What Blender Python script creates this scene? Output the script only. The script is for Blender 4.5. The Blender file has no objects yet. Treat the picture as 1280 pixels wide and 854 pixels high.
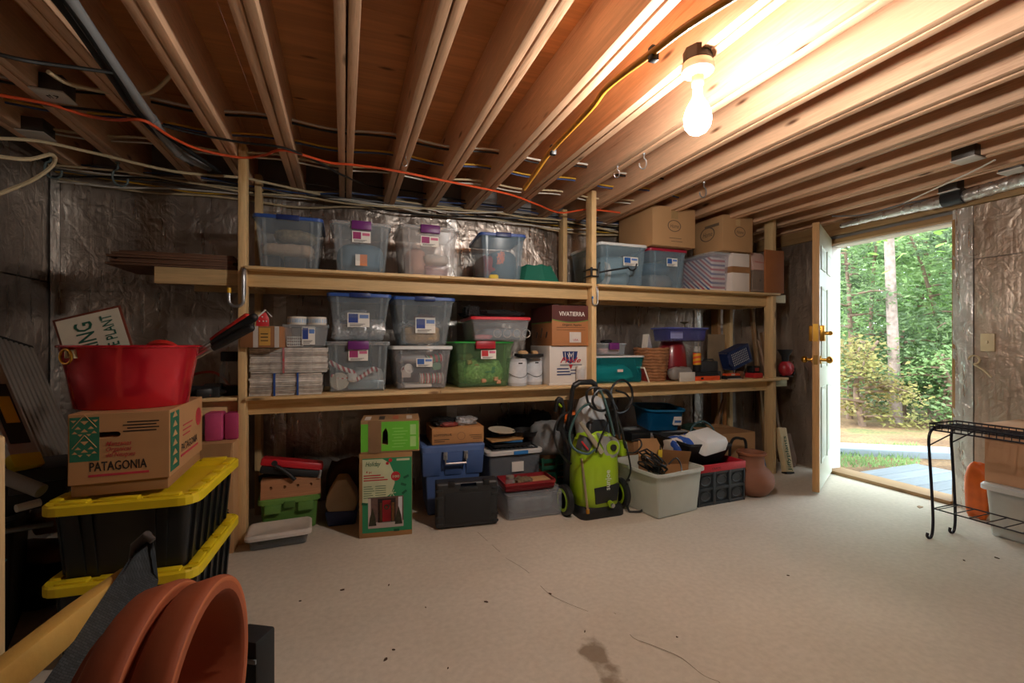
import bpy, bmesh, math, random
from mathutils import Vector, Matrix, noise
R = math.radians
scn = bpy.context.scene
col = scn.collection
rnd = random.Random(7)

# ------------------------------------------------------------ camera, sky, exposure
EYE, YAW, FPX, HOR = 1.13, R(20.26), 569.0, 430.0
SN, CS = math.sin(YAW), math.cos(YAW)
cam_d = bpy.data.cameras.new('camera'); cam = bpy.data.objects.new('camera', cam_d); col.objects.link(cam)
cam_d.sensor_width = 36; cam_d.lens = 36 * FPX / 1280; cam_d.shift_y = (HOR - 427) / 1280
cam_d.clip_start = .02; cam_d.clip_end = 200
cam.location = (0, 0, EYE); cam.rotation_euler = (R(90), 0, -YAW)
scn.camera = cam
scn.view_settings.view_transform = 'Standard'; scn.view_settings.look = 'None'
scn.view_settings.exposure = 0.25; scn.view_settings.gamma = 1; scn.view_settings.use_curve_mapping = False

world = bpy.data.worlds.new('sky'); scn.world = world; world.use_nodes = True
wn = world.node_tree
bgn = wn.nodes['Background']
bgn.inputs['Color'].default_value = (.80, .93, 1, 1); bgn.inputs['Strength'].default_value = 5.6
sun_d = bpy.data.lights.new('sun_offscreen', 'SUN'); sun = bpy.data.objects.new('sun_offscreen', sun_d); col.objects.link(sun)
sun_d.energy = 5.0; sun_d.angle = R(12); sun_d.color = (1, .95, .86)
sun.rotation_euler = (R(40), 0, R(-100)); sun.location = (-3, 0, 9)
BULB_W = 440.0       # emission strength of the one bulb the photograph shows

# ------------------------------------------------------------ from a pixel to a place on a real plane
def ray(u, v):
    a = (u - 640) / FPX
    return SN + a * CS, CS - a * SN, (HOR - v) / FPX
def onY(u, v, Y):
    d = ray(u, v); t = Y / d[1]; return Vector((d[0] * t, Y, EYE + d[2] * t))
def onX(u, v, X):
    d = ray(u, v); t = X / d[0]; return Vector((X, d[1] * t, EYE + d[2] * t))
def onZ(u, v, Z=0.0):
    d = ray(u, v); t = (Z - EYE) / d[2]; return Vector((d[0] * t, d[1] * t, Z))
def onD(u, v, D):
    d = ray(u, v); return Vector((d[0] * D, d[1] * D, EYE + d[2] * D))

# ------------------------------------------------------------ mesh builder
class MB:
    def __init__(s): s.v = []; s.f = []
    def add(s, vs, fs):
        o = len(s.v); s.v += [tuple(p) for p in vs]; s.f += [tuple(i + o for i in f) for f in fs]; return s
    def box(s, x0, x1, y0, y1, z0, z1):
        return s.hexa([(x0, y0, z0), (x1, y0, z0), (x1, y1, z0), (x0, y1, z0)], [(x0, y0, z1), (x1, y0, z1), (x1, y1, z1), (x0, y1, z1)])
    def hexa(s, b, t):
        return s.add(list(b) + list(t), [(3, 2, 1, 0), (4, 5, 6, 7), (0, 1, 5, 4), (1, 2, 6, 5), (2, 3, 7, 6), (3, 0, 4, 7)])
    def loft(s, rings, cap0=True, cap1=True, wrap=False):
        n = len(rings[0]); m = len(rings); vs = [p for r in rings for p in r]; fs = []
        for k in range(m if wrap else m - 1):
            a, b = k * n, ((k + 1) % m) * n
            for i in range(n):
                j = (i + 1) % n; fs.append((a + i, a + j, b + j, b + i))
        if cap0 and not wrap: fs.append(tuple(range(n - 1, -1, -1)))
        if cap1 and not wrap: fs.append(tuple(range((m - 1) * n, m * n)))
        return s.add(vs, fs)
    def lathe(s, prof, n=24, c=(0, 0, 0), cap0=True, cap1=True, sx=1, sy=1):
        return s.loft([[(c[0] + sx * r * math.cos(2 * math.pi * i / n), c[1] + sy * r * math.sin(2 * math.pi * i / n), c[2] + z) for i in range(n)] for r, z in prof], cap0, cap1)
    def tube(s, pts, r, n=8, closed=False):
        pts = [Vector(p) for p in pts]; m = len(pts); rings = []
        up = None
        for k in range(m):
            if closed: t = (pts[(k + 1) % m] - pts[k - 1])
            else: t = pts[min(k + 1, m - 1)] - pts[max(k - 1, 0)]
            if t.length < 1e-9: t = Vector((0, 0, 1))
            t.normalize()
            if up is None: up = Vector((0, 0, 1)) if abs(t.z) < .9 else Vector((1, 0, 0))
            x = t.cross(up)
            if x.length < 1e-6: x = t.orthogonal()
            x.normalize(); y = x.cross(t).normalized(); up = y
            rr = r[k] if isinstance(r, (list, tuple)) else r
            rings.append([pts[k] + rr * (math.cos(2 * math.pi * i / n) * x + math.sin(2 * math.pi * i / n) * y) for i in range(n)])
        return s.loft(rings, not closed, not closed, wrap=closed)
    def prism(s, poly, ext):
        e = Vector(ext); a = [Vector(p) for p in poly]
        return s.loft([a, [p + e for p in a]])
    def ball(s, c, r, n=12, m=8, sc=(1, 1, 1)):
        prof = [(max(1e-4, math.sin(math.pi * k / m)) * r, -math.cos(math.pi * k / m) * r) for k in range(m + 1)]
        return s.loft([[(c[0] + sc[0] * q * math.cos(2 * math.pi * i / n), c[1] + sc[1] * q * math.sin(2 * math.pi * i / n), c[2] + sc[2] * z) for i in range(n)] for q, z in prof])
    def grid(s, fn, nu, nv):
        vs = [fn(i / nu, j / nv) for j in range(nv + 1) for i in range(nu + 1)]
        return s.add(vs, [(j * (nu + 1) + i, j * (nu + 1) + i + 1, (j + 1) * (nu + 1) + i + 1, (j + 1) * (nu + 1) + i) for j in range(nv) for i in range(nu)])
    def xf(s, M, start=0):
        for i in range(start, len(s.v)): s.v[i] = tuple(M @ Vector(s.v[i]))
        return s
    def mesh(s, name, mat, bev=0, seg=2, ang=38):
        me = bpy.data.meshes.new(name); me.from_pydata([tuple(p) for p in s.v], [], s.f); me.update()
        bm = bmesh.new(); bm.from_mesh(me)
        if bev:
            es = [e for e in bm.edges if len(e.link_faces) == 2 and e.calc_face_angle(0) > R(30)]
            if es: bmesh.ops.bevel(bm, geom=es, offset=bev, segments=seg, profile=.5, affect='EDGES', clamp_overlap=True)
        bmesh.ops.recalc_face_normals(bm, faces=bm.faces)
        for f in bm.faces: f.smooth = True
        for e in bm.edges:
            if len(e.link_faces) == 2 and e.calc_face_angle(0) > R(ang): e.smooth = False
        bm.to_mesh(me); bm.free()
        if mat: me.materials.append(mat)
        return me
    def build(s, name, mat, parent=None, bev=0, seg=2, ang=38):
        o = bpy.data.objects.new(name, s.mesh(name, mat, bev, seg, ang)); col.objects.link(o)
        if parent: o.parent = parent
        return o

def carve(o, cutter):
    """cut a real hole or slot out of a solid part"""
    c = cutter.build('cutter', None); c.parent = o.parent
    m = o.modifiers.new('cut', 'BOOLEAN'); m.operation = 'DIFFERENCE'; m.solver = 'EXACT'; m.object = c
    bpy.context.view_layer.update()
    me = bpy.data.meshes.new_from_object(o.evaluated_get(bpy.context.evaluated_depsgraph_get()))
    nm = o.data.name; o.modifiers.clear(); old = o.data; o.data = me; bpy.data.meshes.remove(old); me.name = nm
    bpy.data.objects.remove(c)
    for p in me.polygons: p.use_smooth = False
    return o

def thing(name, label, cat, loc=(0, 0, 0), rz=0, group=None, rot=None):
    o = bpy.data.objects.new(name, None); col.objects.link(o); o.empty_display_size = .05
    o.location = loc; o.rotation_euler = rot if rot else (0, 0, rz)
    o['label'] = label; o['category'] = cat
    if group: o['group'] = group
    return o
def tag(o, label, cat, group=None, kind=None):
    o['label'] = label; o['category'] = cat
    if group: o['group'] = group
    if kind: o['kind'] = kind
    return o
def one(name, mb, mat, label, cat, loc=(0, 0, 0), rz=0, group=None, bev=0, rot=None, ang=38):
    o = mb.build(name, mat, None, bev, ang=ang); o.location = loc; o.rotation_euler = rot if rot else (0, 0, rz)
    return tag(o, label, cat, group)
def struct(name, mb=None, mat=None, bev=0):
    if mb is None:
        o = bpy.data.objects.new(name, None); col.objects.link(o)
    else: o = mb.build(name, mat, None, bev)
    o['kind'] = 'structure'; return o
def share(me, name, parent=None, loc=(0, 0, 0), rot=(0, 0, 0), sc=(1, 1, 1)):
    o = bpy.data.objects.new(name, me); col.objects.link(o); o.location = loc; o.rotation_euler = rot; o.scale = sc
    if parent: o.parent = parent
    return o

# ------------------------------------------------------------ procedural materials
def lin(c):
    if isinstance(c, str): c = tuple(int(c[i:i + 2], 16) for i in (0, 2, 4))
    return tuple((x / 255 / 12.92 if x / 255 <= .04045 else ((x / 255 + .055) / 1.055) ** 2.4) for x in c) + (1,)
MATS = {}
def nodes(name):
    m = bpy.data.materials.new(name); m.use_nodes = True
    nt = m.node_tree; b = nt.nodes['Principled BSDF']
    def N(t, **kw):
        n = nt.nodes.new(t)
        for k, v in kw.items():
            if k in n.inputs: n.inputs[k].default_value = v
            else: setattr(n, k, v)
        return n
    def L(a, b_): nt.links.new(a, b_)
    return m, nt, b, N, L
def ramp(N, L, src, stops):
    r = N('ShaderNodeValToRGB'); e = r.color_ramp.elements
    while len(e) < len(stops): e.new(.5)
    for k, (p, c) in enumerate(stops): e[k].position = p; e[k].color = c
    L(src, r.inputs[0]); return r.outputs[0]
def mul(c, k): return (min(1, c[0] * k), min(1, c[1] * k), min(1, c[2] * k), 1)
def mat(c, rough=.5, metal=0, var=.12, scale=9, bump=.05, bscale=60, coat=0):
    key = ('m', c if isinstance(c, str) else tuple(c), rough, metal, var, scale, bump, bscale, coat)
    if key in MATS: return MATS[key]
    m, nt, b, N, L = nodes('surface'); base = lin(c)
    tc = N('ShaderNodeTexCoord'); n = N('ShaderNodeTexNoise', Scale=scale, Detail=5.0); L(tc.outputs['Object'], n.inputs['Vector'])
    L(ramp(N, L, n.outputs['Fac'], [(.3, mul(base, 1 - var)), (.7, mul(base, 1 + var))]), b.inputs['Base Color'])
    b.inputs['Roughness'].default_value = rough; b.inputs['Metallic'].default_value = metal
    if coat: b.inputs['Coat Weight'].default_value = coat
    if bump:
        n2 = N('ShaderNodeTexNoise', Scale=bscale, Detail=3.0); L(tc.outputs['Object'], n2.inputs['Vector'])
        bp = N('ShaderNodeBump', Strength=bump, Distance=.01); L(n2.outputs['Fac'], bp.inputs['Height']); L(bp.outputs[0], b.inputs['Normal'])
    MATS[key] = m; return m
def wood(axis, c1, c2, fine=1.0, rough=.6, knots=True, seed=0, bands=1.0):
    key = ('w', axis, c1, c2, fine, rough, knots, seed, bands)
    if key in MATS: return MATS[key]
    m, nt, b, N, L = nodes('wood'); tc = N('ShaderNodeTexCoord'); oi = N('ShaderNodeObjectInfo')
    mp = N('ShaderNodeMapping'); sc = [14 * fine] * 3; sc[axis] = .9 * fine; mp.inputs['Scale'].default_value = sc
    ad = N('ShaderNodeVectorMath', operation='ADD'); ml = N('ShaderNodeVectorMath', operation='SCALE')
    cx = N('ShaderNodeCombineXYZ'); L(oi.outputs['Random'], cx.inputs[0]); L(oi.outputs['Random'], cx.inputs[1]); L(oi.outputs['Random'], cx.inputs[2])
    L(cx.outputs[0], ml.inputs[0]); ml.inputs['Scale'].default_value = 37.0
    L(tc.outputs['Object'], ad.inputs[0]); L(ml.outputs[0], ad.inputs[1]); L(ad.outputs[0], mp.inputs[0])
    n = N('ShaderNodeTexNoise', Scale=1.0 * bands, Detail=6.0, Distortion=.6); L(mp.outputs[0], n.inputs['Vector'])
    n2 = N('ShaderNodeTexNoise', Scale=9.0, Detail=4.0); L(mp.outputs[0], n2.inputs['Vector'])
    mx = N('ShaderNodeMath', operation='MULTIPLY_ADD'); L(n2.outputs['Fac'], mx.inputs[0]); mx.inputs[1].default_value = .45; L(n.outputs['Fac'], mx.inputs[2])
    a, d = lin(c1), lin(c2)
    colr = ramp(N, L, mx.outputs[0], [(.42, d), (.62, a), (.72, mul(a, .86)), (.9, mul(a, 1.12))])
    if knots:
        mk = N('ShaderNodeMapping'); s2 = [9.0] * 3; s2[axis] = 2.6; mk.inputs['Scale'].default_value = s2; L(ad.outputs[0], mk.inputs[0])
        vo = N('ShaderNodeTexVoronoi', Scale=1.0); L(mk.outputs[0], vo.inputs['Vector'])
        kf = ramp(N, L, vo.outputs['Distance'], [(.05, (1, 1, 1, 1)), (.13, (0, 0, 0, 1))])
        mi = N('ShaderNodeMix', data_type='RGBA'); L(kf, mi.inputs[0]); L(colr, mi.inputs[6]); mi.inputs[7].default_value = mul(d, .35); colr = mi.outputs[2]
    hv = N('ShaderNodeHueSaturation'); mr = N('ShaderNodeMapRange'); L(oi.outputs['Random'], mr.inputs[0]); mr.inputs[3].default_value = .86; mr.inputs[4].default_value = 1.12
    L(mr.outputs[0], hv.inputs['Value']); L(colr, hv.inputs['Color']); L(hv.outputs[0], b.inputs['Base Color'])
    b.inputs['Roughness'].default_value = rough
    bp = N('ShaderNodeBump', Strength=.25, Distance=.004); L(mx.outputs[0], bp.inputs['Height']); L(bp.outputs[0], b.inputs['Normal'])
    MATS[key] = m; return m
def clear(c, opac=.4, rough=.22, tint=(1, 1, 1)):
    key = ('c', c, opac, rough, tint)
    if key in MATS: return MATS[key]
    m, nt, b, N, L = nodes('clear_plastic'); b.inputs['Base Color'].default_value = lin(c); b.inputs['Roughness'].default_value = rough
    tr = N('ShaderNodeBsdfTransparent'); tr.inputs[0].default_value = tuple(tint) + (1,)
    lw = N('ShaderNodeLayerWeight', Blend=.35); tc = N('ShaderNodeTexCoord'); n = N('ShaderNodeTexNoise', Scale=7.0, Detail=4.0); L(tc.outputs['Object'], n.inputs['Vector'])
    ma = N('ShaderNodeMath', operation='MULTIPLY_ADD'); L(lw.outputs['Facing'], ma.inputs[0]); ma.inputs[1].default_value = .40; ma.inputs[2].default_value = opac * .52 - .10
    mb = N('ShaderNodeMath', operation='MULTIPLY_ADD', use_clamp=True); L(n.outputs['Fac'], mb.inputs[0]); mb.inputs[1].default_value = .16; L(ma.outputs[0], mb.inputs[2])
    mx = N('ShaderNodeMixShader'); L(mb.outputs[0], mx.inputs[0]); L(tr.outputs[0], mx.inputs[1]); L(b.outputs[0], mx.inputs[2])
    L(mx.outputs[0], nt.nodes['Material Output'].inputs['Surface']); MATS[key] = m; return m
def glow(c, k):
    m, nt, b, N, L = nodes('glow'); b.inputs['Base Color'].default_value = lin(c); b.inputs['Emission Color'].default_value = lin(c); b.inputs['Emission Strength'].default_value = k; return m
def foil_mat(name, c1, c2, rough=.26, brown=0.0):
    m, nt, b, N, L = nodes(name); tc = N('ShaderNodeTexCoord')
    n = N('ShaderNodeTexNoise', Scale=1.6, Detail=5.0); L(tc.outputs['Object'], n.inputs['Vector'])
    mp = N('ShaderNodeMapping'); mp.inputs['Scale'].default_value = (34, 34, 3.0); L(tc.outputs['Object'], mp.inputs[0])
    st = N('ShaderNodeTexNoise', Scale=1.0, Detail=6.0); L(mp.outputs[0], st.inputs['Vector'])
    L(ramp(N, L, n.outputs['Fac'], [(.35, lin(c2)), (.6, lin(c1))]), b.inputs['Base Color'])
    b.inputs['Metallic'].default_value = .86
    L(ramp(N, L, st.outputs['Fac'], [(.3, (rough * .75,) * 3 + (1,)), (.7, (rough * 1.7,) * 3 + (1,))]), b.inputs['Roughness'])
    w = N('ShaderNodeTexNoise', Scale=11.0, Detail=6.0, Distortion=1.2); L(tc.outputs['Object'], w.inputs['Vector'])
    cr = N('ShaderNodeTexVoronoi', Scale=5.0, feature='DISTANCE_TO_EDGE'); L(tc.outputs['Object'], cr.inputs['Vector'])
    crr = ramp(N, L, cr.outputs['Distance'], [(0, (0, 0, 0, 1)), (.06, (1, 1, 1, 1))])
    a1 = N('ShaderNodeMath', operation='MULTIPLY_ADD'); L(st.outputs['Fac'], a1.inputs[0]); a1.inputs[1].default_value = .35; L(w.outputs['Fac'], a1.inputs[2])
    a2 = N('ShaderNodeMath', operation='MULTIPLY_ADD'); L(crr, a2.inputs[0]); a2.inputs[1].default_value = .10; L(a1.outputs[0], a2.inputs[2])
    bp = N('ShaderNodeBump', Strength=.55, Distance=.02); L(a2.outputs[0], bp.inputs['Height']); L(bp.outputs[0], b.inputs['Normal'])
    return m
def stripes(c1, c2, axis_scale, freq, rough=.5, c3=None):
    key = ('s', c1, c2, axis_scale, freq, rough, c3)
    if key in MATS: return MATS[key]
    m, nt, b, N, L = nodes('stripes'); tc = N('ShaderNodeTexCoord')
    dp = N('ShaderNodeVectorMath', operation='DOT_PRODUCT'); L(tc.outputs['Object'], dp.inputs[0]); dp.inputs[1].default_value = axis_scale
    ml = N('ShaderNodeMath', operation='MULTIPLY'); L(dp.outputs['Value'], ml.inputs[0]); ml.inputs[1].default_value = freq
    fr = N('ShaderNodeMath', operation='FRACT'); L(ml.outputs[0], fr.inputs[0])
    if c3: st = [(0, lin(c1)), (.25, lin(c2)), (.5, lin(c1)), (.75, lin(c3))]
    else: st = [(0, lin(c1)), (.5, lin(c2))]
    r = N('ShaderNodeValToRGB'); r.color_ramp.interpolation = 'CONSTANT'; e = r.color_ramp.elements
    while len(e) < len(st): e.new(.9)
    for k, (p, c) in enumerate(st): e[k].position = p; e[k].color = c
    L(fr.outputs[0], r.inputs[0]); L(r.outputs[0], b.inputs['Base Color']); b.inputs['Roughness'].default_value = rough
    MATS[key] = m; return m

PINE = ('e0bd88', 'c4975c'); JO = ('dcb08c', 'a06a44')
w_x = wood(0, *PINE); w_y = wood(1, *PINE); w_z = wood(2, *PINE)
j_y = wood(1, *JO, knots=True)
ply = wood(0, 'd0905a', 'a9682f', fine=.35, knots=True, bands=1.6)
card = mat('b98f62', .75, var=.05, scale=3, bump=.02); card_d = mat('9b7048', .8, var=.07, scale=3, bump=.03)
blackp = mat('1c1d1f', .45, var=.15); rubber = mat('17181a', .6, var=.1); white = mat('e6e3dc', .45, var=.03); dgrey = mat('34373b', .5)
steel = mat('b9bcc0', .3, metal=.9, var=.05); brass = mat('c9983f', .28, metal=.95, var=.08); grey = mat('84888c', .5)
ink = mat('231f1d', .7, var=.05, bump=0); inkred = mat('b8242e', .7, var=.05, bump=0); paper = mat('ece8df', .7, var=.03, bump=0)

# ------------------------------------------------------------ the room
BACK, LEFT, RIGHT, FRONT = 3.55, -1.63, 4.0, -2.6
JZ, JT = 2.178, 2.425
m_floor, nt, b, N, L = nodes('concrete'); tc = N('ShaderNodeTexCoord')
n1 = N('ShaderNodeTexNoise', Scale=1.1, Detail=6.0); n2 = N('ShaderNodeTexNoise', Scale=40.0, Detail=6.0); n3 = N('ShaderNodeTexNoise', Scale=9.0, Detail=7.0)
for q in (n1, n2, n3): L(tc.outputs['Object'], q.inputs['Vector'])
c1 = ramp(N, L, n1.outputs['Fac'], [(.3, lin('c2b7a6')), (.7, lin('d6ccbc'))])
c2 = ramp(N, L, n2.outputs['Fac'], [(.3, (.78, .77, .75, 1)), (.65, (1, 1, 1, 1))])
mm = N('ShaderNodeMix', data_type='RGBA', blend_type='MULTIPLY'); mm.inputs[0].default_value = .55; L(c1, mm.inputs[6]); L(c2, mm.inputs[7])
sp = onZ(748, 822); ds = N('ShaderNodeVectorMath', operation='SUBTRACT'); L(tc.outputs['Object'], ds.inputs[0]); ds.inputs[1].default_value = sp
dsc = N('ShaderNodeVectorMath', operation='MULTIPLY'); L(ds.outputs[0], dsc.inputs[0]); dsc.inputs[1].default_value = (10.5, 4.6, 1)
dl = N('ShaderNodeVectorMath', operation='LENGTH'); L(dsc.outputs[0], dl.inputs[0])
dn = N('ShaderNodeMath', operation='MULTIPLY_ADD'); L(n3.outputs['Fac'], dn.inputs[0]); dn.inputs[1].default_value = 1.5; L(dl.outputs['Value'], dn.inputs[2])
stn = ramp(N, L, dn.outputs[0], [(0, (0.85, .85, .85, 1)), (.0, (.85, .85, .85, 1))]); rr = nt.nodes[-1]
e = rr.color_ramp.elements; e[0].position = .0; e[0].color = (.8, .8, .8, 1); e[1].position = 1.0; e[1].color = (0, 0, 0, 1)
dm = N('ShaderNodeMapRange'); L(dn.outputs[0], dm.inputs[0]); dm.inputs[1].default_value = 1.15; dm.inputs[2].default_value = 1.35; dm.inputs[3].default_value = .72; dm.inputs[4].default_value = 0
m2 = N('ShaderNodeMix', data_type='RGBA'); L(dm.outputs[0], m2.inputs[0]); L(mm.outputs[2], m2.inputs[6]); m2.inputs[7].default_value = lin('6a5236'); L(m2.outputs[2], b.inputs['Base Color'])
b.inputs['Roughness'].default_value = .6
bp = N('ShaderNodeBump', Strength=.25, Distance=.004); L(n2.outputs['Fac'], bp.inputs['Height']); L(bp.outputs[0], b.inputs['Normal'])
floor = struct('floor', MB().box(LEFT - .2, RIGHT + .05, FRONT - .2, BACK + .2, -.1, 0), m_floor)
m_block = mat('8d8a86', .9, var=.15, scale=4, bump=.3, bscale=40)
wall_back = struct('wall_back', MB().box(LEFT - .2, RIGHT + .2, BACK + .03, BACK + .2, 0, JT), m_block)
wall_left = struct('wall_left', MB().box(LEFT - .2, LEFT - .03, FRONT, BACK + .03, 0, JT), m_block)
wall_front = struct('wall_front', MB().box(LEFT - .2, RIGHT + .2, FRONT - .2, FRONT, 0, JT), m_block)
DY0, DY1, DZ = 1.925, 2.80, 2.0
wall_right = struct('wall_right', MB().box(RIGHT + .03, RIGHT + .16, FRONT, DY0 - .021, 0, JT).box(RIGHT + .03, RIGHT + .16, DY1 + .031, BACK + .03, 0, JT).box(RIGHT + .03, RIGHT + .16, DY0 - .021, DY1 + .031, DZ + .045, JT), m_block)

f_grey = foil_mat('foil_silver', 'c2b9b0', '8c8077', .30); f_tape = foil_mat('foil_tape', 'e8e6e2', 'c8c4bf', .28)
f_brown = foil_mat('foil_board', 'c9b8a8', '9c8675', .36)
def foil(parent, p0, ex, ez, nrm, mt, seed, amp=.012, nu=50, nv=60):
    p0, ex, ez, nrm = map(Vector, (p0, ex, ez, nrm)); mb = MB()
    lx, lz = ex.length, ez.length
    def fn(a, c):
        p = p0 + ex * a + ez * c
        e = min(a, 1 - a) * lx; g = min(c, 1 - c) * lz; w = min(1, e / .05) * min(1, g / .05)
        q = Vector((a * lx, c * lz, seed * 3.7))
        d = amp * (noise.noise(q * 2.2) * .9 + noise.noise(Vector((q.x * 7, q.y * 2.2, q.z))) * .5 + abs(noise.noise(q * 13)) * .35)
        return p + nrm * (d * w)
    mb.grid(fn, nu, nv)
    return mb.build('foil_sheet', mt, parent, ang=80)
HT = 2.185
xs = [LEFT, -.42, .80, 2.02, 3.24, RIGHT]
for k in range(5):
    foil(wall_back, (xs[k] + .004, BACK + .004 * (k % 2), 0), (xs[k + 1] - xs[k] - .008, 0, 0), (0, 0, 1.49), (0, -1, 0), f_grey, k)
    foil(wall_back, (xs[k] + .004, BACK + .003, 1.497), (xs[k + 1] - xs[k] - .008, 0, 0), (0, 0, HT - 1.5), (0, -1, 0), f_grey, k + 20, nv=34)
    if k: foil(wall_back, (xs[k] - .04, BACK - .008, 0), (.08, 0, 0), (0, 0, HT), (0, -1, 0), f_tape, k + 40, .003, 6, 60)
foil(wall_back, (LEFT, BACK - .012, 1.46), (RIGHT - LEFT, 0, 0), (0, 0, .05), (0, -1, 0), f_grey, 60, .003, 120, 4)
ys = [BACK, 2.35, 1.15, -.05, -1.25, FRONT]
for k in range(5):
    foil(wall_left, (LEFT + .003 * (k % 2), ys[k + 1] + .004, 0), (0, ys[k] - ys[k + 1] - .008, 0), (0, 0, 1.49), (1, 0, 0), f_grey, k + 70)
    foil(wall_left, (LEFT + .002, ys[k + 1] + .004, 1.497), (0, ys[k] - ys[k + 1] - .008, 0), (0, 0, HT - 1.5), (1, 0, 0), f_grey, k + 80, nv=34)
foil(wall_left, (LEFT + .01, BACK - .1, 0), (0, .1, 0), (0, 0, HT), (1, 0, 0), f_tape, 90, .003, 6, 60)
# right wall: thick foil boards with a horizontal joint, a strip beside the door
ys = [1.81, .6, -.6, -1.8, FRONT]
for k in range(4):
    foil(wall_right, (RIGHT, ys[k + 1] + .004, 0), (0, ys[k] - ys[k + 1] - .008, 0), (0, 0, 1.70), (-1, 0, 0), f_brown, k + 100, .007)
    foil(wall_right, (RIGHT - .004, ys[k + 1] + .004, 1.705), (0, ys[k] - ys[k + 1] - .008, 0), (0, 0, .36), (-1, 0, 0), f_brown, k + 110, .006, nv=20)
foil(wall_right, (RIGHT - .005, 1.81, 0), (0, .11, 0), (0, 0, 2.065), (-1, 0, 0), f_tape, 120, .006, 8, 60)
foil(wall_right, (RIGHT, DY1 + .06, 0), (0, BACK - DY1 - .06, 0), (0, 0, HT), (-1, 0, 0), f_brown, 121)
# door frame and header
fw = wood(1, 'a98356', '7c5a36'); fz = wood(2, 'a98356', '7c5a36')
dr_in = struct('trim_1')
for y0, y1, z0, z1 in ((-2.5, BACK - .05, 2.068, JZ), ):
    MB().box(RIGHT - .03, RIGHT + .03, FRONT + .05, BACK - .03, 2.068, 2.118).build('sill_plank', fw, dr_in, .003)
    MB().box(RIGHT - .015, RIGHT + .03, FRONT + .05, BACK - .03, 2.12, JZ + .2).build('sill_plank', fw, dr_in, .003)
MB().box(RIGHT + .0, RIGHT + .16, DY0 - .02, DY1 + .03, 2.0, 2.04).build('head_jamb', fw, dr_in, .002)
MB().box(RIGHT + .05, RIGHT + .165, DY0, DY1, 1.985, 2.0).build('head_stop', white, dr_in, .002)
MB().box(RIGHT - .005, RIGHT + .16, DY0 - .02, DY0, 0, 2.0).build('side_jamb', fz, dr_in, .002)
MB().box(RIGHT - .005, RIGHT + .16, DY1, DY1 + .03, 0, 2.0).build('side_jamb', white, dr_in, .002)
MB().box(RIGHT - .02, RIGHT + .17, DY0, DY1, 0, .028).build('threshold', wood(1, '93724c', '65482b'), dr_in, .004)

# ceiling: plywood panels over doubled joists
ceiling = struct('ceiling')
px = [LEFT - .2, -.45, .77, 1.99, 3.21, RIGHT + .16]
for k in range(5):
    for q, (y0, y1) in enumerate(((FRONT - .2, -.6), (-.6, 1.84), (1.84, BACK + .2))):
        MB().box(px[k] + .001, px[k + 1] - .001, y0 + .001, y1 - .001, JT, JT + .019).build('plywood_panel', ply, ceiling)
jm = MB().box(-.0185, .0185, FRONT, BACK + .15, 0, JT - JZ - .001).mesh('joist', j_y, .0025)
for n in range(-5, 14):
    for sgn in (-1, 1):
        o = share(jm, 'joist', ceiling, (.01 + .3048 * n + sgn * .0216 + rnd.uniform(-.0008, .0008), rnd.uniform(-.01, .01), JZ + (rnd.uniform(0, .005) if sgn < 0 else 0)), (0, rnd.uniform(-.004, .004), 0))

# dark stamped marks on the underside of the plywood
sm = mat('5a2f16', .8, bump=0)
for (x, y) in ((.17, 1.35), (.13, 1.30), (.46, 1.33), (-.12, 1.25), (.78, 1.1)):
    mb = MB()
    for a in range(3): mb.box(x + a * .022, x + a * .022 + .003, y, y + .07, JT - .0012, JT - .0002)
    mb.box(x, x + .047, y + .033, y + .036, JT - .0012, JT - .0002)
    mb.build('grade_stamp', sm, ceiling)
# ------------------------------------------------------------ ceiling bulb
def bulb(loc, label, k=1.0):
    t = thing('light_fixture', label, 'light', loc)
    MB().lathe([(.03, .035), (.05, .04), (.052, .085), (.03, .09)], 8).build('junction_box', mat('3a302a', .5, metal=.5), t, .003)
    MB().lathe([(.02, -.012), (.035, -.006), (.055, .004), (.058, .014), (.056, .026), (.052, .036)], 32).build('base_plate', mat('efe6d4', .3, var=.03), t)
    MB().lathe([(.019, -.048), (.022, -.04), (.023, -.01), (.02, -.005)], 20).build('socket', mat('d9b98a', .4), t)
    MB().lathe([(.017, -.046), (.018, -.06), (.0185, -.08), (.024, -.1)], 24).build('bulb_neck', mat('efe9dd', .3, var=.02), t)
    MB().lathe([(.0235, -.099), (.038, -.125), (.0465, -.15), (.048, -.17), (.044, -.193), (.031, -.212), (.012, -.222), (.001, -.223)], 28).build('light_bulb', glow('fff7ee', BULB_W * k), t)
    return t
bl = onD(872, 92, 1.66)
bulb(bl, 'glowing bare bulb in a cream porcelain holder under the joists')

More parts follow.
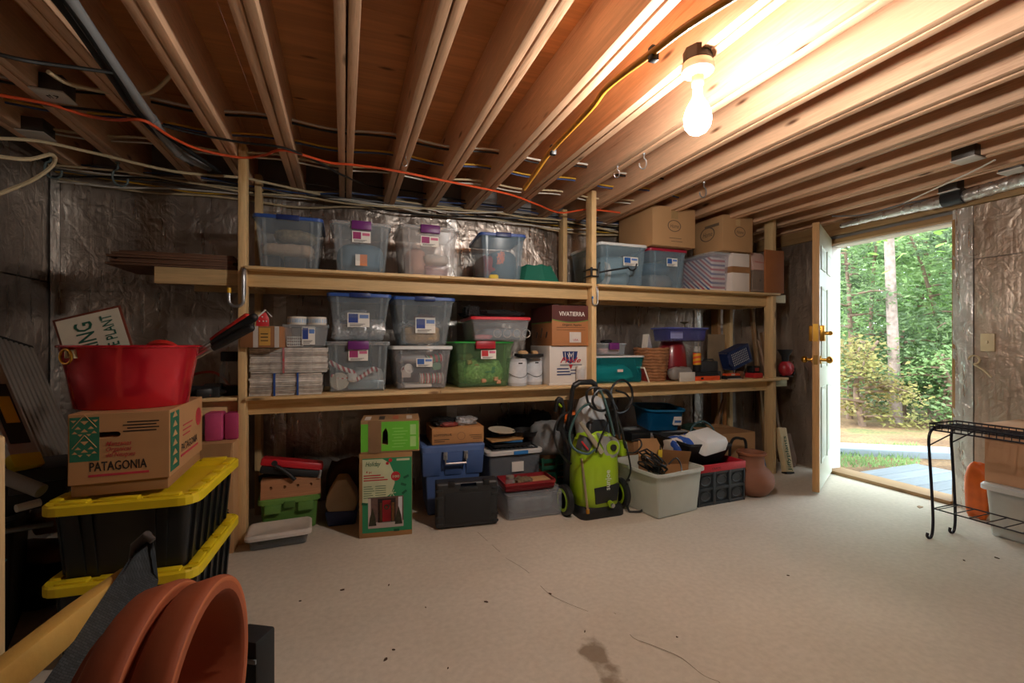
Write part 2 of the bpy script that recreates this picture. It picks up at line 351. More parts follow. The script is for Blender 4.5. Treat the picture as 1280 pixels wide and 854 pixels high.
# ------------------------------------------------------------ storage rack
T, M_, YF = 1.569, .829, 2.90            # shelf tops and the front edge of the shelf boards
rack = thing('storage_rack', 'long built-in pine storage rack with two shelves along the foil wall', 'shelf', (0, 3.2, 0))
def rk(name, mb, m, bev=.0025): return mb.xf(Matrix.Translation((0, -3.2, 0))).build(name, m, rack, bev)
PX = [-.538, 1.722, 3.515]
for k, x in enumerate(PX):
    rk('post', MB().box(x - .0195, x + .0195, 2.925, 3.012, 0, 2.255 if k < 2 else 2.24), w_z)
    rk('post', MB().box(x - .0195 + .005, x + .0195 + .005, 3.40, 3.487, 0, 2.25), w_z)
rk('post', MB().box(3.40, 3.438, 3.45, 3.535, 0, 2.17), wood(2, '9c6f42', '6b4524'))
bxs = [(-.518, .58), (.583, 1.70), (1.745, 2.63), (2.633, 3.56)]
for z in (T, M_):
    for k, (a, c) in enumerate(bxs):
        y0 = YF + (.03 if k < 3 else 0)
        rk('shelf_board', MB().box(a, c, YF, 3.20, z - .018, z), w_x)
        rk('shelf_board', MB().box(a, c, 3.203, 3.49, z - .018, z), w_x)
    rk('beam', MB().box(-.53 if z < 1 else -.965, 1.702, 2.985, 3.023, z - .108, z - .018), w_x)
    rk('beam', MB().box(1.742, 3.497, 2.985, 3.023, z - .108, z - .018), w_x)
    rk('beam', MB().box(-.88, 1.70, 3.362, 3.40, z - .108, z - .018), w_x)
    rk('beam', MB().box(1.745, 3.55, 3.362, 3.40, z - .108, z - .018), w_x)
    for x in PX:
        rk('cross_bearer', MB().box(x + .0197, x + .0577, 3.024, 3.36, z - .107, z - .0185), w_y)
# stubs past the end posts: lower left shelf, right ends
rk('shelf_board', MB().box(-1.12, -.562, 2.93, 3.49, M_ - .018, M_), w_x)
rk('beam', MB().box(-1.12, -.56, 2.985, 3.023, M_ - .108, M_ - .018), w_x)
rk('beam', MB().box(3.537, 3.68, 2.95, 2.988, T - .075, T - .005), wood(0, 'd8cfae', 'b4a57e'))
rk('shelf_board', MB().box(3.562, 3.72, 2.95, 3.45, M_ - .018, M_), w_x)
rk('beam', MB().box(3.537, 3.70, 2.955, 2.993, M_ - .075, M_ - .019), wood(0, 'b9b48f', '8d8860'))
# thin brown slats lying on the beam ends at the left
sl = wood(0, '6b4a36', '432a1d', fine=1.4, knots=False)
for k in range(6):
    p = onY(180 + (k * 7) % 19, 316, 2.99)
    mb = MB().box(-.62 + (k * 37 % 11) * .006, -.015 - (k % 3) * .01, -.0, .40, 0, .0125)
    o = one('wooden_lath', mb, sl, 'thin dark brown lath in the stack on the beam end', 'lath', (-.56, 2.985, T - .017 + k * .0135), R(1.5 * math.sin(k * 2.2)), 'brown slats on the beam end', .001)
# metal hooks on the posts
def jhook(u, v, Y, label, s=1.0, capc='e8b21e'):
    p = onY(u, v, Y); t = thing('utility_hook', label, 'hook', p)
    pts = [(0, 0, 0), (0, -.012, -.02)] + [(0, -.014, -.02 - .16 * s * k / 6) for k in range(1, 7)]
    for k in range(1, 9):
        a = math.pi * k / 8; pts.append((-.035 * (1 - math.cos(a)) * s, -.014, -.02 - .16 * s - .035 * math.sin(a) * s))
    pts.append((-.07 * s, -.014, -.02 - .12 * s))
    MB().tube(pts, .0085 * s, 10).build('rod', steel, t)
    e = Vector(pts[-1]); MB().tube([e, e + Vector((0, 0, .028 * s))], .0105 * s, 12).build('end_cap', mat(capc, .4), t)
    MB().box(-.011 * s, .011 * s, -.007, .001, -.15 * s, .0).build('bracket', steel, t, .002)
jhook(305, 336, 2.92, 'galvanised utility hook with a yellow tip on the pine post')
jhook(746, 358, 2.92, 'galvanised utility hook with a blue tip on the middle post', .62, '2f6fb0')
# folding black hook arm clamped on the middle post
p = onY(743, 336, 2.915); t = thing('hook_arm', 'black steel swing arm hook clamped round the middle pine post', 'hook', p)
for z in (-.005, -.055):
    MB().tube([(-.034, .012, z), (-.036, -.006, z), (.03, -.006, z), (.034, .012, z), (.034, .1, z), (-.034, .1, z)], .006, 6, True).build('band', blackp, t)
MB().box(-.034, -.02, -.012, 0, -.06, .01).build('plate', blackp, t, .003)
MB().tube([(.026, -.012, -.05), (.03, -.012, .035), (.034, -.02, .045)], .007, 8).build('pivot', blackp, t)
MB().tube([(.02, -.012, -.03), (.14, -.03, -.005), (.24, -.045, .012), (.26, -.045, .018), (.275, -.045, .003), (.30, -.045, -.004), (.325, -.045, .012), (.335, -.045, .05)], .0065, 8).build('arm', blackp, t)

# ------------------------------------------------------------ under the joists: cables, pipes, boxes, hooks
def wig(pts, amp=.006, n=6, seed=0):
    pts = [Vector(p) for p in pts]; out = []
    for k in range(len(pts) - 1):
        a, b_ = pts[max(k - 1, 0)], pts[k]; c, d = pts[k + 1], pts[min(k + 2, len(pts) - 1)]
        for i in range(n):
            t = i / n
            q = .5 * ((2 * b_) + (-a + c) * t + (2 * a - 5 * b_ + 4 * c - d) * t * t + (-a + 3 * b_ - 3 * c + d) * t ** 3)
            out.append(q + amp * noise.noise_vector(q * 3 + Vector((seed, seed * 2.3, 0))))
    out.append(pts[-1]); return out
def cable(label, pts, r, m, amp=.006, seed=0, name='cable', group=None, n=6):
    o0 = Vector(pts[0]); mb = MB().tube([p - o0 for p in wig(pts, amp, n, seed)], r, 6)
    return one(name, mb, m, label, 'cable', o0, group=group)
c_or = mat('e2582c', .45, var=.05); c_cream = mat('cbb893', .5, var=.06); c_blk = mat('151515', .45); c_yel = mat('c99a2e', .5); c_blu = mat('39507f', .5); c_wht = mat('d9d3c6', .5); c_gry = mat('6b6c6e', .5)
zc = JZ - .010
cable('orange extension cord drooping along under the joists', [onZ(u, v, JZ - dz) for u, v, dz in ((-60, 106, .02), (0, 119, .02), (60, 130, .02), (110, 145, .03), (145, 150, .055), (180, 151, .065), (215, 172, .06), (250, 187, .03), (300, 197, .02), (330, 194, .016), (356, 188, .016), (410, 203, .016), (440, 206, .016), (490, 213, .016), (560, 227, .016), (600, 235, .02), (640, 244, .02), (672, 256, .02), (700, 266, .02), (735, 262, .012), (775, 266, .012))], .0068, c_or, 0)
cable('black cable slung under the joists beside the orange cord', [onZ(u, v, zc - .006) for u, v in ((-60, 110), (0, 118), (60, 131), (150, 142), (230, 164), (300, 178), (355, 185), (400, 204), (430, 220))] + [onY(470, 234, 3.40), onY(520, 240, 3.42), onY(600, 254, 3.45), onY(690, 264, 3.48)], .006, c_blk, .002)
cable('thin black cable looping to the grey pipe', [onY(-30, 60, 1.7), onY(30, 75, 1.75), onY(90, 84, 1.85), onY(140, 91, 1.95)], .006, c_blk, .002)
# bundles along the back wall top
bun = [(c_cream, .0075), (c_wht, .006), (c_blk, .006), (c_cream, .007), (c_yel, .005), (c_gry, .006), (c_wht, .005), (c_blu, .0045), (c_cream, .006), (c_gry, .005)]
names = ['cream', 'white', 'black', 'pale cream', 'yellow', 'grey', 'thin white', 'blue', 'buff', 'thin grey']
for k, (m, r) in enumerate(bun):
    z = 2.115 + .010 * k + .01 * math.sin(k * 3)
    pts = [(x, BACK - .05 - .022 * (k % 4) - .02 * math.sin(k + x), z + .022 * math.sin(x * 2.3 + k * 1.7) + .012 * math.sin(x * 6 + k)) for x in [LEFT + .02 + i * .33 for i in range(17)]]
    cable(names[k] + ' cable in the loose bundle along the top of the foil wall', pts, r, m, .012, k)
# cables passing through the joists
for k, (m, r, z, y, nm) in enumerate([(c_wht, .006, 2.30, 2.62, 'white'), (c_blk, .006, 2.286, 2.63, 'black'), (c_yel, .005, 2.262, 2.78, 'yellow'), (c_blu, .005, 2.252, 2.79, 'blue'), (c_cream, .0065, 2.235, 2.98, 'cream'), (c_wht, .005, 2.225, 3.02, 'thin white')]):
    pts = [(-1.58 + .3048 * i, y + .012 * (i % 2), z - (.012 if i % 2 else -.004)) for i in range(14)]
    cable(nm + ' cable threaded straight through the joists', pts, r, m, .003, k, n=5)
cable('cream cable curving over a hook on the left ceiling', [onY(-40, 190, 2.6), onY(30, 199, 2.7), onY(64, 193, 2.8), onY(66, 206, 2.85), onY(40, 225, 2.8), onY(-10, 246, 2.6)], .009, c_cream, .002)
cable('long cream cable sagging from the left wall to the post', [onY(-30, 172, 2.7), onY(45, 176, 2.85), onY(120, 192, 3.0), onY(220, 215, 3.1), onY(300, 222, 3.2), onY(330, 228, 3.3), onY(400, 243, 3.42)], .008, c_cream, .003)
cable('cream cable looped between joists by the grey pipe', [onY(60, 90, 2.2), onY(90, 106, 2.3), onY(150, 117, 2.4), onY(190, 115, 2.4), onY(214, 94, 2.35)], .008, c_cream, .002)
# pipes along a joist
def pipe(label, a, b_, r, m, rings=(), name='pipe', mid=None):
    a, b_ = Vector(a), Vector(b_); t = thing(name, label, 'pipe', a)
    pts = [a, b_] if mid is None else wig([a] + [Vector(q) for q in mid] + [b_], 0, 8)
    MB().tube([q - a for q in pts], r, 14).build('tube', m, t)
    for f in rings:
        k = int(f * (len(pts) - 1)); q = pts[k] - a; d = (pts[min(k + 1, len(pts) - 1)] - pts[max(k - 1, 0)]).normalized() * .03
        MB().tube([q - d, q + d], r * 1.2, 14).build('coupling', m, t)
    return t
zp = JZ - .024
pipe('grey plastic conduit running along under a joist', onZ(72, -30, zp), onZ(262, 210, zp - .0), .021, mat('8c8f91', .35, var=.05), (.55, .8), mid=[onZ(100, 20, zp), onZ(185, 143, zp), onZ(222, 190, zp - .005)])
pipe('black plastic pipe beside the grey conduit', onZ(46, -30, zp + .004), onZ(240, 205, zp), .016, blackp, (), mid=[onZ(88, 20, zp), onZ(140, 95, zp), onZ(180, 150, zp)])
pipe('thin black hose beside the black pipe', onZ(58, -30, zp - .01), onZ(275, 215, zp - .02), .011, rubber, (), mid=[onZ(96, 20, zp - .012), onZ(150, 100, zp - .012), onZ(190, 155, zp - .012)])
# yellow gas hose clipped to a joist
gx = .01 + .3048 * 3 - .046
t = thing('gas_hose', 'yellow gas hose clipped along the side of a joist', 'hose', (gx, 2, 2.27))
P = [onX(930, -12, gx), onX(860, 32, gx), onX(815, 66, gx), onX(760, 108, gx), onX(738, 136, gx), onX(690, 187, gx), onX(670, 215, gx), onX(655, 236, gx)]
for q in P: q.x = gx
MB().tube([q - Vector((gx, 2, 2.27)) for q in wig(P, 0, 6)], .0115, 10).build('tube', mat('c88a2c', .4, var=.06), t)
for k in (2, 5):
    q = P[k] - Vector((gx, 2, 2.27)); MB().box(-.008, .018, -.012, .012, -.025, .02).xf(Matrix.Translation(q)).build('clip', blackp, t, .004)
# junction boxes with pale cover plates
def jbox(u, v, zc, label, yaw=0, num=None, size=.052):
    p = onZ(u, v, zc); t = thing('junction_box', label, 'junction box', p, yaw)
    MB().box(-size, size, -size, size, .002, .07).build('box', mat('54504c', .5, metal=.6), t, .003)
    MB().box(-size * 1.08, size * 1.08, -size * 1.08, size * 1.08, -.004, .002).build('cover_plate', mat('d8d4cc', .45, var=.04), t, .001)
    if num: MB().tube([(-.015, .012, -.005), (-.02, -.008, -.005), (-.006, -.008, -.005)], .0016, 4).tube([(-.006, .012, -.005), (-.006, -.02, -.005)], .0016, 4).tube([(.004, .01, -.005), (.018, -.006, -.005), (.006, -.016, -.005), (.022, -.014, -.005)], .0016, 4).build('number', ink, t)
    return t
jbox(67, 120, JZ - .006, 'steel junction box with a pale numbered cover plate at the left', 0, 1)
jbox(45, 169, JZ - .006, 'steel junction box with a plain pale cover by the left wall')
jbox(1210, 200, JZ - .006, 'steel junction box with white cover under the joists near the door')
jbox(1190, 240, JZ - .008, 'steel junction box with white cover above the doorway')
jbox(1268, 214, JZ - .012, 'open steel junction box with grey cover near the silver duct')
# ceiling hooks
def chook(u, v, zt, label, s=1.0, m=steel, flip=1, D=None):
    p = onZ(u, v, zt); t = thing('ceiling_hook', label, 'hook', p)
    pts = [(0, 0, .01), (0, 0, -.03 * s)]
    for k in range(0, 10):
        a = math.pi * (.5 + 1.25 * k / 9) ; pts.append((flip * .026 * s * math.cos(a), 0, -.056 * s - .026 * s * math.sin(a) * (1 if k else 1) + .0))
    pts = [(0, 0, .01), (0, 0, -.025 * s), (flip * .012 * s, 0, -.035 * s), (flip * .016 * s, 0, -.06 * s), (flip * .006 * s, 0, -.083 * s), (-flip * .014 * s, 0, -.09 * s), (-flip * .03 * s, 0, -.078 * s), (-flip * .032 * s, 0, -.06 * s)]
    MB().tube(wig(pts, 0, 4), .0038 * s, 8).build('wire', m, t)
    MB().lathe([(.008 * s, 0), (.009 * s, .004), (.006 * s, .008)], 10, (0, 0, -.004)).build('collar', m, t)
gv = mat('6f7f80', .4, metal=.4)
chook(805, 192, JZ, 'small silver cup hook below the lamp joist', .95)
chook(772, 208, JZ, 'silver cup hook nearer the middle post', .75)
chook(880, 228, JZ, 'small silver cup hook two joists past the lamp', 1.1)
chook(507, 196, JZ, 'thin silver hook over the red-lidded bin', .6)
chook(63, 192, JZ, 'big grey coated hook holding a cream cable', 1.5, gv, -1)
chook(147, 203, JZ, 'big grey coated hook beside the foil wall top', 1.5, gv, -1)
# foil wrapped duct along the top of the right wall
t = thing('foil_duct', 'crumpled silver foil duct above the doorway', 'duct', (RIGHT - .08, 1.6, 2.13))
pts = [(0.02, 1.05, .0), (.01, .75, 0), (0, .45, 0), (0, .2, 0), (.01, -.05, .01), (-.04, -.35, .0), (-.08, -.8, 0), (-.08, -2.0, 0)]
rs = [.02, .03, .035, .04, .045, .075, .09, .09]
q = wig(pts, .012, 10, 3); rr = [rs[min(int(i / 10), 7)] + (rs[min(int(i / 10) + 1, 7)] - rs[min(int(i / 10), 7)]) * (i % 10) / 10 + .008 * noise.noise(Vector((i * 1.3, 0, 5))) for i in range(len(q))]
MB().tube(q, rr, 14).build('sleeve', f_tape, t, ang=60)
MB().tube([(-.01, .33, -.0), (-.01, .22, -.0)], .052, 14).build('tape_band', blackp, t)
cable('thin white cable hanging under the joists by the doorway', [onZ(1045, 282, JZ - .01), onZ(1110, 262, JZ - .015), onZ(1160, 240, JZ - .012), onZ(1215, 215, JZ - .01), onZ(1244, 200, JZ - .008)], .005, c_wht, .004)
cable('grey cable hanging along the joist over the doorway', [onZ(1040, 270, JZ - .01), onZ(1080, 268, JZ - .015), onZ(1130, 255, JZ - .02), onZ(1180, 247, JZ - .012), onZ(1240, 228, JZ - .01)], .006, c_gry, .004)
# switch on the right wall
p = onX(1236, 428, RIGHT); t = thing('light_switch', 'beige light switch plate on the foil covered right wall', 'light switch', (RIGHT - .012, p.y, p.z - .06))
MB().box(-.006, .012, -.036, .036, 0, .118).build('plate', mat('d8c7a2', .4, var=.03), t, .004)
MB().box(-.016, -.004, -.006, .006, .052, .07).build('toggle', mat('e2d6ba', .4), t, .002)
p = onX(1219, 450, RIGHT); t = thing('cable_loop', 'short cream cable loop poking from the right wall foil', 'cable', (RIGHT - .015, p.y, p.z))
MB().tube([(0, .03 * math.cos(a), .03 * math.sin(a)) for a in [i * .6 for i in range(9)]], .006, 6).tube([(0, .0, -.03), (-.01, -.05, -.06), (0, -.09, -.11)], .006, 6).build('wire', c_cream, t)
# stamped marks on the plywood
for (u, v) in ((455, 95), (330, 75)):
    pass
# ------------------------------------------------------------ the door, swung into the room
hx, hy = RIGHT - .03, DY1 - .03; ang = math.atan2(-.36, -.66)
door = struct('door_1'); door.location = (hx, hy, .02); door.rotation_euler = (0, 0, ang)
m_dw = mat('cbd3c4', .35, var=.02, scale=2); W = .752; HD = 2.02
MB().box(.0, W - .03, -.018, .022, 0, HD).build('leaf', m_dw, door, .002)
MB().box(W - .03, W, -.02, .024, 0, HD).build('edge_stile', wood(2, 'c99a63', 'a5733f'), door, .002)
for y, sg in ((.0225, 1), (-.0185, -1)):
    for x0, x1 in ((.10, .33), (.42, .65)):
        for z0, z1 in ((.2, .78), (.93, 1.55), (1.68, 1.86)):
            mb = MB()
            mb.loft([[(x0 + i, y + sg * d, z0 + i), (x1 - i, y + sg * d, z0 + i), (x1 - i, y + sg * d, z1 - i), (x0 + i, y + sg * d, z1 - i)] for i, d in ((0, -.002), (0, .006), (.014, .006), (.022, .001), (.04, .008))], False, True)
            mb.build('door_panel', m_dw, door)
dk = MB().box(W - .115, W - .05, -.05, .052, 1.13, 1.25).build('deadbolt', brass, door, .006)
MB().tube([(W - .07, .052, 1.19), (W - .07, .075, 1.19)], .014, 14).ball((W - .07, .085, 1.19), .017).build('thumb_turn', brass, dk)
MB().box(W - .002, W + .0015, -.014, .018, 1.13, 1.26).build('strike', brass, dk)
for sg in (-1, 1):
    kn = MB().tube([(W - .07, sg * .02, .99), (W - .07, sg * .03, .99)], .032, 20).tube([(W - .07, sg * .03, .99), (W - .07, sg * .06, .99)], .012, 14).build('knob', brass, door)
    MB().ball((W - .07, sg * .08, .99), .027, 16, 10, (1, .85, 1)).build('ball', brass, kn)
MB().box(W - .001, W + .0015, -.012, .015, .955, 1.025).build('latch_plate', mat('8a6a35', .4, metal=.8), door)
# ------------------------------------------------------------ generic containers
def rr(w, d, r, z, n=4, x=0, y=0):
    """rounded rectangle ring, width w, depth d, front edge at y"""
    r = min(r, w / 2 - 1e-4, d / 2 - 1e-4); out = []
    for cx, cy, a0 in ((w / 2 - r, r, -90), (w / 2 - r, d - r, 0), (-w / 2 + r, d - r, 90), (-w / 2 + r, r, 180)):
        for k in range(n + 1):
            a = R(a0 + 90 * k / n); out.append((x + cx + r * math.cos(a), y + cy + r * math.sin(a), z))
    return out
def ins(w, d, r, z, i, n=4): return rr(w - 2 * i, d - 2 * i, max(r - i, .003), z, n, 0, i)
def shell(w, d, h, r=.03, taper=.03, th=.004, lip=.008, z0=0):
    """open tapered tub, top outer size w x d"""
    mb = MB(); b_ = taper
    mb.loft([ins(w, d, r, z0, b_ + .012), ins(w, d, r, z0 + .008, b_), ins(w, d, r, z0 + h - .02, lip), ins(w, d, r, z0 + h - .016, 0), ins(w, d, r, z0 + h, 0), ins(w, d, r, z0 + h, th + .002), ins(w, d, r, z0 + h - .02, lip + th), ins(w, d, r, z0 + .012, b_ + th + .002)])
    return mb
CLR = clear('c9d4da', .30); CLRB = clear('9fb9c8', .36); MILK = clear('d9dcd6', .62, .4); GRN = clear('8fb088', .34, .2, (.88, .97, .84)); TEAL = clear('2f9aa0', .42, .2, (.5, .9, .92)); PURP = clear('4a4f9a', .72); SMOKE = clear('9a9c9f', .42)
LIDM = {'blue': mat('31549c', .4), 'white': mat('e3e4e2', .4, var=.03), 'red': mat('d3303c', .4), 'green': mat('2c9c3c', .4), 'clear': clear('dfe4e6', .5), 'yellow': mat('e3c61c', .42, var=.05), 'crimson': mat('a8243c', .4)}
purple = mat('6d2a72', .4)
def fit(u0, u1, Y):
    a, c = onY(u0, HOR, Y).x, onY(u1, HOR, Y).x
    return (a + c) / 2, c - a
def top(u, v, Y): return onY(u, v, Y).z
def label_card(t, x, z, w, h, y, kind='blue', tilt=0):
    """a printed sticker on the front of a bin"""
    pale = paper
    l = MB().box(x - w / 2, x + w / 2, y - .0015, y, z, z + h).build('sticker', pale, t)
    c = {'blue': '27418f', 'magenta': '9c2f6a', 'red': 'c22a30', 'orange': 'e2803a', 'mixed': '2d5fa8'}[kind]
    MB().box(x - w * .45, x - w * .02, y - .0025, y - .0015, z + h * .3, z + h * .92).build('print', mat(c, .6, bump=0), l)
    MB().box(x + w * .05, x + w * .45, y - .0025, y - .0015, z + h * .62, z + h * .86).build('print', mat('5f86c8' if kind in ('blue', 'mixed') else 'd06a8a', .6, bump=0), l)
    for q in range(3): MB().box(x - w * .4, x + w * (.1 + .1 * q), y - .0025, y - .0015, z + h * (.06 + .07 * q), z + h * (.09 + .07 * q)).build('print', ink, l)
def bin_(label, u0, u1, vt, z0, Y, depth=.44, body=CLR, lid='blue', latch=None, rz=0, taper=.035, sticker=None, lidh=.022, group=None, ribs=True, name='storage_bin', pad=0, uc=None):
    x, w = fit(u0, u1, Y); zt = top((u0 + u1) / 2, vt, Y); h = zt - z0
    t = thing(name, label, 'bin', (x, Y, z0), rz, group)
    shell(w - .012, depth - .012, h - lidh * .6, taper=taper).xf(Matrix.Translation((0, .006, 0))).build('body', body, t)
    if lid:
        L_ = MB(); q = lidh
        L_.loft([ins(w, depth, .035, h - q, .004), ins(w, depth, .035, h - q, 0), ins(w, depth, .035, h - .004, 0), ins(w, depth, .035, h, .006), ins(w, depth, .035, h, .03), ins(w, depth, .035, h - .006, .036)])
        lo = L_.build('lid', LIDM[lid], t)
        if lid == 'blue': MB().box(-w * .16, w * .16, -.004, .03, h - q * 1.25, h + .003).build('latch', mat('1d2f66', .4), lo, .003)
    if latch: MB().box(-w * .16, w * .16, -.012, .02, h - .05, h + .003).build('latch', latch, t, .005)
    if ribs:
        for fx in (-.31, .31):
            b_ = taper * .98; zb = .02
            MB().hexa([(w * fx - .006, b_ + .001, zb), (w * fx + .006, b_ + .001, zb), (w * fx + .006, b_ + .006, zb), (w * fx - .006, b_ + .006, zb)], [(w * fx * 1.1 - .008, .009, h - lidh), (w * fx * 1.1 + .008, .009, h - lidh), (w * fx * 1.1 + .008, .015, h - lidh), (w * fx * 1.1 - .008, .015, h - lidh)]).build('rib', body, t)
    if sticker:
        kind, sx, sz, sw, sh = sticker
        label_card(t, sx * w, sz * h, sw * w, sh * h, taper * (1 - sz) - .004 + .006, kind)
    t['w'] = w; t['h'] = h; t['d'] = depth
    del t['w'], t['h'], t['d']
    return t, w, h, zt
def inside(t, x, y, z):
    c, s_ = math.cos(t.rotation_euler[2]), math.sin(t.rotation_euler[2])
    return (t.location[0] + x * c - y * s_, t.location[1] + x * s_ + y * c, t.location[2] + z)
def lump(name, label, cat, loc, w, d, h, m, seed=0, amp=.18, rz=0, e=.6, group=None, n=22, fr=3.0):
    """soft crumpled mass: a squarish ellipsoid pushed about by noise, base flattened"""
    mb = MB(); rings = []
    sg = lambda x: (abs(x) ** e) * (1 if x >= 0 else -1)
    for j in range(13):
        p = -math.pi / 2 + math.pi * j / 12; ring = []
        for i in range(n):
            a = 2 * math.pi * i / n; cp = max(abs(math.cos(p)), .02) ** e
            v = Vector((cp * sg(math.cos(a)), cp * sg(math.sin(a)), sg(math.sin(p))))
            k = 1 + amp * noise.noise(v * fr * .6 + Vector((seed, 0, 0))) + amp * .6 * noise.noise(v * fr * 1.7 + Vector((0, seed, 0)))
            ring.append((v.x * w / 2 * k, v.y * d / 2 * k, max(0, (v.z * k + 1) * h / 2)))
        rings.append(ring)
    mb.loft(rings)
    return one(name, mb, m, label, cat, loc, rz, group, ang=70)
def carton(label, u0, u1, vt, z0, Y, depth, m=card, rz=0, name='cardboard_box', tape=True, w=None, h=None, bev=.003, open_=False):
    x, ww = fit(u0, u1, Y); w = w or ww; h = h or top((u0 + u1) / 2, vt, Y) - z0
    t = thing(name, label, 'box', (x, Y, z0), rz)
    mb = MB()
    if open_:
        th = .004
        mb.box(-w / 2, w / 2, 0, depth, 0, .004).box(-w / 2, w / 2, 0, th, 0, h).box(-w / 2, w / 2, depth - th, depth, 0, h).box(-w / 2, -w / 2 + th, th, depth - th, 0, h).box(w / 2 - th, w / 2, th, depth - th, 0, h)
        mb.build('body', m, t, .0008)
    else:
        mb.box(-w / 2, w / 2, 0, depth, 0, h).build('body', m, t, bev)
        MB().box(-.002, .002, .0, depth, h - .0005, h + .0008).build('seam', card_d, t)
        if tape: MB().box(-.025, .025, -.0008, depth + .0008, h - .0003, h + .001).box(-.025, .025, -.001, .0, h * .72, h).build('tape', mat('c3a071', .3, var=.04, bump=0), t)
    return t, w, h, z0 + h
FONT_CACHE = {}
def lettering(t, s, x, y, z, size, m, face='F', width=None, name='lettering', rot=0, shear=0, align='CENTER', bold=.012):
    """flat printed letters on a face of thing t; F front (-y), R right (+x), L left (-x), T top, B back"""
    cu = bpy.data.curves.new('letters', 'FONT'); cu.body = s; cu.size = 1; cu.align_x = align; cu.shear = shear; cu.offset = bold; cu.resolution_u = 2
    o = bpy.data.objects.new('letters', cu); col.objects.link(o)
    bpy.context.view_layer.update()
    me = bpy.data.meshes.new_from_object(o.evaluated_get(bpy.context.evaluated_depsgraph_get()))
    bpy.data.objects.remove(o); bpy.data.curves.remove(cu)
    xs_ = [v.co.x for v in me.vertices]; sx = size
    if width and xs_: sx = width / (max(xs_) - min(xs_))
    base = Matrix.Rotation(rot, 4, 'Z') @ Matrix.Diagonal((sx, size, 1, 1))
    fr = {'F': Matrix.Rotation(R(90), 4, 'X'), 'R': Matrix.Rotation(R(90), 4, 'Z') @ Matrix.Rotation(R(90), 4, 'X'), 'L': Matrix.Rotation(R(-90), 4, 'Z') @ Matrix.Rotation(R(90), 4, 'X'), 'T': Matrix.Identity(4), 'B': Matrix.Rotation(R(180), 4, 'Z') @ Matrix.Rotation(R(90), 4, 'X')}[face]
    me.transform(Matrix.Translation((x, y, z)) @ fr @ base); me.materials.clear(); me.materials.append(m); me.name = name
    q = bpy.data.objects.new(name, me); col.objects.link(q); q.parent = t; return q

# ------------------------------------------------------------ top shelf
t, w, h, z1 = bin_('clear bin with blue lid and tan cloth on the top shelf by the left post', 314, 404, 269, T, 2.96, .44)
lump('folded_cloth', 'rolled tan cloth inside the blue-lidded bin by the left post', 'cloth', inside(t, -.02, .2, .09), w * .78, .24, .085, mat('b79f86', .9, bump=.4), 1)
for k, (x, ww) in enumerate(((-.1, .1), (.03, .12))):
    one('dark_case', MB().box(-ww / 2, ww / 2, 0, .2, 0, .075), dgrey, ['flat dark case under the tan cloth in a bin', 'wide dark case beside the flat case under the cloth'][k], 'case', inside(t, x, .08, .014), bev=.008)
lump('folded_cloth', 'bundle of patterned brown cloth on top inside the blue-lidded bin', 'cloth', inside(t, .03, .2, .18), w * .6, .25, .08, mat('8a7a5c', .9, var=.4, scale=40), 4)
t, w, h, z1 = bin_('clear bin with purple latch and orange tag, blue things inside', 412, 490, 277, T, 2.96, .44, lid='clear', latch=purple, sticker=('magenta', 0, .6, .3, .22))
lump('blue_bag', 'soft slate blue bag filling the bin with the orange tag', 'bag', inside(t, 0, .21, .012), w * .78, .3, h * .62, mat('5f7f93', .7), 5, .08)
MB().box(-.035, .035, -.0025, 0, .05, .12).xf(Matrix.Translation((0, .038, 0))).build('orange_tag', mat('e08a58', .6), t)
MB().box(-.035, -.008, -.004, -.0025, .05, .12).xf(Matrix.Translation((0, .038, 0))).build('tag_edge', paper, t)
t, w, h, z1 = bin_('clear bin with purple latch holding pinkish things, third on the top shelf', 499, 575, 282, T, 2.97, .44, body=clear('d8d4d2', .36), lid='clear', latch=purple, sticker=('magenta', 0, .6, .3, .2))
lump('pink_cloth', 'bundle of beige pink cloth standing in the purple-latched bin', 'cloth', inside(t, -.07, .22, .012), .13, .28, h * .6, mat('c69c8c', .9), 6, .1)
MB(); tt = one('lidded_dish', shell(.17, .15, .07, .02, .015), clear('d59aa0', .6), 'small pink plastic dish inside the purple-latched bin', 'dish', inside(t, .06, .07, .012))
lump('white_cloth', 'crumpled white cloth above the pink dish', 'cloth', inside(t, .06, .15, .09), .17, .2, .075, mat('cfc6bd', .9), 8)
t, w, h, z1 = bin_('clear bin with a blue lid holding red and orange decorations', 600, 658, 291, T, 2.98, .46, body=CLRB, rz=R(-5))
lump('red_decoration', 'crumpled red fabric decoration inside the blue-lidded bin', 'decoration', inside(t, -.07, .27, .05), .12, .3, .16, mat('a52f2c', .8), 9)
lump('dark_blanket', 'dark blue grey blanket inside the bin of decorations', 'blanket', inside(t, .03, .25, .012), w * .62, .3, h * .7, mat('516674', .9), 10, .07)
lump('yellow_scrap', 'scrap of yellow cloth at the bottom of a bin', 'cloth', inside(t, -.06, .055, .012), .07, .04, .035, mat('d9c04c', .8), 11)
mb = MB()
for k in range(9): mb.tube(wig([(rnd.uniform(-.03, .03), 0, rnd.uniform(0, .09)) for _ in range(4)], 0, 5), .003, 5)
one('orange_ribbon', mb, mat('ea7a4a', .5), 'tangle of orange ribbon against the side of a bin', 'ribbon', inside(t, -.01, .052, .12))
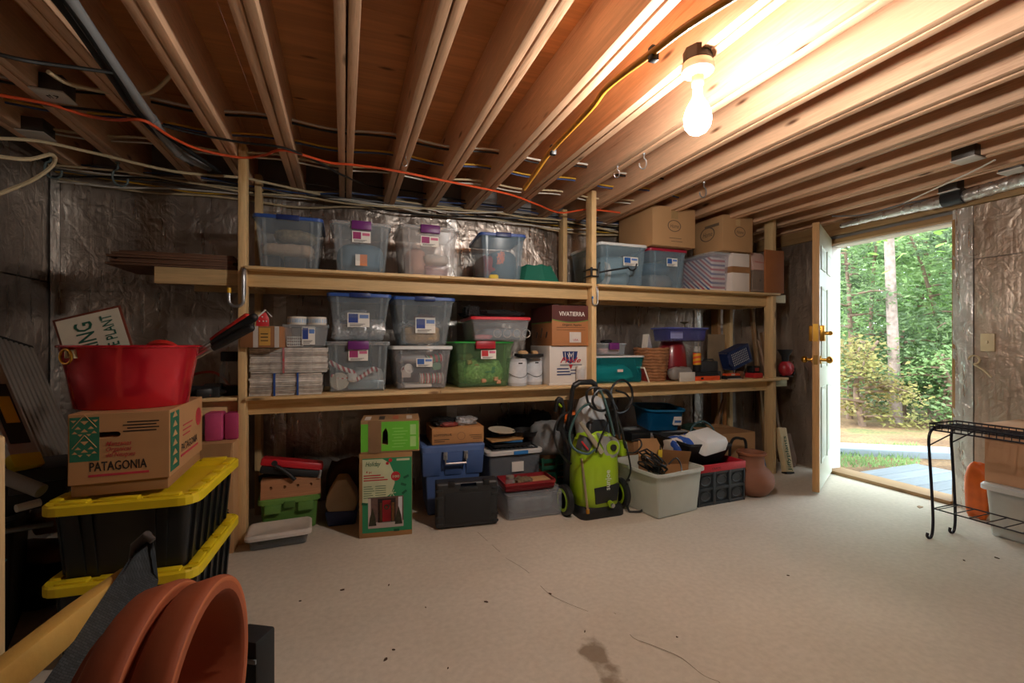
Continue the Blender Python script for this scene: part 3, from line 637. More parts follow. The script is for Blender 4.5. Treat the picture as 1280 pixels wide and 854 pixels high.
# green tapered shade
x, w = fit(649, 713, 2.99); t = thing('lamp_shade', 'dark green tapered fabric shade upside down on the top shelf', 'lamp shade', (x, 2.99 + w / 2, T))
gm = mat('156b58', .75, var=.08); n = 8; mb = MB()
def oct_(r, z, wv=0): return [(r * math.cos(R(22.5 + 45 * k / 2)), r * math.sin(R(22.5 + 45 * k / 2)), z + (wv if k % 2 else 0)) for k in range(16)]
mb.loft([oct_(w / 2 * 1.02, 0), oct_(w / 2 * .99, .012), oct_(w / 2 * .66, .135, .012), oct_(w / 2 * .64, .135, .012), oct_(w / 2 * .96, .01)], False, False)
mb.build('cover', gm, t, ang=20)
MB().lathe([(.02, .128), (.022, .134), (.004, .146)], 12).build('finial', dgrey, t)
for a in range(3): MB().tube([(0, 0, .13), (w * .31 * math.cos(a * 2.1), w * .31 * math.sin(a * 2.1), .128)], .003, 6).build('spoke', dgrey, t)
tE, w, h, zE = bin_('large clear bin with a white lid holding a blue bag, right of the middle post', 750, 811, 304, T, 2.96, .50, body=CLRB, lid='white', sticker=('mixed', .15, .5, .3, .2))
lump('blue_bag', 'pale blue bag filling the white-lidded bin', 'bag', inside(tE, 0, .26, .012), w * .72, .36, h * .75, mat('7fa0ae', .7), 12, .07)
mb = MB().lathe([(.10, 0), (.105, .004), (.105, .028), (.10, .032)], 28).xf(Matrix.Rotation(R(90), 4, 'Y'))
one('white_reel', mb, white, 'round white reel standing inside the white-lidded bin', 'reel', inside(tE, -.115, .16, .11))
tF, w, h, zF = bin_('clear bin with a thin red lid next to the white-lidded bin', 812, 861, 311, T, 2.98, .46, body=CLRB, lid='crimson', sticker=('mixed', .1, .58, .27, .2))
lump('grey_cloth', 'folded grey cloth at the bottom of the red-lidded bin', 'cloth', inside(tF, 0, .22, .012), w * .7, .3, .12, mat('8d8a88', .9), 13)
lump('blue_cloth', 'dark blue cloth on top inside the red-lidded bin', 'cloth', inside(tF, -.01, .23, .13), w * .7, .3, .10, mat('47617a', .8), 14)
tG, w, h, zG = bin_('clear bin holding a red, white and blue striped gift bag', 890, 917, 315, T, 2.98, .44, body=clear('d6cfdc', .38), lid='clear', ribs=False)
one('striped_bag', MB().box(-.075, .075, 0, .34, 0, h * .86), stripes('e9e4dc', 'b6344a', (.0, -.62, .78), 17.0, .6, '2f4a86'), 'striped red white and blue gift bag inside a clear bin', 'gift bag', inside(tG, -.005, .045, .012), bev=.006)
x, w = fit(915, 938, 2.96); t = thing('white_box', 'white carton with a brown tape band beside the striped bag bin', 'box', (x, 2.96, T))
hb = top(926, 317, 2.96) - T
MB().box(-w / 2, w / 2, 0, .22, 0, hb).build('body', mat('e4d9cf', .7, var=.03), t, .003)
MB().box(-w / 2 - .001, w / 2 + .001, -.001, .221, hb * .50, hb * .66).build('tape', card_d, t)
MB().box(w / 2 - .012, w / 2 + .001, -.0015, .0, 0, hb).build('edge', card_d, t)
# little house
x, w = fit(941, 961, 2.96); t = thing('birdhouse', 'small weathered birdhouse with a pale patterned roof on the top shelf', 'birdhouse', (x, 2.96, T))
hb = top(950, 315, 2.96) - T
carve(MB().box(-w * .43, w * .43, .01, .11, .03, hb * .62).build('body', wood(2, '8d7a6b', '5d4c40'), t, .002), MB().tube([(.01, -.02, hb * .32), (.01, .09, hb * .32)], .013, 16))
MB().box(-w * .6, w * .75, -.02, .14, .012, .03).build('floor_board', wood(0, '8d7a6b', '5d4c40'), t, .002)
MB().hexa([(-w * .5, -.012, hb * .56), (w * .62, -.012, hb * .56), (w * .62, .13, hb * .56), (-w * .5, .13, hb * .56)], [(-w * .42, .045, hb), (w * .34, .045, hb), (w * .34, .06, hb), (-w * .42, .06, hb)]).build('roof', stripes('d9cbbd', 'b9766a', (1, 0, .9), 60, .7), t, .002)
lettering(t, 'Home', 0, .012, hb * .72, .035, inkred, width=w * .6).rotation_euler = (R(0), 0, 0)
x, w = fit(957, 980, 2.905); one('cardboard_sheet', MB().box(-w / 2, w / 2, 0, .018, 0, top(968, 313, 2.905) - T), mat('9a5f36', .7, var=.08), 'flat brown cardboard sheet standing at the right end of the top shelf', 'sheet', (x, 2.905, T), bev=.002)
# two moving boxes on the bins
zb = max(zE, zF) + .002
t, w, h, z1 = carton('large brown moving box on the white-lidded and red-lidded bins', 815.6, 869, 259, zb, 2.93, .46)
prt = mat('6f5a45', .8, bump=0)
def stamp(t, x, y, z, r, face='F'):
    ring = lambda q: [Vector((q * math.cos(a), 0, q * .72 * math.sin(a))) for a in [i * math.pi / 14 for i in range(28)]]
    mb = MB(); a, c = ring(r), ring(r * .86)
    mb.add(a + c, [(i, (i + 1) % 28, 28 + (i + 1) % 28, 28 + i) for i in range(28)])
    Mx = Matrix.Translation((x, y, z)) @ (Matrix.Rotation(R(-90), 4, 'Z') if face == 'L' else Matrix.Identity(4))
    mb.xf(Mx); q = mb.build('stamp', prt, t)
    lettering(t, 'Home', x, y, z - r * .25, r * .7, prt, face=face, width=r * 1.3, shear=.3, name='stamp_text'); return q
stamp(t, .0, -.0015, h * .52, .065)
MB().box(-.03, .035, -.002, -.001, h * .70, h).build('tape_strip', mat('a08258', .4, bump=0), t)
for q in range(2): MB().box(-.05 + .02 * q, .07 + .01 * q, -.0015, -.001, h * (.2 - .08 * q), h * (.215 - .08 * q)).build('print_line', prt, t)
tb2, w, h, z1 = carton('smaller brown moving box with dark stamps, stacked over the striped bag bin', 903.5, 941, 270, zG + .004, 2.93, .34)
stamp(tb2, .02, -.0015, h * .55, .06); stamp(tb2, -w / 2 - .0015, .17, h * .55, .085, 'L')
MB().box(-w / 2 - .001, -w / 2, .04, .20, h * .72, h * .8).build('print_bar', prt, tb2)

# ------------------------------------------------------------ middle shelf, left bay
p = onY(311, 480, 2.93); xL, wN = fit(312, 402, 2.94)
def bundle(label, u0, u1, vt, z0, Y, d, ties, seed, c='cfc8bf'):
    x, w = fit(u0, u1, Y); h = top((u0 + u1) / 2, vt, Y) - z0; t = thing('newspaper_bundle', label, 'newspapers', (x, Y, z0))
    n = max(3, int(h / .012)); r2 = random.Random(seed)
    me = None
    for k in range(n):
        a, c_ = r2.uniform(-.006, .004), r2.uniform(-.004, .008)
        MB().box(-w / 2 + a, w / 2 - abs(c_), c_, d + a, h * k / n + .0006, h * (k + 1) / n - .0006).build('newspaper', mat(['cfc8bf', 'b9b0a6', 'd8d2ca', 'a89d92'][r2.randrange(4)], .85, var=.25, scale=30), t, .002)
    for fx, m in ties: MB().box(w * fx - .005, w * fx + .005, -.009, d + .006, .0, h + .002).build('tie', m, t)
    return z0 + h, w, t
blu = mat('2c4f94', .5); zt, w, t = bundle('thick bundle of newspapers with blue ties on the middle shelf', 312, 403, 467, M_, 2.95, .30, ((-.17, blu), (.15, blu)), 1)
zt2, w, t = bundle('smaller newspaper bundle wrapped in clear plastic, on the thick bundle', 312, 410, 435, zt + .003, 2.95, .30, ((-.08, inkred),), 2)
mb = MB(); mb.grid(lambda a, c: (-w * .25 + a * w * .55, -.012 - .01 * noise.noise(Vector((a * 5, c * 5, 1))) - .004 * math.sin(a * 9), (zt2 - zt) * c * 1.01), 16, 10); mb.build('plastic_wrap', clear('d8d4cf', .45), t)
# small box that juts out past the post
x, w = fit(318, 352, 2.90); zb = zt2 + .003
t = thing('shoe_box', 'small brown box with a yellow label jutting out by the left post', 'box', (x - .01, 2.90, zb), R(-8)); hb = top(330, 408, 2.90) - zb
MB().box(-w * .9, w * .55, -.03, .25, 0, hb).build('body', mat('9c6a43', .7, var=.06), t, .002)
MB().box(-w * .2, w * .22, -.0315, -.03, hb * .1, hb * .92).build('label', mat('cf9f4e', .6, bump=0), t)
MB().box(-w * .42, -w * .24, -.0315, -.03, 0, hb).box(w * .38, w * .55, -.0315, -.03, 0, hb).build('tape', mat('cfc7c0', .3), t)
for q in range(3): MB().box(-w * .14, w * .14, -.0322, -.0315, hb * (.3 + .16 * q), hb * (.34 + .16 * q)).build('print_line', ink, t)
# small red gift on the box
p = onY(329, 405, 2.93); t = thing('house_ornament', 'small red house ornament with white dots on the brown box', 'ornament', (p.x, 2.93, zb + hb), R(10))
red = mat('c8252c', .45)
MB().prism([(-.035, 0, 0), (.03, 0, 0), (.03, 0, .045), (.012, 0, .085), (-.035, 0, .05)], (0, .05, 0)).build('body', red, t, .002)
MB().hexa([(-.036, -.004, .05), (-.03, -.004, .045), (-.03, .054, .045), (-.036, .054, .05)], [(.01, -.004, .098), (.016, -.004, .092), (.016, .054, .092), (.01, .054, .098)]).hexa([(.012, -.004, .094), (.016, -.004, .09), (.016, .054, .09), (.012, .054, .094)], [(.046, -.004, .06), (.04, -.004, .055), (.04, .054, .055), (.046, .054, .06)]).build('roof', mat('d8d2c8', .6), t)
for (a, c) in ((-.02, .03), (0, .03), (.015, .03), (-.005, .055)): MB().ball((a, -.001, c), .0045, 8, 6).build('dot', white, t)
# little basket box and tape rolls
x, w = fit(352, 411, 2.96); zb = zt2 + .003; t = thing('plastic_basket', 'small clear plastic basket with a blue label on the newspapers', 'basket', (x, 2.96, zb)); hb = top(381, 406, 2.96) - zb
shell(w, .2, hb, .012, .022).build('body', clear('d4dade', .42), t)
label_card(t, .015, hb * .12, w * .28, hb * .8, .012, 'blue')
mb = MB()
for q in range(4): mb.box(-w * .40 + q * .0001, -w * .06, .018, .02, .006 + q * hb * .13, .010 + q * hb * .13)
for q in range(9): mb.box(-w * .40 + q * w * .042, -w * .39 + q * w * .042, .018, .02, .006, hb * .5)
mb.build('grille', white, t)
zk = zb + hb
for k, (u, nm) in enumerate(((371, 'roll of clear tape on the basket, nearer the post'), (396, 'roll of clear tape on the basket, nearer the blue-lidded bin'))):
    q = onY(u, 400, 3.0); t = thing('tape_roll', nm, 'tape', (q.x, 3.03, zk + .001)); rad = .055
    MB().lathe([(rad * .65, 0), (rad, 0), (rad, .048), (rad * .65, .048), (rad * .65, 0)], 24, cap0=False, cap1=False).build('tape', mat('d8d0c2', .25, var=.08), t)
    MB().lathe([(rad * .6, .0), (rad * .64, .0), (rad * .64, .047), (rad * .6, .047), (rad * .6, 0)], 20, cap0=False, cap1=False).build('core', card, t)
    MB().lathe([(rad * 1.003, .012), (rad * 1.006, .012), (rad * 1.006, .036), (rad * 1.003, .036)], 20, cap0=False, cap1=False).build('wrapper', mat('9fb4c9', .3, var=.3, scale=30), t)
# four bins in two stacks
tI, w, h, zI = bin_('clear bin with purple latch full of candy cane garland, lower of its stack', 406, 488, 427, M_, 2.98, .44, lid='clear', latch=purple, taper=.025, sticker=('magenta', 0, .62, .3, .22))
tH, w2, h2, zH = bin_('clear bin with a blue lid full of crumpled foil, on the candy cane bin', 408, 490, 366.5, zI + .001, 2.98, .44, taper=.045, sticker=('blue', -.02, .3, .34, .3))
m_cf = mat('dedede', .25, metal=.75, var=.4, scale=70, bump=1.0, bscale=40)
for k, (a, c, s_) in enumerate(((-.1, .1, .13), (.0, .1, .12), (.1, .1, .13), (-.05, .25, .14), (.07, .25, .14))):
    lump('foil_wad', 'wad of crumpled silver foil inside the blue-lidded bin', 'foil', inside(tH, a, c + .05, .012), s_, .15, h2 * .42, m_cf, 20 + k, .35, group='foil wads in the bin', fr=7)
lump('plastic_bag', 'clear crumpled bag over the foil wads', 'bag', inside(tH, -.03, .2, h2 * .42), .16, .2, h2 * .26, clear('e6e8ea', .4, .15), 28, .3)
cane = stripes('ece4dd', 'b5323a', (1, 0, .35), 36, .6)
for k, (pts, lb) in enumerate((([(-.17, .06, .19), (-.1, .055, .15), (-.03, .055, .12), (-.02, .055, .08)], 'red and white striped garland sloping down inside the purple-latched bin'), ([(-.02, .06, .07), (.03, .06, .10), (.09, .06, .14), (.12, .06, .13)], 'red and white striped garland sloping up inside the purple-latched bin'), ([(-.16, .062, .10), (-.1, .06, .085), (-.05, .06, .09)], 'short striped garland behind the white disc'))):
    o = inside(tI, 0, 0, 0); one('candy_garland', MB().tube(wig(pts, 0, 6), .015, 10), cane, lb, 'garland', o)
one('white_disc', MB().lathe([(.002, 0), (.05, 0), (.055, .005), (.055, .012), (.05, .016), (.002, .016)], 28).xf(Matrix.Rotation(R(90), 4, 'X')), mat('c9c2b2', .6), 'round off-white disc leaning in the purple-latched bin', 'disc', inside(tI, -.11, .062, .068))
lump('pompom', 'white fluffy pompom among the candy cane garlands', 'pompom', inside(tI, -.035, .06, .06), .06, .05, .06, mat('e2ddd6', .95, bump=.8), 31, .3, fr=8)
lump('pale_cloth', 'soft grey white cloth at the back of the garland bin', 'cloth', inside(tI, .06, .22, .012), .2, .22, .13, mat('b6b7b4', .9), 32)
one('gift_tin', MB().box(-.11, .11, 0, .1, 0, .055), mat('9fb2ba', .35, metal=.4), 'flat blue grey tin on the floor of the garland bin', 'tin', inside(tI, .05, .08, .012), bev=.006)
tK, w, h, zK = bin_('clear bin with a white lid full of ribbon spools, lower of its stack', 489, 567, 432.5, M_, 2.99, .44, body=clear('cfd0d4', .32), lid='white', taper=.04, sticker=('mixed', .03, .52, .26, .2))
tJ, w2, h2, zJ = bin_('clear bin with a blue lid and straw inside, on the ribbon spool bin', 491, 570, 371, zK + .001, 2.99, .44, taper=.05, sticker=('blue', .02, .26, .32, .32))
lump('straw_pile', 'heap of tan straw packing inside a blue-lidded bin', 'straw', inside(tJ, .0, .2, .012), w2 * .62, .28, h2 * .4, mat('c29a63', .9, var=.2, scale=60, bump=.8), 35, .12)
lump('plastic_bag', 'clear plastic bag lying on the tan straw', 'bag', inside(tJ, .0, .2, h2 * .38), w2 * .66, .28, h2 * .16, clear('e6e8ea', .35, .12), 36, .3)
lump('red_paper', 'dark red paper at the back of the straw bin', 'paper', inside(tJ, .06, .36, h2 * .4), .16, .06, .1, mat('8f4a48', .8), 37)
def spool(lb, loc, r, L_, c, rot):
    t = thing('ribbon_spool', lb, 'ribbon', loc, rot=rot)
    MB().lathe([(r, -L_ / 2), (r, L_ / 2)], 18).build('ribbon', c, t)
    for s_ in (-1, 1): MB().lathe([(r * 1.12, s_ * L_ / 2 - .002), (r * 1.12, s_ * L_ / 2 + .002)], 18).build('flange', paper, t)
spool('wide spool of green white and red ribbon in the white-lidded bin', inside(tK, .07, .1, .068), .035, .15, stripes('b23440', 'e4e0d8', (0, 0, 1), 26, .5, '2f7a4c'), (0, R(90), 0))
spool('small spool of red ribbon leaning in the white-lidded bin', inside(tK, -.09, .09, .13), .03, .05, mat('b83a40', .5), (R(70), 0, R(20)))
spool('spool of red and green ribbon near the lid of the white-lidded bin', inside(tK, .09, .1, .20), .03, .1, stripes('c02f36', '2f7a4c', (0, 0, 1), 30, .5), (0, R(80), R(10)))
lump('paper_roll', 'crumpled pale tissue paper near the top of the spool bin', 'paper', inside(tK, -.05, .2, .17), .2, .24, .07, mat('c3c2c4', .8), 38)
lump('green_ribbon', 'loop of green ribbon inside the spool bin', 'ribbon', inside(tK, .1, .06, .125), .06, .02, .05, mat('5c9a72', .6), 39)
one('white_card', MB().box(-.09, .09, 0, .2, 0, .02), paper, 'flat white card on the floor of the spool bin', 'card', inside(tK, -.02, .07, .012), bev=.003)
one('gift_tag', MB().box(-.03, .03, 0, .01, 0, .05), mat('d9cdc4', .7), 'pale pink gift tag inside the spool bin', 'gift tag', inside(tK, -.1, .055, .08), bev=.003, rz=R(8))
lump('dark_cloth', 'dark grey cloth behind the ribbon spools', 'cloth', inside(tK, .0, .3, .012), .26, .16, .2, mat('5d5f66', .9), 33)
# green bin with red-lidded box on it
tg, w, h, zg = bin_('translucent green bin with a red latch, full of pale green tinsel', 568, 644, 427, M_, 2.99, .44, body=GRN, lid='green', latch=mat('a81f2c', .4), taper=.035, lidh=.012, sticker=('red', .06, .62, .25, .2))
lump('green_tinsel', 'pile of pale green tinsel filling the green bin', 'tinsel', inside(tg, 0, .21, .012), w * .8, .34, h * .58, mat('a9c08c', .8, var=.4, scale=50, bump=.9), 40, .12, fr=6)
lump('brown_basket', 'brown woven bit resting on the green tinsel', 'decoration', inside(tg, -.11, .12, h * .58), .09, .1, .05, mat('7a5a34', .8), 41)
lump('teal_bow', 'teal ribbon bow in the green tinsel', 'bow', inside(tg, .03, .055, h * .28), .12, .03, .06, mat('6a9a8e', .6), 42, .3)
for k in range(5): lump('pink_flower', 'small salmon flower among the green tinsel', 'flower', inside(tg, [-.1, .0, .09, .11, -.05][k], .05, [.16, .03, .04, .02, .13][k]), .035, .03, .03, mat('d59a7a', .7), 50 + k, .4, group='salmon flowers in the green tinsel', fr=6)
tr, w, h, zr = bin_('shallow clear box with a bright red lid on the green bin', 589, 664, 396, zg + .001, 2.93, .46, body=clear('c9ced2', .42), lid='red', taper=.03, ribs=False, lidh=.02, rz=R(-4))
for k in range(4): one('jar_ring', MB().tube([(.028 * math.cos(a), 0, .028 * math.sin(a)) for a in [i * math.pi / 10 for i in range(20)]], .003, 6, True), mat('d8d4cc', .3, metal=.5), 'pale ring standing against the side of the red-lidded box', 'ring', inside(tr, -.02 + .07 * k, .045, .055), group='pale rings in the red-lidded box')
lump('grey_cloth', 'folded pale blue cloth inside the red-lidded box', 'cloth', inside(tr, .04, .24, .012), w * .66, .26, .085, mat('93a3ac', .9), 61)
lump('pink_cloth', 'pink cloth at the floor of the red-lidded box', 'cloth', inside(tr, -.11, .12, .012), .13, .12, .035, mat('cf6f78', .8), 62)
fur = mat('141416', .9, bump=.9, bscale=90)
lump('black_cloth', 'long black fluffy scarf lying on the red-lidded box', 'scarf', inside(tr, -.02, .25, .158 if False else zr - tr.location[2]), w * 1.0, .3, .055, fur, 63, .3, fr=6)
lump('black_cloth', 'black fluffy end of the scarf hanging at the red lid corner', 'scarf', inside(tr, -w * .44, .12, zr - tr.location[2]), .11, .14, .075, fur, 64, .35, fr=7)
# paint cans
def can(lb, u, Y, r, hh, z0):
    q = onY(u, 470, Y); t = thing('paint_can', lb, 'paint can', (q.x, Y + r, z0))
    MB().lathe([(r * .96, 0), (r, .003), (r, hh - .006), (r * .97, hh - .004), (r * .97, hh)], 28).build('body', mat('bfc3c8', .4, metal=.25, var=.06), t)
    MB().lathe([(r * .97, hh), (r * .98, hh + .004), (r * .90, hh + .004), (r * .88, hh - .004), (.002, hh - .004)], 28, cap0=False).build('lid', mat('c9cdd1', .3, metal=.7), t)
    MB().lathe([(r * 1.002, hh * .12), (r * 1.006, hh * .12), (r * 1.006, hh * .9), (r * 1.002, hh * .9)], 28, cap0=False, cap1=False).build('label', mat('d3d7dd', .5, var=.1, scale=25), t)
    MB().tube([(r * 1.02 * math.sin(a), -r * 1.02 * math.cos(a) - .003, hh * (.32 + .16 * abs(math.sin(a)) ** 2)) for a in [(-1.5 + 3 * k / 12) for k in range(13)]], .002, 6).build('wire_handle', mat('55595e', .4, metal=.8), t)
    MB().box(-r * .2, r * .22, -r * 1.01, -r * 1.0, hh * .82, hh * .87).build('print', ink, t)
hh = top(650, 449, 3.0) - M_
can('white paint can with a wire handle beside the green bin', 650.5, 3.0, .073, hh, M_)
can('second white paint can beside the white fruit carton', 671, 3.06, .066, hh, M_)
q = onY(664, 446, 3.0); t = thing('paint_tray', 'black paint tray with tan sponges on the paint cans', 'tray', (q.x + .01, 2.99, M_ + hh + .006))
shell(.17, .16, .03, .01, .012, .003, .003).build('tray', rubber, t)
for k, (a, c) in enumerate(((-.045, .06), (.045, .05))): lump('sponge', ['tan sponge in the black tray, long one', 'small tan sponge by the white carton'][k], 'sponge', inside(t, a, .08, .012), [.07, .045][k], .05, .04, mat('c9a274', .9), 66 + k)
# fruit cartons
zc1 = top(708, 432.5, 3.0)
t, w, h, z1 = carton('white fruit carton with a red and blue fan logo on the middle shelf', 687, 735, 432.5, M_, 3.0, .36, mat('dcd6cf', .7, var=.03), tape=False)
nv = mat('26386e', .7, bump=0)
MB().add([(-.055, -.002, h * .86), (.07, -.002, h * .86), (.058, -.002, h * .64), (.008, -.002, h * .54), (-.045, -.002, h * .64)], [(0, 1, 2, 3, 4)]).build('logo', nv, t)
for k in range(3): MB().tube([(-.03 + k * .03, -.003, h * .62), (-.035 + k * .035, -.003, h * .84)], .0025, 4).build('logo_ray', paper, t)
lettering(t, 'W', .005, -.0035, h * .71, .04, paper)
lettering(t, 'Pride', .005, -.0045, h * .57, .055, inkred, width=.17, shear=.4)
MB().box(-.075, .105, -.0022, -.0015, h * .49, h * .53).build('print_bar', grey, t)
MB().add([(-.005, -.003, h * .52), (.03, -.003, h * .52), (.013, -.003, h * .40)], [(0, 1, 2)]).build('logo_tip', inkred, t)
for q in range(3): MB().box(-.10, -.005 + .01 * q, -.0022, -.0015, h * (.4 - .075 * q), h * (.43 - .075 * q)).build('print_line', nv, t)
for q in range(2): MB().box(.012, .07, -.0022, -.0015, h * (.36 - .08 * q), h * (.385 - .08 * q)).build('print_line', nv, t)
MB().box(-w / 2 - .01, w / 2 - .05, -.012, 0, 0, .014).build('bottom_flap', mat('dcd6cf', .7, var=.03), t, .002)
q = onY(728, 470, 2.94); t = thing('white_canister', 'plain white canister in front of the white fruit carton', 'canister', (q.x, 2.97, M_))
hq = top(728, 458, 2.94) - M_
MB().lathe([(.03, 0), (.033, .004), (.033, hq - .02), (.03, hq - .012)], 24).build('body', mat('ccc8c6', .5, var=.04), t)
MB().lathe([(.0335, hq - .022), (.0345, hq - .02), (.0345, hq - .002), (.032, hq)], 24).build('lid', white, t)
t, w, h, z1 = carton('brown and maroon apple box standing on the white fruit carton', 690, 736, 382, z1 + .001, 2.98, .38, mat('b5794a', .7, var=.05), tape=False)
mr_ = mat('5b2a26', .65, var=.08, bump=0); gr_ = mat('6f8a3c', .65, bump=0)
def wave(z, hi): return [(-w / 2 + w * k / 12, -.0015, z - .02 * math.sin(math.pi * k / 12)) for k in range(13)]
top_ = [(w / 2, -.0015, h), (-w / 2, -.0015, h)]
mb = MB().add(wave(h * .66, 0) + top_, [tuple(range(15))]); mb.build('maroon_panel', mr_, t)
a, c = wave(h * .66, 0), wave(h * .635, 0); MB().add(a + c, [(i, i + 1, 14 + i, 13 + i) for i in range(12)]).build('green_line', gr_, t)
MB().box(-w / 2 - .0015, -w / 2 - .0005, 0, .38, h * .6, h).build('maroon_panel', mr_, t)
MB().box(-w / 2 - .0018, -w / 2 - .0008, 0, .38, h * .57, h * .6).build('green_line', gr_, t)
lettering(t, 'VIVATIERRA', .01, -.003, h * .74, .045, paper, width=w * .70)
lettering(t, 'Organic Apples', .01, -.002, h * .50, .02, ink, width=w * .52)
for q in range(2): MB().box(-w * .38, w * .40, -.002, -.001, h * (.45 - .06 * q), h * (.457 - .06 * q)).build('print_line', ink, t)
s_ = MB().box(-.01 + w * .0, w * .28, -.0022, -.0012, h * .08, h * .34).build('sticker', mat('d8cfc8', .6, bump=0), t)
lettering(t, 'USA', w * .13, -.003, h * .12, .022, inkred, width=.04)
MB().box(-w * .2, w * .0, -.003, -.003, 0, 0).build('x', ink, t) if False else None
for q in range(3): MB().tube([(-w / 2 - .002, .10 + q * .09, h * .2), (-w / 2 - .002, .08 + q * .09, h * (.35 + .1 * (q % 2)))], .004, 5).build('branch_print', ink, t)

# lower left stub: jar and power tools
q = onY(286, 470, 3.05); t = thing('glass_jar', 'clear glass jar with a black lid on the left end of the shelf', 'jar', (q.x, 3.1, M_)); hj = top(286, 441, 3.05) - M_
MB().lathe([(.045, 0), (.055, .008), (.058, hj * .6), (.05, hj * .72), (.042, hj * .78), (.042, hj * .84), (.039, hj * .84), (.039, hj * .78), (.047, hj * .7), (.053, hj * .58), (.05, .014), (.002, .012)], 24, cap1=False).build('glass', clear('cdd6d8', .3, .08), t)
MB().lathe([(.05, hj * .80), (.052, hj * .82), (.052, hj), (.046, hj + .006)], 24).build('lid', rubber, t)
MB().lathe([(.059, .0), (.061, .03), (.059, .055), (.05, .055), (.048, .012), (.048, 0)], 20).build('base_ring', rubber, t)
def drill(lb, u, v, Y, rz, c1, lie=True):
    q = onY(u, v, Y); t = thing('power_drill', lb, 'drill', (q.x, Y, M_ + .03), rz); bm_ = mat(c1, .45)
    MB().tube([(-.10, 0, .0), (-.06, 0, .005), (.03, 0, .005), (.05, 0, .0)], [.024, .03, .03, .018], 14).build('motor', bm_, t)
    MB().tube([(.05, 0, 0), (.10, 0, 0), (.13, 0, 0)], [.018, .016, .008], 12).build('chuck', blackp, t)
    MB().tube([(-.05, 0, 0), (-.065, -.06, -.005), (-.07, -.10, -.008)], [.019, .016, .018], 10).build('grip', blackp, t)
    MB().box(-.11, -.035, -.145, -.095, -.03, .022).build('battery', blackp, t, .008)
drill('red and black cordless drill on the left end of the shelf', 270, 482, 3.12, R(20), '8f2a24')
drill('black cordless drill lying before the glass jar', 252, 492, 3.02, R(-15), '26282b')
q = onY(262, 490, 2.97); t = thing('battery_charger', 'black battery charger with a red light on the left shelf end', 'charger', (q.x, 2.97, M_))
MB().hexa([(-.05, 0, 0), (.05, 0, 0), (.05, .1, 0), (-.05, .1, 0)], [(-.045, .012, .06), (.045, .012, .06), (.045, .095, .075), (-.045, .095, .075)]).build('body', rubber, t, .006)
MB().box(-.004, .004, -.002, .001, .008, .018).build('indicator', mat('e0342c', .4), t)
mb = MB(); mb.tube(wig([(-.12, 0, .05), (-.08, .05, .09), (0, .06, .10), (.06, .03, .07), (.1, .02, .015)], .01, 6, 4), .008, 8)
one('red_cable', mb, mat('b9452f', .5), 'coil of dull red cable over the drills', 'cable', onY(262, 480, 3.2) * 1 + Vector((0, 0, -.03)))
# ------------------------------------------------------------ middle shelf, right bay
tt, w, h, z1 = bin_('teal plastic bin with a white lid beside the wicker basket', 743, 808, 445, M_, 2.98, .36, body=TEAL, lid='white', taper=.02, ribs=False, lidh=.012)
MB().box(-.02, .03, -.0015, 0, .085, .105).xf(Matrix.Translation((0, .018, 0))).build('sticker', mat('e7c9c0', .6), tt)
lump('teal_paper', 'crumpled paper inside the teal bin', 'paper', inside(tt, 0, .17, .012), w * .75, .26, h * .6, mat('7fc0bf', .8), 70)
t, w, h, z2 = bin_('small clear box with a purple latch on the teal bin', 749, 786, 429, z1 + .001, 3.02, .2, lid='clear', latch=purple, taper=.012, ribs=False, lidh=.01)
lump('pink_cloth', 'pale pink cloth in the small purple-latched box', 'cloth', inside(t, 0, .1, .01), w * .7, .12, .05, mat('c9a09a', .9), 71)
lump('black_glove', 'black glove lying on the small purple-latched box', 'glove', inside(t, -.01, .1, z2 - t.location[2]), .08, .09, .025, rubber, 72)
# wicker basket: woven bands round a tapered tub
x, w = fit(808, 842, 2.99); t = thing('wicker_basket', 'tall brown wicker basket with woven bands on the shelf', 'basket', (x, 2.99 + .11, M_)); hb = top(826, 435, 2.99) - M_
wk = mat('9c6a45', .8, var=.3, scale=25, bump=.4)
n = 28
for k in range(11):
    z = hb * (k + .5) / 11; r = w / 2 * (.74 + .28 * (z / hb) ** .8)
    MB().tube([((r + .004 * math.sin(i * math.pi + k * math.pi)) * math.cos(2 * math.pi * i / n), (r + .004 * math.sin(i * math.pi * .999 + k * math.pi)) * math.sin(2 * math.pi * i / n), z + .0035 * math.sin(i * 2.1 + k)) for i in range(n)], hb / 22 * 1.12, 6, True).build('woven_band', wk, t)
for i in range(14):
    a = 2 * math.pi * i / 14; MB().tube([(w / 2 * .72 * math.cos(a), w / 2 * .72 * math.sin(a), 0), (w / 2 * 1.0 * math.cos(a), w / 2 * 1.0 * math.sin(a), hb)], .004, 5).build('stake', wk, t)
MB().lathe([(w / 2 * .70, 0), (w / 2 * .72, .008), (.002, .008)], 24).build('base', wk, t)
q = onY(817, 434, 3.0); t = thing('card_tent', 'folded white card tent standing in the wicker basket top', 'card', (q.x, 3.05, M_ + hb - .06))
MB().hexa([(-.035, 0, 0), (-.03, 0, 0), (-.03, .07, 0), (-.035, .07, 0)], [(-.012, 0, .17), (-.007, 0, .17), (-.007, .07, .17), (-.012, .07, .17)]).build('panel', paper, t)
MB().hexa([(.035, 0, 0), (.04, 0, 0), (.04, .07, 0), (.035, .07, 0)], [(-.007, 0, .17), (-.002, 0, .17), (-.002, .07, .17), (-.007, .07, .17)]).build('panel', mat('c9c6cf', .6), t)
q = onY(812, 476, 2.95); t = thing('picture_frame', 'thin white edged red picture leaning on the wicker basket', 'picture', (q.x, 2.95, M_), rot=(0, R(-22), 0))
MB().box(-.004, .004, 0, .10, 0, .13).build('frame', paper, t, .001)
MB().box(-.0055, -.004, .008, .092, .01, .12).build('picture', mat('8f2a28', .5, var=.4, scale=40), t)
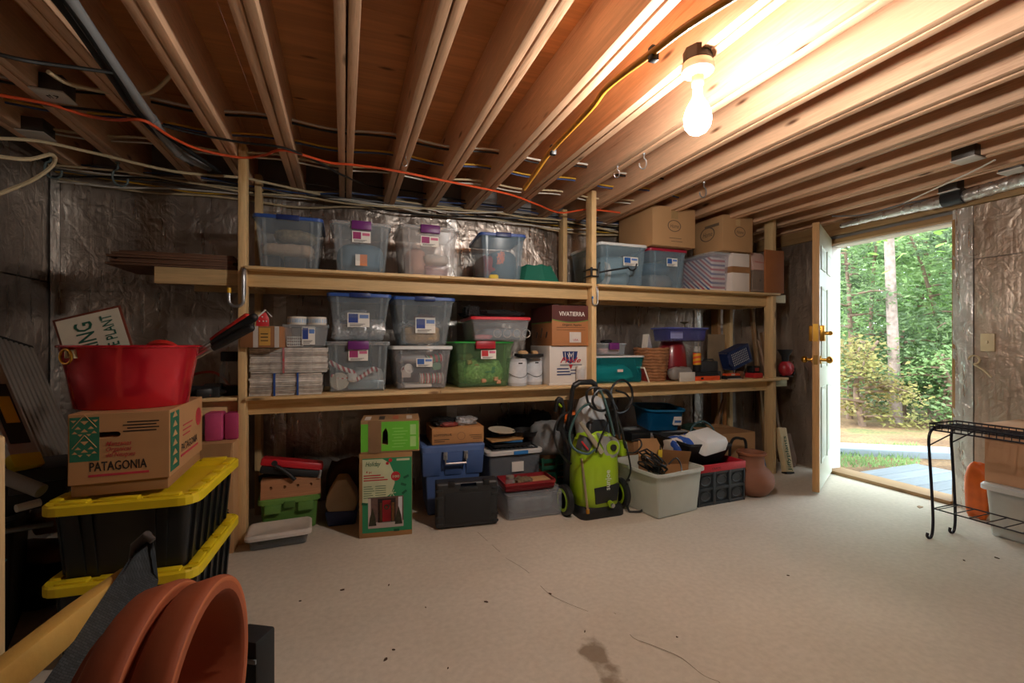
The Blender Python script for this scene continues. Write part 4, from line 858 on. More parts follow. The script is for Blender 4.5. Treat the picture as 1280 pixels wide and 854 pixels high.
# red canister, purple box on it
x, w = fit(843, 874, 3.0); t = thing('red_canister', 'dark red ribbed canister standing behind a plastic bag', 'canister', (x, 3.0 + w / 2 + .06, M_)); hb = top(858, 427, 3.02) - M_
MB().lathe([(w * .5, 0), (w * .52, .02), (w * .5, hb * .3), (w * .47, hb * .6), (w * .42, hb * .85), (w * .36, hb - .004), (w * .34, hb)], 20).build('body', mat('8c2129', .3, var=.1, coat=.3), t)
for k in range(4): MB().lathe([(w * (.502 - .03 * k), hb * (.35 + .15 * k)), (w * (.51 - .03 * k), hb * (.36 + .15 * k)), (w * (.50 - .03 * k), hb * (.37 + .15 * k))], 20, cap0=False, cap1=False).build('ring', mat('6f1a20', .4), t)
xc, yc = t.location[0], t.location[1]
x2, w2 = fit(836, 886, 3.0)
t = thing('purple_box', 'translucent purple blue tub resting on the red canister', 'tub', (x2 - .005, 3.0, M_ + hb + .001)); hp = top(860, 409.5, 3.0) - M_ - hb
shell(w2, .22, hp, .02, .02).build('body', PURP, t)
MB().box(-w2 * .5 - .003, w2 * .5 + .003, -.003, .223, hp - .012, hp).build('lid', mat('5b63a8', .4), t, .004)
MB().box(-w2 * .42, -w2 * .12, .012, .014, hp * .2, hp * .7).build('sticker', mat('9a9fd0', .5), t)
zq = M_ + hb + hp
t = thing('brass_goblet', 'small dull brass cup standing on the purple tub', 'cup', (x2 + .04, 3.1, zq))
MB().lathe([(.022, 0), (.022, .003), (.006, .01), (.005, .03), (.012, .036), (.035, .045), (.038, .05), (.034, .05), (.01, .04)], 18).build('bowl', mat('7d7458', .4, metal=.6), t)
x, w = fit(842, 869, 2.96); lump('plastic_bag', 'grey see-through plastic bag in front of the red canister', 'bag', (x, 3.01, M_), w, .09, top(855, 459, 2.96) - M_, mat('8b8580', .4, var=.2), 74, .12)
x, w = fit(850, 869, 2.93); one('paper_card', MB().box(-w / 2, w / 2, 0, .012, 0, top(860, 465.5, 2.93) - M_), mat('cbc6bd', .7), 'blank off-white card propped on the plastic bag', 'card', (x, 2.93, M_), bev=.001)
q = onY(880, 460, 2.97); t = thing('spray_can', 'spray can with a yellow and orange label and clear cap', 'spray can', (q.x, 3.05, M_)); hs = top(880, 433, 3.02) - M_
MB().lathe([(.030, 0), (.032, .004), (.032, hs * .55), (.032, hs * .8), (.028, hs * .84)], 20).build('can', mat('2c2a2a', .35, metal=.3), t)
MB().lathe([(.0325, hs * .45), (.033, hs * .45), (.033, hs * .8), (.0325, hs * .8)], 20, cap0=False, cap1=False).build('label', stripes('e0a92a', 'd8562a', (0, .3, 1), 26, .4), t)
MB().lathe([(.031, hs * .82), (.031, hs * .97), (.029, hs)], 20).build('cap', clear('d7d7d2', .6), t)
x, w = fit(869, 905, 2.95); t = thing('tool_case', 'low black tool case with an orange front panel', 'tool case', (x, 2.95, M_)); hh = top(888, 452, 2.95) - M_
MB().box(-w * .5, w * .36, .0, .16, 0, hh * .24).build('orange_panel', mat('e4552a', .45), t, .004)
MB().hexa([(-w * .5, -.001, hh * .24), (w * .36, -.001, hh * .24), (w * .36, .16, hh * .24), (-w * .5, .16, hh * .24)], [(-w * .48, .02, hh * .46), (w * .36, .02, hh * .46), (w * .36, .16, hh * .46), (-w * .48, .16, hh * .46)]).build('body', rubber, t, .006)
MB().box(-.02, w * .5, .06, .17, hh * .4, hh).build('upright_case', dgrey, t, .01)
MB().box(w * .34, w * .5, .03, .16, 0, hh * .46).build('side_pocket', dgrey, t, .006)
MB().box(-w * .3, -w * .22, -.002, .0, hh * .07, hh * .17).build('latch', ink, t)
x, w = fit(885, 906, 3.2); t = thing('cardboard_sheet', 'small piece of grey brown cardboard standing behind the tool case', 'cardboard', (x, 3.2, M_))
MB().box(-w / 2, w / 2, 0, .012, 0, top(895, 418, 3.2) - M_).build('sheet', mat('86745c', .8), t, .001)
q = onY(893, 445, 3.06); t = thing('radio', 'small black radio with a carrying handle behind the tool case', 'radio', (q.x + .03, 3.13, M_))
MB().box(-.07, .07, 0, .06, 0, .14).build('body', rubber, t, .008); MB().tube([(-.06, .03, .13), (-.05, .03, .165), (.05, .03, .165), (.06, .03, .13)], .006, 8).build('handle', dgrey, t)
for k in range(4): MB().box(-.05 + k * .026, -.034 + k * .026, -.003, .001, .08, .10).build('dial', mat('77736c', .4), t, .002)
# tilted blue basket with a lattice over an added pale backing
P4 = [onY(904, 441, 2.97), onY(946, 427, 2.97), onY(949, 450, 2.97), onY(917, 461, 2.97)]
ox = P4[3]; t = thing('slotted_basket', 'dark blue plastic basket tipped on its side showing its lattice', 'basket', (ox.x, 2.97, ox.z), rot=(0, R(-20), 0))
bw, bh = .21, .135; nb = mat('1f2c52', .4)
for k in range(11): MB().box(.012 + k * (bw - .024) / 10 - .0022, .012 + k * (bw - .024) / 10 + .0022, -.002, .005, .01, bh - .01).build('bar', nb if False else mat('2a355a', .4), t)
for k in range(7): MB().box(.01, bw - .01, -.002, .005, .012 + k * (bh - .024) / 6 - .0025, .012 + k * (bh - .024) / 6 + .0025).build('bar', mat('2a355a', .4), t)
for a, c, e, f in ((-.012, bw + .012, -.014, .012), (-.012, bw + .012, bh - .012, bh + .014), (-.012, .012, .0, bh), (bw - .012, bw + .012, .0, bh)): MB().box(a, c, -.006, .018, e, f).build('rim', nb, t, .004)
for a, c, e, f in ((-.01, bw + .01, -.012, -.006), (-.01, bw + .01, bh + .006, bh + .012), (-.01, -.004, 0, bh), (bw + .004, bw + .01, 0, bh)): MB().box(a, c, .018, .11, e, f).build('side', nb, t)
MB().box(.012, bw - .012, .004, .008, .008, bh - .008).build('added_backing', mat('d4d0c8', .6, var=.05), t)  # added pale sheet standing in for the bright foil seen through the lattice
MB().tube([(-.012, .0, .03), (-.035, -.01, .06), (-.03, -.01, .11), (-.01, .0, .125)], .01, 8).build('handle', nb, t)
# orange tool and others at the end
q = onY(921, 474, 2.96); t = thing('orange_tool', 'orange and black hand tool under the blue basket', 'tool', (q.x, 2.98, M_))
MB().box(-.09, .06, 0, .05, .028, .05).build('handle', mat('d9532a', .45), t, .006); MB().box(-.09, .08, .0, .06, 0, .027).build('body', rubber, t, .005); MB().box(-.04, .0, -.003, .01, .034, .046).build('name_plate', mat('c9c4ba', .5), t)
MB().box(.06, .10, .0, .06, 0, .065).build('wood_grip', mat('7b4a30', .6), t, .006)
MB().box(-.085, .05, -.03, -.005, .0, .008).build('rule', mat('b8b2a6', .5), t, .001)
q = onY(951, 468, 2.97); t = thing('red_charger', 'red and black tool at the end post of the shelf', 'tool', (q.x + .01, 3.0, M_))
MB().box(-.055, .055, 0, .1, 0, .045).build('base', mat('b3262a', .45), t, .008); MB().box(-.045, .045, .02, .09, .045, .105).build('body', rubber, t, .01); MB().box(-.02, .02, .014, .022, .06, .09).build('badge', mat('8c2a2a', .5), t)
q = onY(986, 472, 3.02); t = thing('red_blower', 'red and black leaf blower past the end post', 'blower', (q.x + .015, 3.06, M_))
MB().ball((0, 0, .075), .075, 16, 10, (1, .8, 1)).build('housing', mat('a5252c', .35), t)
MB().lathe([(.028, 0), (.032, .05), (.062, .1), (.064, .108)], 16, (-.01, 0, .14)).build('funnel', rubber, t)
MB().tube([(.06, -.01, .1), (.09, -.01, .07), (.085, -.01, .02)], .012, 8).build('handle', rubber, t); MB().box(-.03, .04, -.045, .045, .0, .012).build('foot', rubber, t, .004)

# ------------------------------------------------------------ on the floor under the rack
# pink pad and tall carton left of the post
x0, w = fit(262, 297, 2.88)
t = thing('cardboard_box', 'tall brown carton standing between the yellow-lidded totes and the post', 'box', (-.66, 2.83, 0), R(-3)); hc = onY(290, 552, 2.86).z
MB().box(-.14, .10, 0, .30, 0, hc).build('body', card, t, .003)
MB().hexa([(-.13, -.006, hc * .52), (.06, -.006, hc * .52), (.06, -.002, hc * .52), (-.13, -.002, hc * .52)], [(-.13, -.006, hc), (.095, -.006, hc), (.095, -.002, hc), (-.13, -.002, hc)]).build('flap', mat('b08458', .75), t)
lettering(t, 'ions', .03, -.002, hc * .36, .055, ink, width=.10)
MB().box(.0, .035, -.004, -.002, hc * .44, hc * .47).build('mark', mat('2d6e5c', .7), t)
pk = mat('c64a78', .6, var=.15)
p = onY(275, 551, 2.9); t = thing('pink_cushion', 'two folded bright pink pads on the tall carton', 'cushion', (p.x, 2.90, hc))
MB().box(-.075, .012, 0, .2, 0, .155).build('pad', pk, t, .012); MB().box(.017, .085, .01, .2, 0, .15).build('pad', mat('b23a68', .6, var=.15), t, .012)
# green tote stack
x, w = fit(322, 401, 3.05); gt = mat('5f8a3f', .5, var=.06)
t = thing('green_tote', 'sage green lidded tote on the floor under the rack', 'tote', (x, 3.03, 0), R(3)); hg = .205
shell(w * .95, .34, hg - .02, .03, .02).xf(Matrix.Translation((0, .008, 0))).build('body', gt, t)
MB().loft([ins(w, .36, .04, hg - .032, 0), ins(w, .36, .04, hg - .006, 0), ins(w, .36, .04, hg, .008), ins(w, .36, .04, hg, .05)]).build('lid', mat('6c9748', .5, var=.06), t)
for fx in (-.26, .26): MB().box(w * fx - w * .13, w * fx + w * .13, -.012, .02, hg - .085, hg - .03).build('handle', gt, t, .008)
MB().box(-w * .09, w * .09, -.006, .015, hg - .06, hg - .02).build('latch', mat('4c7330', .5), t, .004)
t = thing('wooden_block', 'wooden block with a row of four round holes on the green tote', 'wood block', (x + .008, 3.04, hg), R(3)); wb = wood(0, 'b07a52', '7d4f30')
blk = MB().hexa([(-.165, 0, 0), (.165, 0, 0), (.165, .09, 0), (-.165, .09, 0)], [(-.165, .03, .105), (.165, .03, .115), (.165, .115, .115), (-.165, .115, .105)]).build('block', wb, t, .003)
ct = MB()
for k in range(4): ct.tube([(-.11 + k * .073, -.02, .050), (-.11 + k * .073, .075, .078)], .0085, 14)
carve(blk, ct)
t = thing('red_case', 'red and black tool case tilted on the wooden block', 'tool case', (x + .002, 3.05, hg + .125), rot=(R(-8), R(11), R(2)))
MB().box(-.175, .175, 0, .2, .045, .09).build('lid', mat('c3202c', .4), t, .01); MB().box(-.17, .17, .006, .2, .0, .045).build('base', rubber, t, .01)
MB().tube([(-.09, -.004, .05), (-.05, -.008, .035), (0, -.008, .005), (.03, -.004, -.02)], .012, 8).build('handle', rubber, t)
MB().tube([(-.1, -.003, .065), (-.1, .004, .065)], .017, 14).build('dial', rubber, t); MB().box(.155, .172, -.002, .01, .0, .05).build('catch', steel, t, .002)
lump('black_bag', 'black cloth bag wedged behind the wooden block', 'bag', (x - .03, 3.26, hg), .3, .16, .13, rubber, 80)
# shallow clear bin in front
p = onZ(347, 686); x, w = fit(306, 388, 2.8)
t = thing('shallow_bin', 'shallow clear storage box with a frosted white lid on the concrete floor', 'bin', (-.338, 2.795, 0), R(3))
shell(.315, .21, .075, .03, .018).build('body', SMOKE, t)
MB().loft([ins(.335, .23, .035, .062, 0), ins(.335, .23, .035, .078, 0), ins(.335, .23, .035, .088, .012), ins(.335, .23, .035, .088, .03), ins(.335, .23, .035, .083, .04)]).xf(Matrix.Translation((0, -.01, 0))).build('lid', mat('cfc6bb', .5, var=.1), t)
# white and blue house-shaped bag
p = onZ(427, 657); t = thing('feed_bag', 'cream pointed bag standing in a dark blue tub', 'bag', (p.x, p.y, 0), R(-4)); ww = .19
MB().prism([(-ww / 2 * .8, 0, .075), (ww / 2 * .8, 0, .075), (ww / 2, 0, .13), (ww / 2 * .9, 0, .19), (.03, 0, .285), (-.03, 0, .285), (-ww / 2 * .9, 0, .19), (-ww / 2, 0, .13)], (0, .15, 0)).build('bag', mat('b7a183', .7, var=.08), t, .012)
MB().hexa([(-ww * .42, -.008, 0), (ww * .42, -.008, 0), (ww * .42, .16, 0), (-ww * .42, .16, 0)], [(-ww * .52, -.01, .095), (ww * .52, -.01, .085), (ww * .52, .165, .085), (-ww * .52, .165, .095)]).build('tub', mat('1f2f62', .4), t, .012)
lump('dark_bundle', 'dark brown bundle behind the pointed cream bag', 'bundle', (p.x + .02, 3.3, 0), .24, .18, .34, mat('4a3626', .8), 81)
# printed christmas box
t = thing('christmas_box', 'tall green printed christmas box showing a red front door', 'box', (.231, 2.76, 0), R(-7)); w, hx_ = .30, .492
MB().box(-w / 2, w / 2, 0, .19, 0, hx_).build('body', mat('a67c4e', .75, var=.05), t, .003)
gn = mat('2c8a5c', .6, var=.05, bump=0)
pn = MB().box(-w / 2 + .018, w / 2 - .002, -.0015, 0, .03, hx_ - .03).build('print_panel', gn, t)
cream = mat('c9cfa8', .6, bump=0)
pts = [(-w / 2 + .018, -.0022, hx_ - .035), (-.02, -.0022, hx_ - .035), (.02, -.0022, hx_ - .06), (.045, -.0022, hx_ - .12), (.05, -.0022, hx_ - .18), (.03, -.0022, hx_ - .24), (-.03, -.0022, hx_ - .28), (-w / 2 + .018, -.0022, hx_ - .29)]
MB().add(pts, [tuple(range(len(pts)))]).build('pale_panel', cream, t)
lettering(t, 'Holiday', -.075, -.003, hx_ - .075, .038, mat('3f6a4c', .6, bump=0), width=.085, shear=.3)
lettering(t, '4 pc', -.095, -.003, hx_ - .115, .02, inkred)
for k in range(3): MB().box(-.125, -.03 + .02 * k, -.003, -.0022, hx_ - .132 - .014 * k, hx_ - .126 - .014 * k).build('print_line', inkred, t)
for k in range(6): MB().box(-.125, -.08 + .008 * (k % 3), -.003, -.0022, hx_ - .195 - .013 * k, hx_ - .191 - .013 * k).box(-.06, .0, -.003, -.0022, hx_ - .195 - .013 * k, hx_ - .191 - .013 * k).build('print_line', mat('5d7a5a', .6, bump=0), t)
for a, c, r in ((.025, .045, .011), (.008, .062, .009), (.055, .14, .027)): MB().tube([(a, -.0015, hx_ - c), (a, -.003, hx_ - c)], r, 18).build('red_dot', inkred, t)
lettering(t, '100', .055, -.004, hx_ - .148, .02, cream, width=.038)
MB().box(.06, .135, -.0025, -.0015, hx_ - .05, hx_ - .038).build('print_bar', cream, t)
for a in range(3):
    MB().tube([(.035 + .022 * math.cos(R(60 * a)), -.003, .255 + .022 * math.sin(R(60 * a))), (.035 - .022 * math.cos(R(60 * a)), -.003, .255 - .022 * math.sin(R(60 * a)))], .002, 4).build('snowflake', cream, t)
ph = MB().box(-.10, .10, -.003, -.0015, .055, .235).build('porch_picture', mat('6a5048', .6, var=.25, scale=40, bump=0), t)
for a, c, z0, z1_, cc in ((-.10, .10, .055, .09, 'b9aca6'), (-.045, .055, .085, .225, '2c1c18'), (-.02, .028, .09, .215, 'b8222e'), (-.04, -.025, .09, .2, 'c98a4a'), (.033, .048, .09, .2, 'c98a4a'), (.07, .092, .09, .23, 'd8d4d8'), (-.1, -.085, .09, .23, 'c9b8b0')):
    MB().box(a, c, -.0042, -.003, z0, z1_).build('picture_area', mat(cc, .6, var=.05, bump=0), t)
for a in (-.075, .072): MB().add([(a - .022, -.005, .07), (a + .022, -.005, .07), (a + .015, -.005, .12), (a, -.005, .175), (a - .015, -.005, .12)], [(0, 1, 2, 3, 4)]).build('picture_tree', mat('33301f', .6, var=.4, scale=80, bump=0), t)
MB().tube([(.004 + .012 * math.cos(a), -.0055, .175 + .012 * math.sin(a)) for a in [i * math.pi / 6 for i in range(12)]], .003, 5, True).build('wreath', mat('24402a', .6), t)
for k, (a, c, r_) in enumerate(((.10, .30, 20), (.115, .345, -25), (-.12, .20, 10), (.06, .035, 0), (.105, .255, -35))): MB().box(-.016, .016, -.0026, -.0016, -.007, .007).xf(Matrix.Translation((a, 0, c)) @ Matrix.Rotation(R(r_), 4, 'Y')).build('holly_leaf', mat('0f5a3a', .6, bump=0), t)
# torn green box on it
zt = hx_ + .001; t = thing('green_box', 'torn bright green carton with brown tape on the christmas box', 'box', (.255, 2.755, zt), R(-7)); w, hh = .335, .19
torn = [(-.047, -.02, .05), (-.012, -.02, .045), (-.014, -.02, .12), (-.025, -.02, .145), (-.043, -.02, .12)]
carve(MB().box(-w / 2, w / 2, 0, .22, 0, hh).build('body', mat('a07e56', .75), t, .003), MB().prism(torn, (0, .21, 0)))
gpm = mat('6cc43a', .55, var=.04, bump=0); MB().box(-w / 2 + .003, -w * .36, -.0018, 0, .01, hh - .02).build('green_print', gpm, t)
carve(MB().box(-w * .15, w / 2 - .004, -.0018, 0, .01, hh - .01).build('green_print', gpm, t), MB().prism(torn, (0, .21, 0)))
MB().box(-w * .37, -w * .15, -.003, -.0008, 0, hh).build('tape', mat('8a6a4c', .45, var=.15, bump=0), t)
for k in range(2): MB().box(w * .34, w * .44, -.0028, -.0018, .03 + k * .07, .09 + k * .07).build('icon', mat('a9dc84', .6, bump=0), t)
for k in range(7): MB().box(.01 + .01 * (k % 2), .075 + .012 * (k % 3), -.0028, -.0018, .03 + k * .018, .034 + k * .018).build('print_line', mat('8fd468', .6, bump=0), t)
for k in range(4): MB().box(-w * .44 + k * .08, -w * .34 + k * .08, .03, .15, hh, hh + .0012).build('top_print', [mat('d8d4cc', .6), mat('2b2a28', .6), mat('a85a3a', .6), mat('c9c4ba', .6)][k], t)
# blue tote with its handle
bt = mat('4c679c', .5, var=.05); t = thing('blue_tote', 'slate blue lidded tote with a grey metal handle on the floor', 'tote', (.675, 2.93, 0), R(-4)); w, hh, dp = .43, .465, .44
shell(w * .92, dp * .92, hh - .03, .03, .035).xf(Matrix.Translation((0, .015, 0))).build('body', bt, t)
MB().loft([ins(w, dp, .04, hh - .04, 0), ins(w, dp, .04, hh - .008, 0), ins(w, dp, .04, hh, .01), ins(w, dp, .04, hh, .04), ins(w, dp, .04, hh - .01, .05)]).build('lid', mat('5671a6', .5, var=.05), t)
for fx in (-.33, .0, .33): MB().hexa([(w * fx - .055, .026, hh - .2), (w * fx + .055, .026, hh - .2), (w * fx + .055, .04, hh - .2), (w * fx - .055, .04, hh - .2)], [(w * fx - .062, .0, hh - .04), (w * fx + .062, .0, hh - .04), (w * fx + .062, .03, hh - .04), (w * fx - .062, .03, hh - .04)]).build('ridge', bt, t, .005)
MB().tube([(-.055, .004, hh - .05), (-.055, -.012, hh - .06), (-.055, -.014, hh - .115), (.08, -.014, hh - .115), (.08, -.012, hh - .06), (.08, .004, hh - .05)], .008, 8).build('handle', steel, t)
for a in (-.055, .08): MB().box(a - .013, a + .013, -.012, .01, hh - .09, hh - .04).build('hinge', steel, t, .003)
zt = hh + .001; t = thing('flat_box', 'flat brown printed carton on the slate blue tote', 'box', (.715, 2.97, zt), R(-2)); w, hh = .35, .105
MB().box(-w / 2, w / 2, 0, .28, 0, hh).build('body', mat('b98552', .75, var=.05), t, .003)
lettering(t, 'SOFTOPLUS', -.105, -.0015, .055, .02, ink, width=.12); MB().box(-w * .46, -.06, -.0015, -.0005, .03, .034).box(-w * .46, -.09, -.0015, -.0005, .018, .022).build('print_line', ink, t)
MB().box(.075, w * .46, -.0015, -.0005, .05, .053).box(.085, w * .46, -.0015, -.0005, .038, .041).box(.10, w * .46, -.0015, -.0005, .026, .029).build('print_line', ink, t)
stp = MB().tube([(.02 + .026 * math.cos(a), -.001, .05 + .026 * math.sin(a)) for a in [i * math.pi / 8 for i in range(16)]], .001, 4, True).build('stamp', prt, t)
zq = zt + hh
for k, (a, c, ww, dd, hh_, cc, lb) in enumerate(((-.08, .14, .16, .16, .05, '1d1f22', 'black crumpled bag on the flat brown carton'), (-.05, .06, .12, .05, .03, '8a3a34', 'small red packet on the flat brown carton'), (.07, .1, .15, .1, .055, 'b9bcc0', 'bundle of silver tinsel strands on the flat brown carton'))):
    lump(['black_bag', 'red_packet', 'silver_tinsel'][k], lb, ['bag', 'packet', 'tinsel'][k], inside(t, a, c, hh), ww, dd, hh_, mat(cc, .5, metal=.6 if k == 2 else 0, var=.3, scale=60, bump=.8), 90 + k, .4, fr=7)
# black tool case standing up
t = thing('black_case', 'black hard plastic tool case standing against the blue tote', 'tool case', (.713, 2.72, 0), R(-6)); w, hh = .39, .285; bk = mat('2a2c2e', .45, var=.06)
carve(MB().loft([[(x_, y_, z_) for x_, z_ in ((-w / 2 + i, .0 + i), (w / 2 - i, i), (w / 2 - i, hh - i), (-w / 2 + i, hh - i))] for y_, i in ((.0, .014), (.012, .004), (.1, .004), (.11, .014))]).build('body', bk, t, .008), MB().box(-w * .11, w * .14, -.05, .2, hh - .033, hh - .012))
MB().box(-w * .36, w * .36, -.006, .004, .035, hh - .07).build('front_panel', mat('25272a', .5), t, .004)
for z_ in (.03, .075, hh - .09, hh - .05):
    for sx_ in (-1, 1): MB().box(sx_ * w * .44 - .022, sx_ * w * .44 + .022, -.005, .004, z_ - .008, z_ + .008).build('rib', bk, t, .003)
MB().box(-w * .13, w * .16, -.006, .06, hh - .055, hh - .035).build('handle', bk, t, .006)
for sx_ in (-.25, .3): MB().box(w * sx_ - .02, w * sx_ + .02, -.008, .03, hh - .03, hh + .004).build('latch', rubber, t, .004)
# grey tote with a white lid and clutter on it
x, w = fit(610, 682, 3.0); hgt = .375
t = thing('grey_tote', 'grey see-through tote with a white lid and a blue clip', 'tote', (x, 3.02, 0)); dp = .38
shell(w * .94, dp * .94, hgt - .02, .03, .025).xf(Matrix.Translation((0, .01, 0))).build('body', clear('9aa0a8', .55), t)
MB().loft([ins(w, dp, .05, hgt - .03, 0), ins(w, dp, .05, hgt - .008, 0), ins(w, dp, .05, hgt, .01), ins(w, dp, .05, hgt, .06)]).build('lid', mat('d3d2cf', .45, var=.04), t)
MB().box(-.02, .09, -.006, .012, hgt - .032, hgt - .006).build('clip', mat('2f7fc8', .4), t, .004); MB().box(-.03, .06, .012, .016, .22, .29).build('sticker', paper, t)
zq = hgt + .001
def pan(lb, u, v, r, z0, Y, m, hl):
    q = onY(u, v, Y); t = thing('frying_pan', lb, 'pan', (q.x, Y, z0), R(30))
    MB().lathe([(r * .8, 0), (r * .84, 0), (r, .035), (r * .985, .035), (r * .8, .006), (.002, .006)], 28).build('pan', m, t)
    MB().tube([(-r, 0, .03), (-r - hl, 0, .045)], [.011, .013], 8).build('handle', rubber, t)
racks = mat('24262a', .4, metal=.4)
t = thing('oven_rack', 'black wire rack lying on the white-lidded grey tote', 'rack', (x, 3.02, zq)); MB().tube([(-.17, .02, .006), (.17, .02, .006), (.17, .3, .006), (-.17, .3, .006)], .005, 6, True).build('frame', racks, t)
for k in range(9): MB().tube([(-.14 + k * .035, .02, .006), (-.14 + k * .035, .3, .006)], .0025, 5).build('wire', racks, t)
one('black_tray', shell(.30, .26, .03, .02, .01, .003, .003), rubber, 'black baking tray on the wire rack', 'tray', (x - .01, 3.04, zq + .014), R(4))
one('blue_folder', MB().box(-.12, .1, 0, .2, 0, .015), mat('2c6aa0', .5), 'thin blue box in the stack on the grey tote', 'box', (x - .04, 3.06, zq + .046), R(-6), bev=.003)
one('wood_board', MB().box(-.15, .1, 0, .12, 0, .012), wood(0, 'b58a55', '8a6238'), 'short tan board in the stack on the grey tote', 'board', (x - .03, 3.05, zq + .062), R(6), bev=.002)
pan('round black frying pan on top of the grey tote clutter', 655, 552, .115, zq + .075, 3.17, mat('2a2826', .35, metal=.5), .0)
one('paper_plate', MB().lathe([(.05, 0), (.09, .012), (.1, .016), (.088, .014), (.05, .004), (.002, .004)], 24), mat('c9bda6', .7), 'tan plate tilted at the edge of the frying pan', 'plate', (x - .07, 3.14, zq + .112), rot=(R(6), R(4), 0))
one('black_gadget', MB().box(-.03, .03, 0, .04, 0, .035).tube([(0, 0, .018), (0, -.012, .018)], .013, 12), rubber, 'small black gadget on the frying pan', 'gadget', (x + .06, 3.1, zq + .085), bev=.002)
# clear bin in a bag with red tray
t = thing('bagged_bin', 'low clear bin inside a cloudy plastic bag on the floor', 'bin', (1.165, 2.70, 0), R(-2)); w = .40
shell(w, .34, .165, .03, .02).build('body', clear('b4bcc4', .42, .3), t); lump_m = mat('77808a', .4, var=.4, scale=25)
mb = MB(); mb.loft([[(a * 1.01 + .004 * noise.noise(Vector((a * 40, c * 40, z_ * 30))), c - .002 + .008 * noise.noise(Vector((a * 30, c * 30, z_ * 30 + 5))), z_) for a, c, _ in ins(w, .34, .04, 0, .012 - .07 * z_, 8)] for z_ in (.004, .04, .08, .12, .155, .17)], False, True)
mb.build('plastic_wrap', clear('c9ced4', .36, .12), t, ang=60)
lump('grey_cloth', 'grey cloth packed inside the bagged bin', 'cloth', inside(t, 0, .17, .012), w * .8, .26, .13, lump_m, 95)
z1 = .175; t = thing('red_tray', 'shallow dark red tray on the bagged bin', 'tray', (1.135, 2.72, z1), R(-2)); w = .355
shell(w, .2, .062, .012, .012, .005, .004).build('tray', mat('8f1f26', .4, var=.06), t); MB().box(-w / 2 + .012, w / 2 - .012, .0, .004, .022, .026).build('ridge', mat('6f161c', .4), t)
jr = thing('glass_jar', 'small clear glass jar standing in the red tray', 'jar', inside(t, -.12, .07, .008)); MB().lathe([(.025, 0), (.032, .006), (.032, .055), (.026, .065), (.026, .08), (.023, .08), (.023, .065), (.028, .055), (.028, .01), (.002, .008)], 18, cap1=False).build('glass', clear('ccd2cf', .35, .08), jr); MB().lathe([(.027, .07), (.027, .085), (.002, .088)], 18).build('lid', mat('a9a79f', .4, metal=.6), jr)
lump('dried_flowers', 'grey brown dried flowers in the red tray', 'dried flowers', inside(t, -.02, .09, .008), .12, .1, .06, mat('76664f', .9, var=.4, scale=60, bump=.9), 96, .4, fr=8)
one('wood_offcut', MB().box(-.07, .07, 0, .1, 0, .04), wood(0, 'c4986a', '96693f'), 'pale wood offcut lying in the red tray', 'wood', inside(t, .09, .05, .012), bev=.002)
# green slatted crate and the bags on it
x, w = fit(676, 722, 3.02); t = thing('green_crate', 'dark green slatted plastic crate behind the pressure washer', 'crate', (x + .03, 3.02, 0)); w = .34; hcr = .30; gc = mat('0f4a34', .45)
for k in range(6):
    for y0, y1 in ((0, .008), (.292, .3)): MB().box(-w / 2, w / 2, y0, y1, .01 + k * .05, .04 + k * .05).build('slat', gc, t, .002)
    for x0_, x1_ in ((-w / 2, -w / 2 + .008), (w / 2 - .008, w / 2)): MB().box(x0_, x1_, .008, .292, .01 + k * .05, .04 + k * .05).build('slat', gc, t, .002)
for sx_ in (-1, -.33, .33, 1): MB().box(sx_ * w * .48 - .008, sx_ * w * .48 + .008, -.004, .006, 0, hcr).build('rib', gc, t, .002)
MB().box(-w / 2, w / 2, 0, .3, 0, .008).build('base', gc, t)
q = onY(692, 560, 3.05); lump('plastic_bag', 'bulging grey clear plastic bag on the green crate', 'bag', (q.x + .01, 3.16, hcr - .01), .29, .26, .25, clear('a6a8a8', .95, .25), 97, .16)
lump('orange_pumpkin', 'orange fabric pumpkin on top of the grey plastic bag', 'pumpkin', (onY(713, 535, 3.15).x, 3.16, hcr + .215), .13, .12, .10, mat('e06a1c', .6), 98, .15)
q = onY(660, 540, 3.3); t = thing('black_pot', 'black ribbed pot on a stack behind the grey tote', 'pot', (q.x, 3.42, hgt + .001), R(10))
MB().lathe([(.08, 0), (.09, .02), (.10, .16), (.105, .17), (.098, .17), (.085, .02), (.002, .02)], 22).build('pot', rubber, t); MB().tube([(-.10, 0, .15), (-.16, 0, .16), (-.19, -.01, .155)], .016, 8).build('handle', rubber, t)
lump('black_bag', 'heap of black cloth beside the black pot', 'bag', (q.x + .13, 3.40, hgt - .05), .2, .18, .26, mat('23262a', .8), 99, .25)
one('plain_carton', MB().box(-.12, .12, 0, .2, 0, .33), card_d, 'plain carton behind the grey tote holding the black cloth', 'box', (q.x + .13, 3.31, 0), bev=.003)
# ------------------------------------------------------------ pressure washer
O = Vector((1.585, 2.56, 0)); pw = thing('pressure_washer', 'lime green pressure washer with tangled black hoses on the floor', 'pressure washer', O)
lime = mat('9fc422', .35, var=.04, coat=.3); dk = mat('1e2022', .45); sil = mat('b9bec0', .4, metal=.2, var=.05)
def lp(u, v, dy): return onY(u, v, O.y + dy) - O
base = MB().loft([rr(.33, .30, .05, 0, 5, 0, .0), rr(.33, .30, .05, .045, 5, 0, .0), rr(.30, .26, .06, .075, 5, 0, .015)]); base.build('base', dk, pw, .004)
def ov(w, d, z, y=0): return rr(w, d, min(w, d) * .42, z, 6, 0, y)
MB().loft([ov(.28, .24, .062, .02), ov(.31, .26, .075, .005), ov(.32, .27, .16, .0), ov(.315, .265, .28, .004), ov(.305, .25, .40, .012), ov(.27, .22, .48, .025), ov(.215, .18, .53, .04), ov(.14, .12, .555, .06)]).build('front_cover', lime, pw, ang=60)
